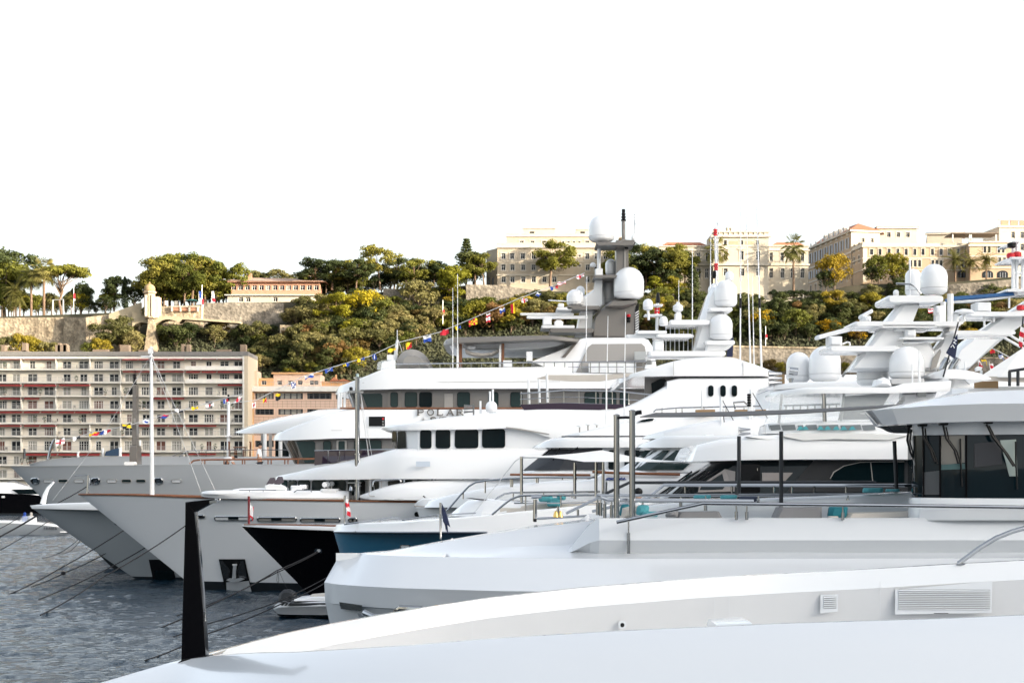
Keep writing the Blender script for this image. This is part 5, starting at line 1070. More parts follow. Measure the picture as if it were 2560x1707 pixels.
    for k in range(3):
        x = 867 + 9 * k; panel(r, 'windscreen_pane', [(x, 981), (x + 7, 981), (x + 20, 1019), (x + 14, 1019)], lambda a, b: yc - np.interp(a - (b - 974) * .33, [866, 875, 895], [2.4, 3.8, 4.9]) - .05, m_glass)
    panel(r, 'window', [(905, 984), (951, 983), (956, 988), (956, 1018), (918, 1019)], yc - 5.02, m_glass_g)
    for (x0, x1) in ((977, 994), (1013, 1042), (1049, 1079), (1144, 1174), (1222, 1245), (1277, 1305), (1462, 1497), (1506, 1540), (1550, 1572)): win(r, x0, 981, x1, 1016.5, 5, y2, m_glass_g if x0 != 1049 else m_glass, m_blk)
    panel(r, 'door', rr(969, 977, 1002, 1019, 5), y2, m_taupe_l if 0 else mat('taupe_mid', (.14, .13, .12), .3), .006, .03); panel(r, 'pale_panel', [(1111, 984), (1132, 984), (1132, 1018), (1111, 1018)], y2, m_taupe_l)
    # sun deck band
    st = [(840, 976, 1.8, 838, 984, 1.8), (850, 964, 3.6, 846, 982, 3.6), (872, 956, 4.8, 870, 978, 4.8), (903, 944, 5.4, 903, 974, 5.4), (955, 923, 5.7, 955, 973, 5.7), (995, 921, 5.75, 995, 972, 5.75), (1410, 916, 5.75, 1410, 971, 5.75), (1424, 932, 5.75, 1424, 971, 5.75), (1605, 936, 5.75, 1605, 971, 5.75), (2000, 936, 5.75, 2000, 971, 5.75)]
    body(r, 'sun_deck_side', yc, st, gel, rt=.12); hb2 = hbf(st)
    panel(r, 'knuckle_line', [(905, 957), (1100, 955.5), (1400, 953.5), (1400, 952.8), (1100, 954.7), (906, 956.2)], lambda x, y: yc - hb2(x), m_taupe_l, .02, .05)
    for px in (847, 853, 862): tp(r, 'strut', [(px, 982), (px - 1, 1021)], yc - 4.6, .07, gel2)
    # sun deck furniture and rails
    yr = yc - 5.2
    rails(r, [(990, 910), (1200, 907), (1420, 905), (1640, 903)], [(x, 908 - (x - 990) * .01, 924) for x in list(range(1022, 1430, 26))] + [(x, 905, 932) for x in range(1432, 1640, 22)], yr, .035, mid=([(1420, 918), (1630, 917)],))
    plate(r, 'glass_windbreak', [(942, 924), (944, 906), (955, 901), (990, 898), (990, 922)], yc - 4.4, yc - 4.3, m_clear, .01); panel(r, 'white_screen', [(952, 923), (955, 905), (988, 899), (988, 922)], yc - 3.6, gel2)
    o = plate(r, 'spa_cover', [(991, 921)] + [(1034 + 45 * math.cos(t) - 6 * math.sin(t), 921 - 50 * math.sin(t)) for t in np.linspace(math.pi * .93, 0, 14)], yc - 3.2, yc - .8, m_taupe_l, .5)
    tp(r, 'short_mast', [(988, 900), (992, 862), (993, 850)], yc - 2, .12, gel2, r1=.06); tp(r, 'mast_tip', [(993, 850), (993, 825)], yc - 2, .03, m_wire); tp(r, 'stay', [(996, 850), (1005, 880)], yc - 2, .02, m_wire); panel(r, 'cabinet', [(968, 900), (968, 887), (984, 887), (984, 900)], yc - 3, gel2, .1, .5)
    # hard top
    st = [(1109, 856, 2.6, 1108, 862, 2.6), (1116, 848, 4., 1115, 862, 4.), (1132, 843, 4.6, 1132, 858, 4.6), (1376, 838, 4.8, 1376, 848, 4.8), (1412, 842, 4.6, 1412, 852, 4.6), (1445, 846, 4.4, 1445, 854, 4.4)]
    body(r, 'hard_top', yc, st, m_taupe, rt=.08); plate(r, 'hard_top_soffit', [(1122, 864), (1140, 860), (1400, 852), (1420, 856), (1390, 866), (1350, 872), (1140, 872)], yc - 3., yc + 4, gel2, .1)
    for px in (1151, 1257): o = plate(r, 'column', [(px - 3.5, 858), (px + 4, 858), (px + 4, 917), (px - 3.5, 917)], yc - 3.9, yc - 3.5, m_wood, .03); plate(o, 'column_cladding', [(px - 9, 862), (px - 4, 860), (px - 4, 917), (px - 10, 917)], yc - 4., yc - 3.6, m_sail, .03)
    plate(r, 'rolled_shade', [(1163, 873), (1180, 880), (1205, 884), (1230, 881), (1247, 872), (1246, 877), (1230, 886), (1205, 889), (1180, 886), (1163, 880)], yc - 3.6, yc - 2, m_sail_b, .02)
    for (x0, x1, t) in ((1168, 1189, 866),): panel(r, 'air_unit', rr(x0, t, x1, t + 7, 1), yc - 3.4, gel2, .1, .4)
    panel(r, 'cabinet', rr(1316, 879, 1331, 902, 1), yc - 4.2, gel2, .1, .4); panel(r, 'locker', [(1258, 901), (1280, 901), (1280, 917), (1258, 917)], yc - 4.2, gel2, .1, .5)
    # mast house
    st = [(1432, 862, 3.2, 1330, 903, 4.0), (1449, 846, 3.2, 1400, 935, 4.2), (1462, 843, 3.2, 1440, 935, 4.2), (1606, 842, 3.2, 1606, 935, 4.2), (1622, 848, 3.2, 1632, 935, 4.2), (1634, 866, 3.0, 1644, 935, 4.)]
    body(r, 'mast_house', yc, st, gel, rt=.35); ys = lambda x, y: yc - (3.2 + (y - 843) / 92 * 1.0) - .02
    panel(r, 'grey_recess', [(1440, 930), (1470, 868), (1480, 860), (1604, 859), (1612, 866), (1622, 930)], ys, m_taupe_l, .02, .06); panel(r, 'raked_window', [(1404, 893), (1412, 884), (1446, 846), (1452, 846), (1414, 893)], ys, m_taupe, .03, .06)
    panel(r, 'equipment_cabinet', rr(1472, 908, 1590, 932, 1), yc - 4.5, gel2, .1, .5); panel(r, 'steel_cabinet', rr(1586, 879, 1628, 900, 1), yc - 4.4, mat('steel_panel', (.45, .46, .46), .3, metal=.6), .1, .4)
    for k in range(4): panel(r, 'louvre_slat', [(1592, 905 + 4 * k), (1616, 905 + 4 * k), (1616, 907.5 + 4 * k), (1592, 907.5 + 4 * k)], yc - 4.6, m_taupe, .1, .2)
    # mast tower
    ym = yc - 1.5
    T_ = plate(r, 'mast_tower', [(1482, 843), (1482, 806), (1486, 792), (1496, 778), (1512, 764), (1536, 744), (1594, 751), (1589, 843)], ym, ym + 2.6, m_taupe, .12)
    panel(T_, 'exhaust_grille', [(1588, 775), (1597, 758), (1597, 838), (1588, 840)], ym - .02, m_blk, .05, .4)
    for k in range(9): panel(T_, 'grille_slat', [(1588, 782 + 6.5 * k), (1597, 776 + 6.5 * k), (1597, 778.5 + 6.5 * k), (1588, 784.5 + 6.5 * k)], ym - .08, gel2, .05, .1)
    plate(T_, 'radome_bracket', [(1515, 765), (1528, 752), (1592, 750), (1592, 757), (1560, 768)], ym - .7, ym + 1.8, m_taupe, .1)
    o = plate(r, 'mast_column', [(1540, 745), (1540, 600), (1571.5, 600), (1571.5, 745)], ym + .5, ym + 1.7, m_taupe, .08); panel(o, 'cable_duct', [(1560.5, 612), (1565, 612), (1565, 690), (1560.5, 690)], ym + .45, m_taupe_l)
    for (x0, y0, x1, y1, mm) in ((1490, 605, 1586, 613, m_taupe), (1484, 687, 1546, 694.5, m_taupe), (1416, 764, 1500, 773, m_taupe), (1374, 820, 1484, 831, m_taupe), (1391, 768, 1430, 775, gel2), (1353, 813, 1437, 820, gel2)): plate(r, 'platform', slab(x0, y0, x1, y1), ym - .6, ym + 1.8, mm, .05)
    plate(r, 'platform_brace', [(1540, 612), (1556, 598), (1586, 600), (1590, 606)], ym - .2, ym + 1.4, m_taupe, .06)
    plate(r, 'white_mast', [(1437, 840), (1450, 775), (1446, 750), (1485, 722), (1489, 694), (1508, 694), (1508, 720), (1512, 760), (1482, 790), (1480, 840)], ym + .6, ym + 2., gel, .15)
    tp(r, 'antenna_post', [(1497, 688), (1498, 600)], ym + 1, .11, gel2); plate(r, 'antenna_box', rr(1488, 671, 1507, 690, 2), ym + .6, ym + 1.2, gel2)
    for (px, t, b, wd, dy) in ((1503.5, 538, 605, 64, 0.), (1572, 668, 748, 76, -.8), (1527, 648, 688, 27, 1.2), (1521, 697, 762, 38, 1.4), (1438, 723, 764.5, 43, -.2), (1451, 715, 740, 22, 1.3), (1482.5, 656, 668, 15, .8), (1583, 588, 600, 9, .4)): dome(r, px, t, b, wd, ym + .6 + dy)
    for (x0, x1, y0, y1, px, pb) in ((1300, 1435, 782, 788, 1368, 812), (1316, 1470, 789, 796.5, 1397, 818)):
        o = plate(r, 'radar_pedestal', [(px - 11, pb), (px - 11, y1 + 8), (px - 5, y1 + 3), (px + 5, y1 + 3), (px + 11, y1 + 8), (px + 11, pb)], ym - .3, ym + .3, gel2, .06); plate(o, 'radar_scanner', slab(x0, y0, x1, y1), ym - .12, ym + .12, gel2, .04)
    o = plate(r, 'small_radar', rr(1395, 758, 1410, 768, 3), ym - .3, ym + .3, gel2, .06); plate(o, 'radar_scanner', [(1371, 749), (1416, 751.5), (1416, 754), (1371, 751.5)], ym - .1, ym + .1, gel2, .02)
    o = tp(r, 'top_mast', [(1559, 603), (1558.5, 553)], ym + 1.1, .11, m_taupe)
    for k in range(4): mb = MB(); p = W(1558.8, 553 - 7.5 * k, ym + 1.1); mb.lathe(p, [(.13 - .015 * k, 0), (.15 - .015 * k, .03), (.15 - .015 * k, .09), (.10, .13), (.10, .17)], 10); mb.build('navigation_light', m_blk, o)
    for k in range(3): mb = MB(); p = W(1566, 622 - 6 * k, ym + .3); mb.lathe(p, [(.1, 0), (.11, .1), (.08, .13)], 10); mb.build('red_signal_lamp', m_red if k else m_blk, r)
    for k in range(3): mb = MB(); p = W(1571.5, 806 - 7 * k, ym - .2); mb.lathe(p, [(.1, 0), (.12, .12), (.07, .15)], 10); mb.build('red_signal_lamp', m_red if k == 2 else m_blk, r)
    tp(r, 'whip_antenna', [(1586, 600), (1586.5, 535)], ym + 1, .03, m_wire); tp(r, 'whip_antenna', [(1588, 560), (1587, 540)], ym + 1, .06, gel2)
    for px, t, b in ((1465, 690, 903), (1518, 790, 903), (1562, 780, 903), (1615, 865, 903), (1144, 685, 920), (1132, 720, 920)): tp(r, 'whip_antenna', [(px, b), (px + (2 if px > 1400 else 0), t)], yc - 5.2, .03, gel2, 6, r1=.018)
    return r
polar()
# ---------------------------------------------------------------- slate hull between
def yacht_f():
    yc = 90.; r = thing('slate_yacht', 'slate grey yacht bow with white cap tucked between two larger bows', 'yacht', W(300, 1500, yc).xy.to_3d())
    H = Hull(r, yc, 4.6, [(80, 1270), (150, 1272), (260, 1273), (600, 1275), (2000, 1278)], 395, 2500, m_fgrey, boot=.15, ent=.45, fn=.75)
    rows = []
    for sgn in (1,):
        st = [(75, 1263, .02, 80, 1271, .02), (110, 1259.5, .75, 110, 1271.5, .75), (150, 1257.5, 1.45, 150, 1272.5, 1.45), (200, 1256, 2.15, 200, 1273.5, 2.15), (260, 1255, 2.8, 260, 1274.5, 2.8), (400, 1255, 3.9, 400, 1275, 3.9), (700, 1255, 4.62, 700, 1275, 4.62), (2000, 1258, 4.62, 2000, 1279, 4.62)]
        body(r, 'white_bulwark', yc, st, gel, rt=.1)
    o = panel(r, 'anchor_pocket', [(372, 1398), (424, 1398), (431, 1413), (442, 1456), (384, 1455)], H.y, m_blk, .03, .08); panel(o, 'pocket_plate', [(386, 1424), (432, 1424), (438, 1453), (389, 1453)], H.y, m_glass, .05, .05)
    for k in range(4): panel(o, 'bolt', rr(391 + 12 * k, 1426, 393 + 12 * k, 1428, .9), H.y, m_chrome, .07, .03)
    mb = MB(); mb.tube([W(107, 1259, yc), W(112, 1238, yc), W(120, 1220, yc), W(135, 1204, yc)], .16, 8, r1=.05); mb.build('jackstaff', gel, r)
    panel(r, 'fairlead', rr(286, 1300, 298, 1312, 5), H.y, m_chrome, .03, .06)
    st = [(900, 1240, 2, 900, 1258, 2), (1000, 1225, 3.5, 1000, 1258, 3.5), (2000, 1225, 3.5, 2000, 1258, 3.5)]; body(r, 'deckhouse', yc, st, gel, rt=.2)
yacht_f()
# ---------------------------------------------------------------- silver-grey yacht with big white superstructure
def yacht_e():
    yc = 81.; r = thing('silver_yacht', 'silver hulled yacht with teak cap rail, polished anchor pocket and curved white superstructure', 'yacht', W(700, 1500, yc).xy.to_3d())
    H = Hull(r, yc, 5., [(197, 1235), (300, 1236), (400, 1239), (500, 1243), (600, 1247.5), (900, 1252), (1060, 1255), (2000, 1262)], 545, 2700, m_egrey, boot=.42, ent=.5, fn=.78, cap=m_wood, capw=.045)
    o = panel(r, 'anchor_pocket', [(547, 1397), (612, 1397), (631.5, 1487), (566, 1487)], H.y, m_blk, .03, .06)
    panel(o, 'pocket_wing', [(549, 1400), (556, 1400), (576, 1425), (570, 1447), (561, 1446)], H.y, mat('dark_steel', (.10, .105, .11), .2, metal=.8), .05, .05); panel(o, 'pocket_wing', [(609, 1400), (603, 1400), (592, 1425), (600, 1446), (618, 1447)], H.y, MATS['dark_steel'], .05, .05)
    panel(o, 'splash_plate', [(566, 1455), (583, 1452), (600, 1453), (622, 1451), (629, 1478), (567, 1478)], H.y, mat('bright_steel', (.85, .86, .87), .3, metal=.6), .05, .05)
    a = panel(o, 'anchor_stock', [(584, 1411), (592, 1411), (590, 1445), (581, 1445)], H.y, MATS['bright_steel'], .14, .1); panel(a, 'anchor_fluke', [(566, 1449), (575, 1444), (587, 1446), (603, 1443), (613, 1446), (600, 1452), (585, 1455)], H.y, MATS['bright_steel'], .16, .08); panel(a, 'anchor_ring', rr(582, 1408.5, 594, 1413, 2), H.y, gel2, .16, .05)
    for k in range(8): panel(o, 'drain_bar', [(566 + 8.2 * k, 1480), (568 + 8.2 * k, 1480), (570.5 + 8.2 * k, 1491), (568.5 + 8.2 * k, 1491)], H.y, m_chrome, .06, .04)
    o = panel(r, 'fairlead', rr(493, 1286, 512, 1296, 4.5, 5), H.y, m_blk, .02, .06); ring(o, 'fairlead_rim', 494, 1287, 511, 1295, 4, H.y, m_chrome, .03, .04)
    for x0, x1, y0 in ((537, 632, 1290), (644, 741, 1292.5), (751, 850, 1294.5), (872, 892, 1294)):
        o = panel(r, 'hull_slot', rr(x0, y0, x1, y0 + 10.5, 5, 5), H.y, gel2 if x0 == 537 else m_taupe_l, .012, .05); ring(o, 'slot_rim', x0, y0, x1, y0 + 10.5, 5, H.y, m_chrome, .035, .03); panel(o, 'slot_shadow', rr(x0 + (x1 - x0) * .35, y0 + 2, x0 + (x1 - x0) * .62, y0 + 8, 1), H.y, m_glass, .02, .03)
    panel(r, 'dark_slot', rr(1036, 1279, 1102, 1291, 5.5, 5), H.y, m_blk, .02, .05)
    # foremasts
    o = tp(r, 'signal_mast', [(380, 1238), (378, 905)], yc - .5, .11, gel, r1=.075)
    panel(o, 'crosstree', slab(353, 889.5, 382, 893), yc - .6, gel2, .1, .3); tp(o, 'mast_head', [(377, 905), (377.5, 866)], yc - .5, .06, gel2); panel(o, 'mast_bracket', [(371, 884), (371, 872), (382, 868), (382, 884)], yc - .6, gel2, .1, .2)
    for (a, b) in (((379, 893), (502, 1228)), ((379, 893), (538, 1226)), ((374, 893), (258, 1085)), ((258, 1085), (132, 1250)), ((381, 895), (430, 1000))): tp(o, 'stay', [a, b], yc - .4, .012, m_wire, 4)
    o = tp(r, 'jackstaff', [(219, 1234), (222, 1187)], yc, .07, m_chrome, r1=.05); tp(o, 'jackstaff_arm', [(186, 1189), (226, 1187)], yc, .015, m_chrome)
    # steel mast with bell
    yk = yc - 3.6; o = tp(r, 'steel_mast', [(893.5, 1252), (893.5, 1135)], yk, .125, m_chrome, 16); tp(o, 'mast_tube', [(893.5, 1135), (893.5, 945)], yk, .105, m_chrome, 16)
    for y_ in (944, 979, 1135, 1207, 1214): mb = MB(); p = W(893.5, y_, yk); mb.lathe(p, [(.12, -.03), (.17, -.03), (.17, .03), (.12, .03)], 14); mb.build('collar', m_chrome, o)
    panel(o, 'light_arm', slab(869, 977, 908, 981), yk - .1, m_chrome, .1, .25); mb = MB(); mb.lathe(W(877.5, 976, yk), [(.08, 0), (.08, .12), (.06, .16)], 10); mb.build('deck_light', m_blk, o); mb = MB(); mb.lathe(W(893.5, 943, yk), [(.07, 0), (.07, .13), (.09, .15), (.02, .17)], 12); mb.build('masthead_light', mat('lamp_glass', (.35, .45, .45), .1), o)
    panel(o, 'bell_arm', slab(869, 1205, 903, 1208), yk - .1, m_chrome, .1, .25); mb = MB(); mb.lathe(W(878, 1226, yk), [(.14, 0), (.10, .06), (.075, .16), (.05, .22), (.02, .25)], 14); mb.build('ship_bell', m_chrome, o)
    for a, b in (((902, 1010), (940, 1250)), ((902, 985), (921, 1140)), ((897, 960), (930, 1140))): tp(o, 'halyard', [a, b], yk, .012, m_wire, 4)
    # main deckhouse
    st = [(690, 1196, .7, 690, 1252, .7), (705, 1196, 1.1, 705, 1252, 1.1), (730, 1196, 1.5, 730, 1252, 1.5), (868, 1196, 1.75, 868, 1252, 1.75), (912, 1196, 1.8, 912, 1252, 1.8), (924, 1196, 3.4, 924, 1252, 3.4), (1000, 1196, 3.9, 1000, 1252, 3.9), (2000, 1196, 4.3, 2000, 1252, 4.3)]
    body(r, 'main_deckhouse', yc, st, gel2, rt=.05); hb = hbf(st)
    for i, (x0, x1) in enumerate(((705, 718), (722, 741), (746, 774), (781, 815), (824, 863), (871, 911), (930, 946), (971, 1003), (1006, 1031), (1041, 1098))): win(r, x0, 1201, x1, 1236 if i < 7 else 1222, 4, lambda x, y: yc - hb(x) - .03, m_glass_g if i < 6 else m_glass, m_blk)
    ring(r, 'door_outline', 923, 1197, 954, 1240, 4, yc - 4.3, m_taupe_l, .015)
    # upper body
    st = [(690, 1191, .5, 688, 1196, .5), (705, 1187, 1.2, 703, 1198, 1.2), (740, 1180, 2.1, 740, 1199, 2.1), (805, 1164, 3.0, 805, 1199, 3.0), (886, 1148, 3.7, 886, 1198, 3.7), (968, 1126, 4.3, 968, 1197, 4.3), (1040, 1119, 4.75, 1040, 1197, 4.75), (1400, 1117, 5.02, 1400, 1197, 5.02), (2000, 1117, 5.02, 2000, 1197, 5.02)]
    body(r, 'upper_deck_side', yc, st, gel, rt=.45, sub=2); hu = hbf(st)
    panel(r, 'vent_cover', rr(1040, 1153, 1075, 1166, 1), yc - 5.02, mat('vent_blue_grey', (.50, .56, .63), .4), .02, .05)
    panel(r, 'purple_windscreen', [(786, 1163), (787, 1126), (968, 1125), (940, 1136), (880, 1148), (830, 1157)], lambda x, y: yc - hu(x) + .45, m_purple, .0, .04)
    rails(r, [(786, 1126), (900, 1124.5), (1030, 1121)], [(x, 1125, 1158 - (x - 820) * .2) for x in (820, 849, 887, 930)], yc - 3.1, .025, 'windscreen_rail')
    # wheelhouse and its long roof
    st = [(980, 1076, 2., 985, 1128, 2.), (994, 1075, 3.2, 998, 1128, 3.2), (1022, 1074, 4.2, 1026, 1128, 4.2), (1045, 1073, 4.6, 1045, 1128, 4.6), (1300, 1070, 4.7, 1300, 1128, 4.7), (1380, 1072, 4.75, 1420, 1128, 4.8)]
    body(r, 'wheelhouse', yc, st, gel2, rt=.05); hw = hbf(st); yw = lambda x, y: yc - hw(x) - .03
    for i, (x0, y0, x1, y1, rad) in enumerate(((980, 1078, 991, 1126, 3), (994, 1078, 1014, 1126, 3), (1050, 1075, 1079, 1121, 6), (1089, 1073.5, 1126, 1120.5, 7), (1137, 1073, 1196, 1120, 7), (1205, 1072, 1263, 1119, 7))): win(r, x0, y0, x1, y1, rad, yw, m_glass)
    st = [(953, 1069, .9, 952, 1073, .9), (963, 1065, 2.6, 962, 1075, 2.6), (985, 1062, 3.9, 985, 1075.5, 3.9), (1022, 1058, 4.7, 1022, 1075, 4.7), (1104, 1044, 4.95, 1104, 1074, 4.95), (1200, 1035, 5.0, 1200, 1073, 5.0), (1300, 1024, 5.02, 1300, 1072, 5.02), (1395, 1022, 5.03, 1395, 1100, 5.03), (1517, 1024, 5.04, 1517, 1130, 5.04), (1545, 1020, 5.04, 1545, 1130, 5.04), (1574, 1012, 5.04, 1574, 1130, 5.04), (1613, 993, 5.03, 1613, 1130, 5.03), (1667, 963, 4.95, 1667, 1130, 5.0), (1700, 944, 4.9, 1700, 1130, 5.), (2000, 944, 4.9, 2000, 1130, 5.0)]
    body(r, 'bridge_roof', yc, st, gel, rt=.3, sub=2); hr = hbf(st)
    panel(r, 'style_line', [(1265, 1070), (1300, 1075), (1373, 1086), (1373, 1084), (1300, 1071), (1265, 1067)], lambda x, y: yc - 5.04, m_taupe_l, .015, .05)
    for px in (1777, 1807.5, 1836): win(r, px - 6.8, 963, px + 6.8, 991, 6.5, yc - 4.95, m_glass)
    # roof arch
    st = [(1545, 946, 3., 1543, 951, 3.), (1556, 940, 3.8, 1552, 958, 3.8), (1585, 932, 4.4, 1585, 942, 4.4), (1632, 918, 4.7, 1632, 941, 4.7), (1683, 902, 4.85, 1683, 940, 4.85), (1740, 893, 4.9, 1740, 940, 4.9), (1822, 891, 4.92, 1822, 940, 4.92), (1857, 899, 4.92, 1857, 940, 4.92), (1900, 914, 4.9, 1900, 940, 4.9), (1931, 927, 4.8, 1931, 941, 4.8)]
    body(r, 'roof_arch', yc, st, gel, rt=.35, sub=2)
    for px in (1683.5, 1857.5): panel(r, 'panel_joint', [(px, 902), (px + .8, 902), (px + .8, 938), (px, 938)], yc - 4.92, m_taupe_l, .02, .05)
    plate(r, 'cockpit_bulkhead', [(1612, 943), (1690, 942), (1668, 963), (1640, 985), (1612, 993)], yc - 3.6, yc - 3.3, m_taupe, .02); panel(r, 'cockpit_window', [(1628, 958), (1650, 947), (1662, 947), (1668, 955), (1655, 968), (1630, 985)], yc - 3.65, m_glass)
    # flying bridge screen and rails
    panel(r, 'purple_windscreen', [(1300, 1011), (1400, 1007), (1480, 1009), (1575, 1011), (1545, 1021), (1480, 1026), (1380, 1024), (1310, 1025)], yc - 4.75, m_purple, .0, .04)
    rails(r, [(1300, 984), (1410, 975), (1540, 977), (1632, 987)], [(x, 979, 1012) for x in (1303, 1322, 1346, 1374, 1410, 1448, 1490, 1531, 1572)], yc - 4.7, .03, mid=([(1300, 998), (1412, 992), (1530, 996), (1610, 1001)], [(1300, 1012), (1412, 1007), (1570, 1012)]))
    for i, (px, t, b) in enumerate(((1321, 942, 1012), (1347, 948, 1006), (1367, 934, 1006))): tp(r, 'awning_post', [(px, t), (px + 2, b)], yc - (4.6, 3.2, 4.4)[i], .055, gel2)
    mb = MB(); pts = [(1340, 946), (1370, 937), (1440, 937), (1520, 936), (1604, 931), (1560, 944), (1500, 953), (1430, 953), (1380, 950)]; plate(r, 'beige_awning', pts, yc - 4.2, yc - 4.05, m_sail_b, .02)
    o = dome(r, 1228.5, 1002, 1030, 29, yc - 1.2); 
    for px, t in ((1201, 1002), (1225, 978), (1232, 973)): tp(r, 'antenna_stub', [(px, 1033), (px, t)], yc - 1, .05, gel2)
    for k in range(3): panel(r, 'air_horn', [(1160, 1011 + 8 * k), (1183, 1013 + 7 * k), (1183, 1016 + 7 * k), (1160, 1017 + 8 * k)], yc - 2, m_chrome, .1, .2)
    panel(r, 'horn_bracket', [(1182, 1010), (1186, 1010), (1186, 1040), (1182, 1040)], yc - 2, m_chrome, .1, .2)
    # mast
    ym = yc - .8
    plate(r, 'mast_tower', [(1734, 880), (1748, 815), (1752, 790), (1772, 735), (1785, 715), (1830, 745), (1822, 780), (1800, 800), (1806, 880)], ym, ym + 1.6, gel, .25)
    for (x0, y0, x1, y1) in ((1622, 877, 1815, 890), (1673, 799, 1775, 812), (1640, 834, 1731, 843), (1762, 850, 1838, 862), (1772, 768, 1832, 778), (1590, 826, 1668, 834)): plate(r, 'platform', slab(x0, y0, x1, y1), ym - .5, ym + 1.8, gel, .08)
    plate(r, 'mast_shroud', [(1765, 862), (1835, 860), (1822, 872), (1800, 880), (1762, 878)], ym - .3, ym + 1.6, gel, .1)
    for (px, t, b, wd, dy) in ((1814, 700, 767, 58, -.6), (1788, 708, 770, 36, 1.2), (1802.5, 784, 850, 58, -.8), (1823.5, 678, 702, 21.5, .8), (1620, 747, 775, 25, -1.), (1658.5, 790, 815, 22, -1.)): dome(r, px, t, b, wd, ym + .6 + dy)
    o = plate(r, 'thermal_camera_mast', [(1688, 800), (1688, 784), (1693, 780), (1700, 780), (1704, 784), (1704, 800)], ym - .2, ym + .3, gel2, .04); mb = MB(); mb.lathe(W(1695, 781, ym), [(.1, 0), (.24, .1), (.24, .3), (.1, .4), (.06, .5)], 16); mb.build('thermal_camera', gel2, o)
    o = plate(r, 'radar_pedestal', rr(1634, 850, 1660, 878, 3), ym - .3, ym + .4, gel2, .08); plate(o, 'radar_scanner', slab(1565, 836, 1735, 844), ym - .15, ym + .15, gel2, .05)
    o = tp(r, 'light_mast', [(1642, 830), (1644, 750)], ym, .07, gel2)
    for k in range(4): mb = MB(); mb.lathe(W(1640 + 5 * (k % 2), 784 - 8 * (k // 2), ym), [(.07, 0), (.09, .1), (.05, .13)], 10); mb.build('red_signal_lamp', m_red, o)
    plate(o, 'light_platform', slab(1634, 760, 1658, 764), ym - .3, ym + .4, gel2, .03); mb = MB(); mb.lathe(W(1645, 758, ym), [(.1, 0), (.1, .25), (.05, .5)], 10); mb.build('navigation_light', m_blk, o); plate(o, 'light_platform', slab(1612, 785, 1656, 789), ym - .4, ym + .4, gel2, .03)
    tp(r, 'dome_post', [(1622, 800), (1620, 774)], ym - .4, .06, gel2)
    # tall whips
    for (px, b, x2, t, wd) in ((1850, 1000, 1852.5, 498, .05), (1878, 980, 1866, 542, .05), (1906, 1000, 1890, 452, .06), (1886, 960, 1881, 690, .035), (1731, 800, 1731, 620, .03), (1776, 720, 1777, 590, .03), (1697, 782, 1697, 700, .02)):
        o = tp(r, 'whip_antenna', [(px, b), (x2, t)], ym - 1.5, wd, gel2, 6, r1=.012)
        if px in (1850, 1906): f = (b - 770) / (b - t); g = (b - 745) / (b - t); tp(o, 'black_sleeve', [(px + (x2 - px) * f, 770), (px + (x2 - px) * g, 745)], ym - 1.5, .058, m_blk)
    o = tp(r, 'signal_pole', [(1791, 715), (1788, 570)], ym - 1, .05, gel2)
    for k in range(3): mb = MB(); mb.lathe(W(1788, 590 - 6 * k, ym - 1), [(.07, 0), (.09, .02), (.09, .08), (.06, .1)], 10); mb.build('red_signal_lamp', m_red, o)
    for k in range(3): mb = MB(); mb.lathe(W(1790, 676 - 6 * k, ym - 1), [(.07, 0), (.10, .02), (.10, .08), (.06, .1)], 10); mb.build('red_signal_lamp', m_red, o)
    mb = MB(); mb.lathe(W(1786, 696, ym - 1), [(.06, 0), (.09, .05), (.09, .3), (.03, .36)], 10); mb.build('navigation_light', m_blk, o); tp(o, 'gps_whip', [(1795, 700), (1794, 562)], ym - 1, .025, gel2, 5); mb = MB(); mb.lathe(W(1794, 563, ym - 1), [(.03, 0), (.05, .05), (.03, .14)], 8); mb.build('gps_head', gel2, o)
    for k in range(9): px = 1665 + 11 * k; tp(r, 'whip_antenna', [(px, 880), (px, 800 + (k * 37) % 30)], ym + 1, .02, gel2, 5)
    for i, (x, t) in enumerate(((1625, 904), (2, 0))[:1]): o = panel(r, 'searchlight', rr(1616, 901, 1628, 912, 2), yc - 4.3, m_chrome, .1, .3); panel(o, 'searchlight_base', [(1614, 912), (1630, 912), (1632, 922), (1612, 922)], yc - 4.3, gel2, .1, .3)
    return r, H
e_root, EH = yacht_e()
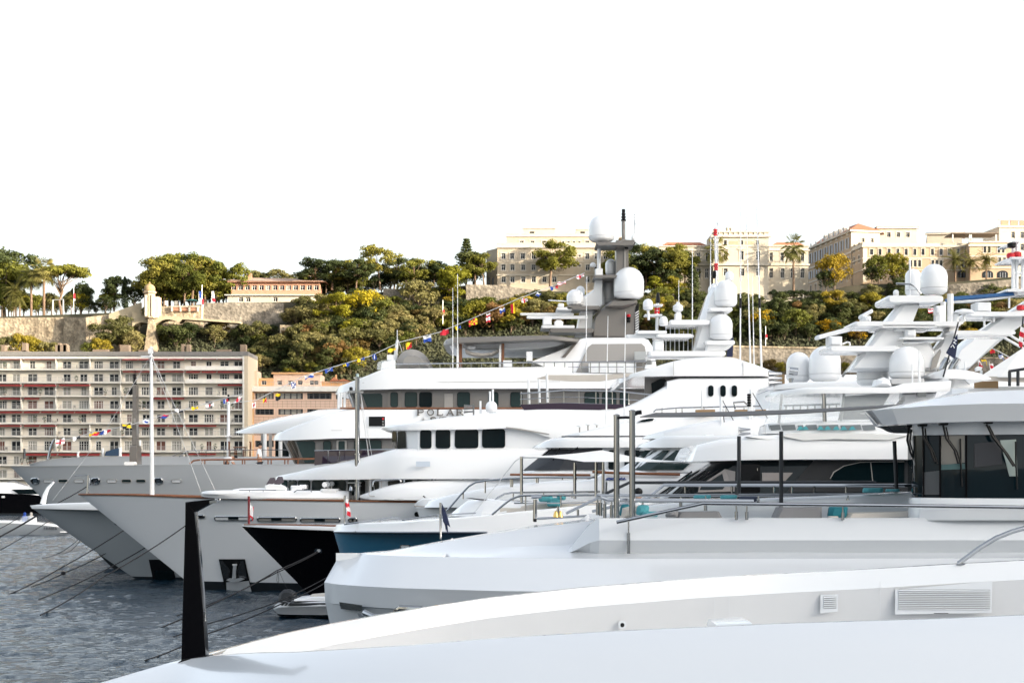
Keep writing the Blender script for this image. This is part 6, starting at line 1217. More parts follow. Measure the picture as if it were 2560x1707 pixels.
# ---------------------------------------------------------------- tender and covered boat carried by the silver yacht
def tender_e():
    yc = 78.45; r = thing('deck_tender', 'white open tender with tinted windscreen on the silver yacht foredeck', 'boat', W(690, 1247, yc))
    st = [(502, 1231, .05, 502, 1240, .05), (512, 1227, .5, 512, 1243, .4), (540, 1225.5, .75, 545, 1246, .6), (600, 1225, .8, 600, 1248, .8), (760, 1226, .8, 760, 1249, .9), (850, 1226, .8, 850, 1249, .9), (872, 1228, .75, 872, 1248, .8)]
    body(r, 'hull', yc, st, gel, rt=.18, rb=.1, sub=2)
    body(r, 'upper_tube', yc + .9, [(582, 1223, .3, 582, 1227, .3), (600, 1220, .45, 600, 1228, .45), (680, 1219, .5, 680, 1228, .5), (720, 1226, .4, 720, 1229, .4)], gel, rt=.1)
    plate(r, 'console', [(661, 1224), (662, 1213), (672, 1209), (704, 1212), (716, 1220), (716, 1226)], yc - .5, yc + .5, gel, .06)
    for k, dx in enumerate((0, 20)): panel(r, 'windscreen', [(665 + dx, 1211 - k * 3), (675 + dx, 1194 - k * 3), (686 + dx, 1193 - k * 2), (690 + dx, 1204), (676 + dx, 1213)], yc - .45 + .8 * k, mat('smoked_acrylic', (.10, .085, .10), .1), 0, .03)
    plate(r, 'wheel', rr(684, 1208, 693, 1216, 4), yc - .2, yc - .15, m_blk, .01); plate(r, 'seat', rr(726, 1213, 754, 1230, 3), yc - .5, yc + .5, gel2, .08); plate(r, 'seat_back', rr(748, 1211, 765, 1222, 3), yc - .4, yc + .6, gel2, .05)
    for k, px in enumerate((812, 819, 829)): o = tp(r, 'roller_post', [(px, 1226), (px, 1213)], yc - .5 + .4 * k, .04, m_chrome); mb = MB(); p = W(px, 1211 - k, yc - .5 + .4 * k); mb.tube([p + Vector((0, -.12, 0)), p + Vector((0, .12, 0))], .12, 14); mb.build('roller', gel2, o)
    plate(r, 'stern_pod', rr(800, 1221, 846, 1232, 5), yc - .8, yc + .8, gel, .1); plate(r, 'outboard_leg', rr(846, 1226, 866, 1247, 6), yc - .4, yc + .4, gel2, .1); rails(r, [(598, 1225), (640, 1224.5), (690, 1225)], [(624, 1224.5, 1229), (658, 1224.5, 1229)], yc - .95, .02)
    rails(r, [(735, 1230), (742, 1225), (775, 1225), (780, 1229)], [], yc - .95, .025)
    r = thing('covered_boat', 'long smooth white covered boat stowed along the silver yacht side deck', 'boat', W(1100, 1250, 77))
    yc = 77.5; st = [(897, 1239, .1, 897, 1243, .1), (925, 1228, .7, 925, 1248, .7), (968, 1214, 1.1, 968, 1249, 1.1), (1020, 1204, 1.3, 1020, 1249.5, 1.3), (1077, 1199, 1.35, 1077, 1249.5, 1.35), (1200, 1196, 1.4, 1200, 1250, 1.4), (1400, 1196, 1.4, 1400, 1250, 1.4)]; body(r, 'cover', yc, st, gel, rt=.8, sub=3); h = hbf(st)
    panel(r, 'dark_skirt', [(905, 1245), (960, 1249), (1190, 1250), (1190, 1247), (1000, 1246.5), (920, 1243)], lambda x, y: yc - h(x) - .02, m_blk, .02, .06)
    for (x0, x1, t) in ((932, 1002, 1198), (1010, 1080, 1191), (1088, 1158, 1186), (1166, 1245, 1184)): rails(r, [(x0, 1216 - (x0 - 932) * .08), (x0 + 1, t + 6), (x0 + 6, t + 3), (x1 - 5, t), (x1, t + 3), (x1, 1207 - (x0 - 932) * .03)], [], yc - 1.05, .04, 'hoop_rail')
    r = thing('white_dinghy', 'small white dinghy bow hanging over the silver yacht side', 'boat', W(1080, 1290, 75.6)); yc = 75.4
    st = [(1034, 1262, .05, 1037, 1267, .05), (1044, 1252, .45, 1050, 1276, .3), (1058, 1244, .7, 1064, 1280, .5), (1085, 1246, .8, 1085, 1280, .6), (1130, 1252, .85, 1130, 1280, .65)]; body(r, 'hull', yc, st, gel, rt=.08); tp(r, 'rub_rail', [(1035, 1264), (1060, 1266), (1130, 1267)], yc - .9, .03, m_taupe_l); plate(r, 'bracket', [(1056, 1239), (1060, 1238), (1068, 1248), (1064, 1249)], yc - .5, yc - .3, m_chrome, .02)
tender_e()
# ---------------------------------------------------------------- black hulled yacht
def yacht_d():
    yc = 71.; r = thing('black_yacht', 'glossy black hulled yacht with varnished cap rail and mesh covered windscreen', 'yacht', W(900, 1500, yc).xy.to_3d())
    H = Hull(r, yc, 4.1, [(604, 1315), (700, 1320), (840, 1325), (1100, 1330), (2000, 1330)], 845, 2800, m_black, boot=.1, ent=.45, fn=.75)
    st = [(604, 1312.5, .02, 606, 1315.5, .02), (640, 1312, .75, 640, 1317.5, .75), (700, 1312.5, 1.6, 700, 1321, 1.6), (770, 1314, 2.4, 770, 1323.5, 2.4), (840, 1316, 2.9, 840, 1326, 2.9), (1000, 1316, 3.8, 1000, 1329, 3.8), (1200, 1316, 4.13, 1200, 1331, 4.13), (2000, 1316, 4.13, 2000, 1331, 4.13)]
    body(r, 'white_bulwark', yc, st, gel, rt=.05); h = hbf(st)
    mb = MB(); mb.tube([W(x, y - 1, yc - h(x) + .1) for x, y in ((612, 1313), (640, 1312.5), (700, 1313), (770, 1314.5), (840, 1316), (1000, 1316))], .06, 6); mb.build('cap_rail', m_wood, r)
    o = panel(r, 'fairlead', rr(787, 1371, 805, 1381, 4.5), H.y, m_chrome, .03, .06); panel(o, 'fairlead_throat', rr(792, 1373, 801, 1379, 3), H.y, gel2, .05, .04); panel(r, 'hull_slot', rr(837, 1382, 886, 1388.5, 3), H.y, m_chrome, .03, .05)
    # superstructure
    yn = yc - 3.3
    st = [(1300, 1178, 1.6, 1300, 1250, 1.6), (1330, 1176, 2.8, 1330, 1250, 2.8), (1400, 1176, 3.3, 1400, 1250, 3.3), (2000, 1176, 3.3, 2000, 1250, 3.3)]; body(r, 'trunk_cabin', yc, st, gel, rt=.1)
    st = [(1378, 1118, 1.4, 1310, 1177, 1.6), (1400, 1117, 2.5, 1340, 1177, 2.8), (1430, 1117, 3.1, 1400, 1177, 3.2), (1620, 1116, 3.2, 1620, 1177, 3.25), (2000, 1116, 3.2, 2000, 1177, 3.25)]; body(r, 'wheelhouse', yc, st, gel2, rt=.03)
    yw = lambda x, y: yc - np.interp(x + (y - 1118) * 1.1, [1378, 1400, 1430], [1.5, 2.65, 3.27]) - .03
    body(r, 'windscreen_cover', yc, [(1372, 1123, 1.5, 1309, 1174, 1.66), (1394, 1122, 2.6, 1338, 1174, 2.88), (1425, 1122, 3.18, 1397, 1174, 3.28), (1506, 1121, 3.27, 1506, 1174, 3.32)], m_cover, rt=.01)
    for a in ((1380, 1120, 1350, 1145), (1400, 1119, 1382, 1150), (1445, 1118, 1418, 1135)): tp(r, 'wiper', [(a[0], a[1]), (a[2], a[3])], yc - 3.5, .03, m_blk, 6)
    for x0, x1 in ((1521, 1546), (1561, 1600)): win(r, x0, 1125, x1, 1173, 5, yc - 3.28, m_glass)
    tp(r, 'teak_trim', [(1275, 1186), (1400, 1186.5), (1476, 1187)], yc - 3.4, .05, m_wood, 6)
    st = [(1336, 1115, .6, 1331, 1119, .6), (1352, 1108, 2.4, 1350, 1119, 2.4), (1381, 1098, 3.2, 1381, 1119, 3.2), (1420, 1093, 3.5, 1420, 1118.5, 3.5), (1600, 1092, 3.6, 1600, 1118, 3.6), (2000, 1092, 3.6, 2000, 1118, 3.6)]; body(r, 'wheelhouse_roof', yc, st, gel, rt=.15, camber=.1)
    st = [(1406, 1090, 1.5, 1404, 1094, 1.5), (1420, 1087, 2.6, 1420, 1094, 2.6), (1449, 1080, 3.1, 1449, 1093.5, 3.1), (1558, 1056, 3.2, 1558, 1093, 3.2), (1640, 1045, 3.2, 1640, 1092.5, 3.2), (1790, 1034, 3.2, 1790, 1092, 3.2), (1900, 1022, 3.2, 1900, 1092, 3.2), (2000, 1022, 3.2, 2000, 1092, 3.2)]; body(r, 'flying_bridge', yc, st, gel, rt=.2)
    mb = MB(); mb.tube([W(x, 1090.6, yc - np.interp(x, [1404, 1420, 1449, 1558], [1.5, 2.6, 3.1, 3.2]) - .01) for x in (1405, 1412, 1420, 1434, 1449, 1500, 1558, 1800)], .03, 6); mb.build('dark_stripe', m_dkgrey, r)
    panel(r, 'smoked_side_window', [(1593, 1055), (1606, 1049), (1622, 1046), (1636, 1046), (1632, 1051), (1612, 1054)], yc - 3.2, m_glass, .02, .05)
    for px, b, t in ((1449, 1082, 1068), (1470, 1076, 1060), (1492, 1068, 1062), (1516, 1062, 918), (1561, 1054, 910), (1688, 1045, 1034), (1706, 1046, 1033), (1755, 1062, 975)): tp(r, 'antenna_post', [(px, b), (px, t)], yc - 3., .03 if t > 1000 else .035, gel2 if t < 1000 else m_taupe_l, 6)
    for px in (1449, 1470, 1492): mb = MB(); mb.lathe(W(px, 1063 + (px == 1449) * 4, yc - 3.), [(.02, 0), (.12, .02), (.12, .05), (.05, .07)], 10); mb.build('gps_antenna', gel2, r)
    # radomes, roof and masts further aft
    st = [(1912, 968, 1., 1912, 974, 1.), (1935, 962, 2.6, 1935, 974, 2.6), (1985, 956, 3.1, 1985, 971, 3.1), (2100, 952, 3.2, 2100, 970, 3.2), (2400, 952, 3.2, 2400, 970, 3.2)]; body(r, 'radome_roof', yc, st, gel, rt=.12)
    st = [(1925, 975, 2., 1925, 1040, 2.2), (1960, 973, 2.6, 1960, 1040, 2.8), (2400, 970, 2.8, 2400, 1040, 3.)]; body(r, 'upper_house', yc, st, gel2, rt=.05)
    dome(r, 1996, 880, 955, 60, yc - .6); dome(r, 2062, 865, 953, 80, yc - 1.4); 
    o = tp(r, 'searchlight_post', [(1978, 956), (1978, 945)], yc - 2.2, .1, m_chrome); mb = MB(); p = W(1983, 928, yc - 2.2); mb.tube([p + Vector((-.18, 0, .02)), p + Vector((.18, 0, -.02))], .16, 16); mb.build('searchlight', m_chrome, o)
    for k in range(3):
        y_ = 934 + 11 * k; mb = MB(); a, b = W(1922, y_ + 2, yc - 2.6), W(1955, y_, yc - 2.6); mb.tube([a, a.lerp(b, .25), a.lerp(b, .5), b], .17, 12, r1=.05); mb.build('air_horn', m_chrome, r)
    panel(r, 'horn_back_panel', [(1932, 938), (1962, 935), (1962, 962), (1932, 965)], yc - 1.8, mat('tan_panel', (.30, .19, .09), .6), 0, .1)
    panel(r, 'mirror_panel', [(2104, 940), (2112, 928), (2122, 917), (2118, 930), (2108, 944)], yc - 2, m_chrome, .0, .05)
    return r
d_root = yacht_d()
# ---------------------------------------------------------------- white yacht with framed windows (between black and blue)
def yacht_i():
    yc = 62.; r = thing('classic_white_yacht', 'white yacht with raked white framed windows and teak trim behind the blue hull', 'yacht', W(1300, 1500, yc).xy.to_3d())
    H = Hull(r, yc, 3.6, [(1040, 1268), (1120, 1266), (1300, 1262), (2000, 1255)], 1160, 2900, gel, boot=.2, ent=.4, fn=.75)
    st = [(1075, 1250, .6, 1060, 1268, .6), (1120, 1238, 1.8, 1115, 1268, 1.8), (1200, 1222, 2.7, 1200, 1268, 2.7), (1300, 1208, 3., 1300, 1266, 3.), (1400, 1201, 3.1, 1400, 1264, 3.1), (1480, 1198, 3.1, 1480, 1264, 3.1), (1520, 1176, 3.1, 1515, 1264, 3.1), (1560, 1175, 3.1, 1560, 1264, 3.1), (2000, 1175, 3.1, 2000, 1264, 3.1)]
    body(r, 'coachroof', yc, st, gel, rt=.4, sub=2)
    st = [(1650, 1117, 1.4, 1545, 1180, 1.6), (1668, 1117, 2.4, 1580, 1180, 2.6), (1700, 1117, 2.9, 1640, 1180, 3.), (2000, 1117, 2.9, 2000, 1180, 3.05)]; body(r, 'wheelhouse', yc, st, gel2, rt=.03)
    yw = lambda x, y: yc - np.interp(x + (y - 1118) * 1.55, [1648, 1670, 1700], [1.5, 2.5, 2.99]) - .04
    for (a, b, c, d_) in ((1612, 1628, 1566, 1580), (1634, 1644, 1586, 1636), (1658, 1674, 1588, 1634), (1690, 1760, 1627, 1708)):
        m = m_glass_g if a > 1600 else m_glass; panel(r, 'window', [(a, 1125), (b, 1125), (d_, 1174), (c, 1174)], yw, m, .03, .06)
    panel(r, 'window', [(1600, 1127), (1625, 1126), (1600, 1150)], yw, m_glass, .03, .06)
    tp(r, 'teak_trim', [(1481, 1179), (1530, 1181.5), (1620, 1184), (1700, 1185.5)], yc - 3.15, .055, m_wood, 6)
    st = [(1596, 1114, .5, 1592, 1118, .5), (1612, 1107, 1.8, 1610, 1118.5, 1.8), (1659, 1090, 2.9, 1659, 1119, 2.9), (1700, 1088, 3.2, 1700, 1118.5, 3.2), (2000, 1088, 3.2, 2000, 1118, 3.2)]; body(r, 'wheelhouse_roof', yc, st, gel, rt=.14)
    mb = MB(); rng = []
    for k in range(14):   # illegible blue script name
        x = 1516 + k * 3.4; a = W(x, 1199 - (k % 3) * 1.3, yc - 3.14); b = W(x + 2.6, 1196 - (k % 2) * 1.5, yc - 3.14); mb.tube([a, (a + b) / 2 + Vector((0, 0, .03)), b], .022, 5)
    mb.tube([W(1514, 1198.5, yc - 3.14), W(1566, 1198, yc - 3.14)], .016, 5); mb.build('script_name', mat('script_blue', (.02, .05, .22), .4), r)
    rails(r, [(1117, 1276), (1150, 1238), (1172, 1215), (1190, 1205), (1215, 1201), (1270, 1196), (1345, 1193), (1490, 1193)], [(1158, 1230, 1247), (1213, 1201, 1232), (1277, 1196, 1217), (1281, 1196, 1217), (1341, 1193, 1207), (1345, 1193, 1207), (1406, 1193, 1199), (1440, 1193, 1199)], yc - 3.0, .035)
    plate(r, 'searchlight_pedestal', [(1768, 1113), (1772, 1100), (1763, 1094), (1763, 1086), (1784, 1085), (1784, 1096), (1778, 1101), (1782, 1113)], yc - 2.6, yc - 2.2, gel2, .05)
    # mast group over the wheelhouse
    for (x0, b0, x1, t1) in ((1803, 1105, 1803, 992), (1879, 1100, 1878, 974), (1873, 1080, 1873, 990)): tp(r, 'flag_mast', [(x0, b0), (x1, t1)], yc - 1.5, .055, gel2)
    for a, b in (((1803, 994), (1852, 1085)), ((1878, 976), (1945, 1090)), ((1803, 1000), (1818, 1104))): tp(r, 'stay', [a, b], yc - 1.5, .015, m_dkgrey, 4)
    for k in range(5): mb = MB(); mb.lathe(W(1872.5, 1016 - 6.5 * k, yc - 1.6), [(.05, 0), (.07, .02), (.07, .07), (.04, .085)], 8); mb.build('navigation_light', m_blk, r)
    for k in range(2): a, b = W(1846, 1084 + 1 - 11 * k, yc - 2.5), W(1876, 1083 - 10 * k, yc - 2.5); mb = MB(); mb.tube([a, a.lerp(b, .2), a.lerp(b, .5), b], .1, 12, r1=.03); mb.build('air_horn', m_chrome, r)
    rails(r, [(1634, 1030), (1640, 1024), (1700, 1019), (1900, 1015)], [(x, 1019, 1032) for x in (1655, 1690, 1705, 1760, 1815, 1860)], yc + 6, .03); o = rails(r, [(1838, 1022), (1834, 1006), (1860, 1004), (1872, 1014)], [], yc + 6, .04, 'hoop_rail')
    for x0, x1 in ((1740, 1788), (1838, 1876), (1890, 1915)): panel(r, 'teak_seat', [(x0, 1024), (x1, 1023), (x1, 1032), (x0, 1032)], yc + 5.5, mat('tan_panel'), 0, .3)
    st = [(1612, 1090, .5, 1610, 1096, .5), (1660, 1076, 1.9, 1660, 1096, 1.9), (1740, 1058, 2.5, 1740, 1096, 2.5), (1850, 1040, 2.6, 1850, 1096, 2.6), (2000, 1030, 2.6, 2000, 1096, 2.6)]; body(r, 'upper_deck', yc + 1, st, gel, rt=.3)
    return r
i_root = yacht_i()
# ---------------------------------------------------------------- blue hulled yacht
def yacht_c():
    yc = 53.; r = thing('blue_yacht', 'blue hulled yacht with dark wraparound windscreen and glazed flying bridge', 'yacht', W(1200, 1500, yc).xy.to_3d())
    H = Hull(r, yc, 3.5, [(834, 1327), (900, 1329), (1000, 1330), (1200, 1330), (2000, 1330)], 935, 2900, m_blue, boot=.1, ent=.5, fn=.62)
    st = [(841, 1311, .02, 834, 1327, .02), (870, 1309, .9, 865, 1327.5, .95), (920, 1307.5, 1.6, 920, 1329, 1.7), (1000, 1305, 2.3, 1000, 1330, 2.4), (1100, 1298, 2.8, 1100, 1330.5, 2.9), (1218, 1287, 3.2, 1218, 1331, 3.25), (1335, 1275, 3.4, 1335, 1331, 3.45), (1450, 1264, 3.5, 1450, 1331, 3.52), (1600, 1258, 3.5, 1600, 1331, 3.52), (2000, 1252, 3.5, 2000, 1331, 3.52)]
    body(r, 'white_bulwark', yc, st, gel, rt=.05); h = hbf(st)
    mb = MB(); mb.tube([W(x, 1328.5 + min(2, (x - 834) / 80), yc - np.interp(x, [834, 865, 920, 1000, 1100, 1218, 1335], [.02, .95, 1.7, 2.4, 2.9, 3.25, 3.45]) - .02) for x in (836, 865, 890, 920, 960, 1000, 1050, 1100, 1218)], .035, 6); mb.build('chrome_strake', m_chrome, r)
    o = panel(r, 'fairlead', rr(999, 1361, 1026, 1370, 4), H.y, m_chrome, .03, .06); panel(o, 'fairlead_plate', rr(1003, 1363, 1022, 1369, 2), H.y, gel2, .05, .05); panel(r, 'fairlead', rr(1048, 1360, 1064, 1367, 3), H.y, m_chrome, .03, .06)
    rails(r, [(860, 1310), (935, 1301), (985, 1293), (1000, 1296)], [(950, 1299, 1305)], yc - 1.2, .025); rails(r, [(1005, 1300), (1080, 1288), (1190, 1282)], [(1090, 1287, 1292)], yc - 2.6, .02)
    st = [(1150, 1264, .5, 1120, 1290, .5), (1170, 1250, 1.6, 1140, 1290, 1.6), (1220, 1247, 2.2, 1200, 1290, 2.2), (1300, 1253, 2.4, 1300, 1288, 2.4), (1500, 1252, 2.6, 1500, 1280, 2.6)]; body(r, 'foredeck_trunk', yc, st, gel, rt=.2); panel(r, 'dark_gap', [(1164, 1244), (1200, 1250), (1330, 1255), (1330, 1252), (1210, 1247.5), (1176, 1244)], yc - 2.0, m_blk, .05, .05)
    body(r, 'sun_pad', yc - .6, [(1212, 1267, 1.2, 1212, 1282, 1.2), (1250, 1263, 1.7, 1250, 1283, 1.7), (1400, 1256, 2.0, 1400, 1276, 2.), (1500, 1251, 2.1, 1500, 1270, 2.1)], m_beigepad, rt=.12)
    rails(r, [(1220, 1264), (1245, 1243), (1262, 1234), (1280, 1231), (1500, 1229)], [(1283, 1231, 1256), (1359, 1230, 1244), (1430, 1230, 1244)], yc - 1.6, .03); rails(r, [(1230, 1286), (1258, 1262), (1278, 1247), (1300, 1239), (1320, 1238), (1500, 1237)], [(1314, 1238, 1278), (1402, 1238, 1271)], yc - 3.2, .032, mid=([(1285, 1257), (1500, 1257)],))
    for i, (px, t, b) in enumerate(((1304, 1141, 1256), (1437, 1156, 1246), (1490, 1154, 1240), (1508, 1154, 1236))): tp(r, 'awning_pole', [(px, b), (px, t)], yc - (2.4, 3., 3.2, .5)[i], .045, m_chrome)
    tp(r, 'awning_stay', [(1304, 1141), (1286, 1155), (1180, 1288)], yc - 2.4, .012, m_wire, 4)
    # sail awning as a saddle
    mb = MB(); top = [(1304, 1140), (1380, 1138), (1440, 1133), (1480, 1128), (1505, 1125), (1530, 1130), (1570, 1139), (1640, 1149), (1710, 1153)]; bot = [(1304, 1142), (1380, 1143), (1420, 1148), (1460, 1154), (1490, 1154), (1530, 1154), (1570, 1154), (1640, 1154), (1710, 1154)]
    A_ = [W(*p, yc + .3) for p in top]; B_ = [W(*p, yc - 3.1) for p in bot]; n = len(A_); mb.add(A_ + [(a + b) / 2 + Vector((0, 0, -.05)) for a, b in zip(A_, B_)] + B_, [(i, i + 1, n + i + 1, n + i) for i in range(n - 1)] + [(n + i, n + i + 1, 2 * n + i + 1, 2 * n + i) for i in range(n - 1)]); mb.build('sail_awning', m_sail, r, 60)
    # dark wraparound wheelhouse
    st = [(1800, 1152, 1.2, 1640, 1245, 1.4), (1815, 1152, 2.2, 1670, 1245, 2.4), (1850, 1151, 2.75, 1720, 1245, 2.9), (2000.5, 1150, 2.9, 2000.5, 1245, 3.), (3050, 1150, 2.9, 3050, 1245, 3.)]; body(r, 'wheelhouse_glass', yc, st, m_glass, rt=.03)
    yw = lambda x, y: yc - np.interp(x + (y - 1152) * 1.5, [1800, 1815, 1850, 2000], [1.3, 2.3, 2.85, 2.97]) - .03
    for k in range(5): x = 1668 + k * 17; tp(r, 'wiper', [(x + 62, 1178 - k), (x, 1222 - k * 3), (x - 22, 1236)], yc - 2.7 - .02 * k, .025, m_blk, 6)
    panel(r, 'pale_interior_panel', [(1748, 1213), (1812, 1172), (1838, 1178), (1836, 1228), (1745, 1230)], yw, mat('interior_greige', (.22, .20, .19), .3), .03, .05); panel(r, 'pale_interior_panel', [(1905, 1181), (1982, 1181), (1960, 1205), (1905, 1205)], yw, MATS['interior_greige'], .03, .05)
    o = panel(r, 'door', rr(1852, 1160, 1900, 1232, 5), yw, m_black, .03, .06); tp(o, 'door_handle', [(1894, 1170), (1894, 1176)], yc - 3.1, .02, m_chrome)
    panel(r, 'smoked_panel', [(1985, 1205), (2035, 1150), (2280, 1150), (2280, 1230), (1965, 1230)], yw, mat('smoked_grey', (.035, .036, .038), .12), .03, .05); panel(r, 'window', [(2076, 1195), (2085, 1180), (2110, 1165), (2150, 1156), (2260, 1154), (2260, 1206), (2085, 1203)], yw, m_glass, .05, .05); panel(r, 'window_rim', [(2074, 1196), (2083, 1179), (2109, 1163.5), (2150, 1154.6), (2260, 1152.6), (2260, 1154), (2150, 1156), (2110, 1165), (2085, 1180.5), (2076, 1196)], yw, m_taupe_l, .052, .05); panel(r, 'window_bar', [(2175, 1156), (2177, 1156), (2182, 1205), (2180, 1205)], yw, m_taupe_l, .06, .05)
    st = [(1716, 1145, .8, 1708, 1153, .8), (1722, 1132, 1.9, 1712, 1154, 1.9), (1745, 1112, 2.7, 1730, 1153, 2.7), (1800, 1098, 3.1, 1790, 1151.5, 3.1), (1900, 1088, 3.3, 1900, 1149, 3.3), (2000.5, 1083, 3.35, 2000.5, 1148, 3.35), (3050, 1080, 3.35, 3050, 1147, 3.35)]; body(r, 'wheelhouse_roof', yc, st, gel, rt=.2); 
    plate(r, 'cream_cover', [(1950, 1090), (1958, 1083), (1985, 1082), (2230, 1084), (2275, 1088), (2230, 1100), (2080, 1104), (2000, 1102)], yc - 3.42, yc - 2.4, m_sail, .1); plate(r, 'cream_cover', [(1866, 1091), (1920, 1093), (1948, 1096), (1946, 1101), (1925, 1104)], yc - 3.3, yc - 2, m_sail, .05); mb = MB(); mb.lathe(W(1881, 1108, yc - 2.9), [(.12, 0), (.10, .06), (.06, .1), (.06, .14), (.02, .15)], 10); mb.build('horn_base', m_beigepad, r)
    # flying bridge bulwark with window strip and cushions
    st = [(1900, 1066, 1.5, 1895, 1084, 1.5), (1920, 1058, 2.5, 1915, 1084, 2.5), (2010, 1052, 2.9, 2010, 1084, 2.9), (3050, 1050, 2.9, 3050, 1084, 2.9)]; body(r, 'flying_bridge', yc, st, gel, rt=.1, skew=.15); hf = hbf(st)
    for (x0, x1) in ((1910, 1923), (1926, 1950), (1955, 1988), (1996, 2042), (2048, 2096), (2103, 2152), (2157, 2187)): o = panel(r, 'screen_window', [(x0 - 2, 1062.5), (x1 - 1, 1061), (x1 + 2, 1074), (x0 + 2, 1076)], lambda x, y: yc - hf(x) - .03, mat('pale_glass', (.16, .18, .19), .06), .01, .05)
    for k, px in enumerate((2000, 2012, 2050, 2068, 2090, 2108, 2130)):
        c = thing('seat_cushion', 'aqua cushion behind the flying bridge window strip of the blue yacht', 'cushion', W(px, 1076, yc - 3.05), 'aqua flying bridge cushions'); panel(c, 'cushion_body', [(px - 8, 1075), (px - 2, 1066), (px + 3, 1065), (px + 10, 1074)], yc - 3.06, m_aqua, .02, .06)
    plate(r, 'clear_enclosure', [(1912, 1058), (1928, 998), (1945, 985), (2200, 980), (2260, 985), (2230, 1015), (2190, 1055)], yc - 2.9, yc - 2.87, m_clear, .005); panel(r, 'smoked_enclosure', [(2105, 1047), (2175, 1000), (2190, 987), (2110, 985), (2225, 985), (2188, 1047)], yc - 2.5, mat('smoked_vinyl', (.13, .125, .115), .25, bump=.3, bscale=3), 0, .02)
    plate(r, 'enclosure_side', [(2110, 990), (2225, 984), (2180, 1048), (2095, 1050)], yc - 2.6, yc - 2.57, MATS['smoked_vinyl'], .005)
    tp(r, 'enclosure_pole', [(2060, 983), (2062, 1053)], yc - 3., .06, m_chrome); 
    for px in (1955, 2110): tp(r, 'enclosure_frame', [(px, 985), (px - 8, 1058)], yc - 2.7, .04, m_taupe_l)
    rails(r, [(1960, 1014), (2100, 1010)], [(x, 1012, 1024) for x in range(1965, 2100, 18)], yc + 1, .03)
    st = [(1914, 989, .8, 1912, 994, .8), (1940, 979, 2.2, 1940, 990, 2.2), (2000.5, 970, 2.9, 2000.5, 985, 2.9), (2080, 966, 3.1, 2080, 983, 3.1), (2220, 968, 3.15, 2220, 983, 3.15), (2260, 958, 3.15, 2260, 982, 3.15), (2380, 950, 3.1, 2375, 978, 3.1)]; body(r, 'hard_top', yc, st, gel, rt=.14, sub=2, skew=.15)
    plate(r, 'hard_top_leg', [(2255, 982), (2345, 980), (2330, 1010), (2270, 1030), (2230, 1030), (2255, 1000)], yc - 2.7, yc - 2.2, gel, .1); panel(r, 'flood_light', rr(2292, 981, 2314, 992, 2), yc - 3., m_chrome, .1, .2)
    dome(r, 2182, 889, 964, 79, yc + .5); dome(r, 2267, 865, 948, 89, yc - 1.2); plate(r, 'radome_plinth', rr(2226, 946, 2312, 960, 4), yc - 2, yc - .3, mat('seam_grey'), .05); plate(r, 'covered_console', [(2190, 964), (2195, 948), (2212, 942), (2226, 948), (2232, 966)], yc - 2.2, yc - 1.4, gel2, .15)
    for px, t in ((2281, 910), (2298, 877), (2300, 940)): tp(r, 'antenna_post', [(px, 960), (px, t)], yc - 2.4, .025, gel2, 6)
    # raked radar mast
    ym = yc - .7
    plate(r, 'radar_mast', [(2128, 925), (2222, 800), (2262, 754), (2302, 754), (2285, 800), (2250, 870), (2330, 860), (2360, 925)], ym, ym + 1.2, gel, .12)
    plate(r, 'mast_brace', [(2290, 940), (2330, 880), (2350, 860), (2385, 795), (2402, 795), (2394, 850), (2360, 960)], ym + .2, ym + 1., gel, .1)
    for (x0, y0, x1, y1) in ((2217, 738, 2360, 756), (2136, 803, 2404, 815), (2072, 864, 2250, 878), (2200, 812, 2345, 819), (2250, 842, 2362, 848), (2377, 826, 2541, 836)): plate(r, 'platform', slab(x0, y0, x1, y1), ym - .4, ym + 1.4, gel, .08)
    dome(r, 2283, 672, 740, 40, ym + 1.1); dome(r, 2335, 660, 736, 67, ym - .1); dome(r, 2240, 724, 740, 14, ym)
    rails(r, [(2240, 709), (2276, 710), (2290, 718), (2302, 735)], [], ym - .3, .03, 'hoop_rail'); tp(r, 'gps_whip', [(2275, 738), (2275, 650)], ym - .2, .03, gel2)
    for (cx, cy, x0, y0, x1, y1, hp) in ((2090, 862, 2042, 842, 2131, 820, 22), (2169, 802, 2152, 790, 2184, 776, 13), (2278, 840, 2238, 822, 2320, 819, 18)):
        o = plate(r, 'radar_pedestal', rr(cx - hp * .75, cy - hp, cx + hp * .75, cy + 2, 3), ym - .35, ym + .35, gel2, .08); s = (y1 - y0) / (x1 - x0); plate(o, 'radar_scanner', [(x0, y0 - 1), (x0 + 3, y0 - 4.5), (x1 - 3, y1 - 4.5), (x1, y1 - 1), (x1, y1 + 4), (x1 - 4, y1 + 7), (x0 + 4, y0 + 6), (x0, y0 + 4)], ym - .22, ym + .22, gel2, .06)
    tp(r, 'pedestal_cable', [(2106, 860), (2118, 855), (2124, 856), (2125, 864)], ym, .03, gel2)
    for px, t, b, wd in ((2358, 755, 805, .09), (2376, 735, 808, .10), (2347, 765, 805, .16), (2390, 785, 806, .1)): tp(r, 'sensor_post', [(px, b), (px, t)], ym, wd, gel2)
    mb = MB(); mb.lathe(W(2410, 782, ym), [(.05, -.05), (.33, 0), (.25, .08), (.05, .12)], 16); mb.build('satellite_dish', gel2, r); tp(r, 'dish_arm', [(2402, 808), (2410, 800), (2410, 783)], ym, .05, gel2)
    plate(r, 'camera_unit', rr(2340, 764, 2353, 786, 5), ym - .4, ym, gel2, .06)
    panel(r, 'bolt_hole_panel', [(2325, 925), (2331, 895), (2350, 873), (2352, 880), (2340, 918)], ym, m_taupe_l, .05, .1)
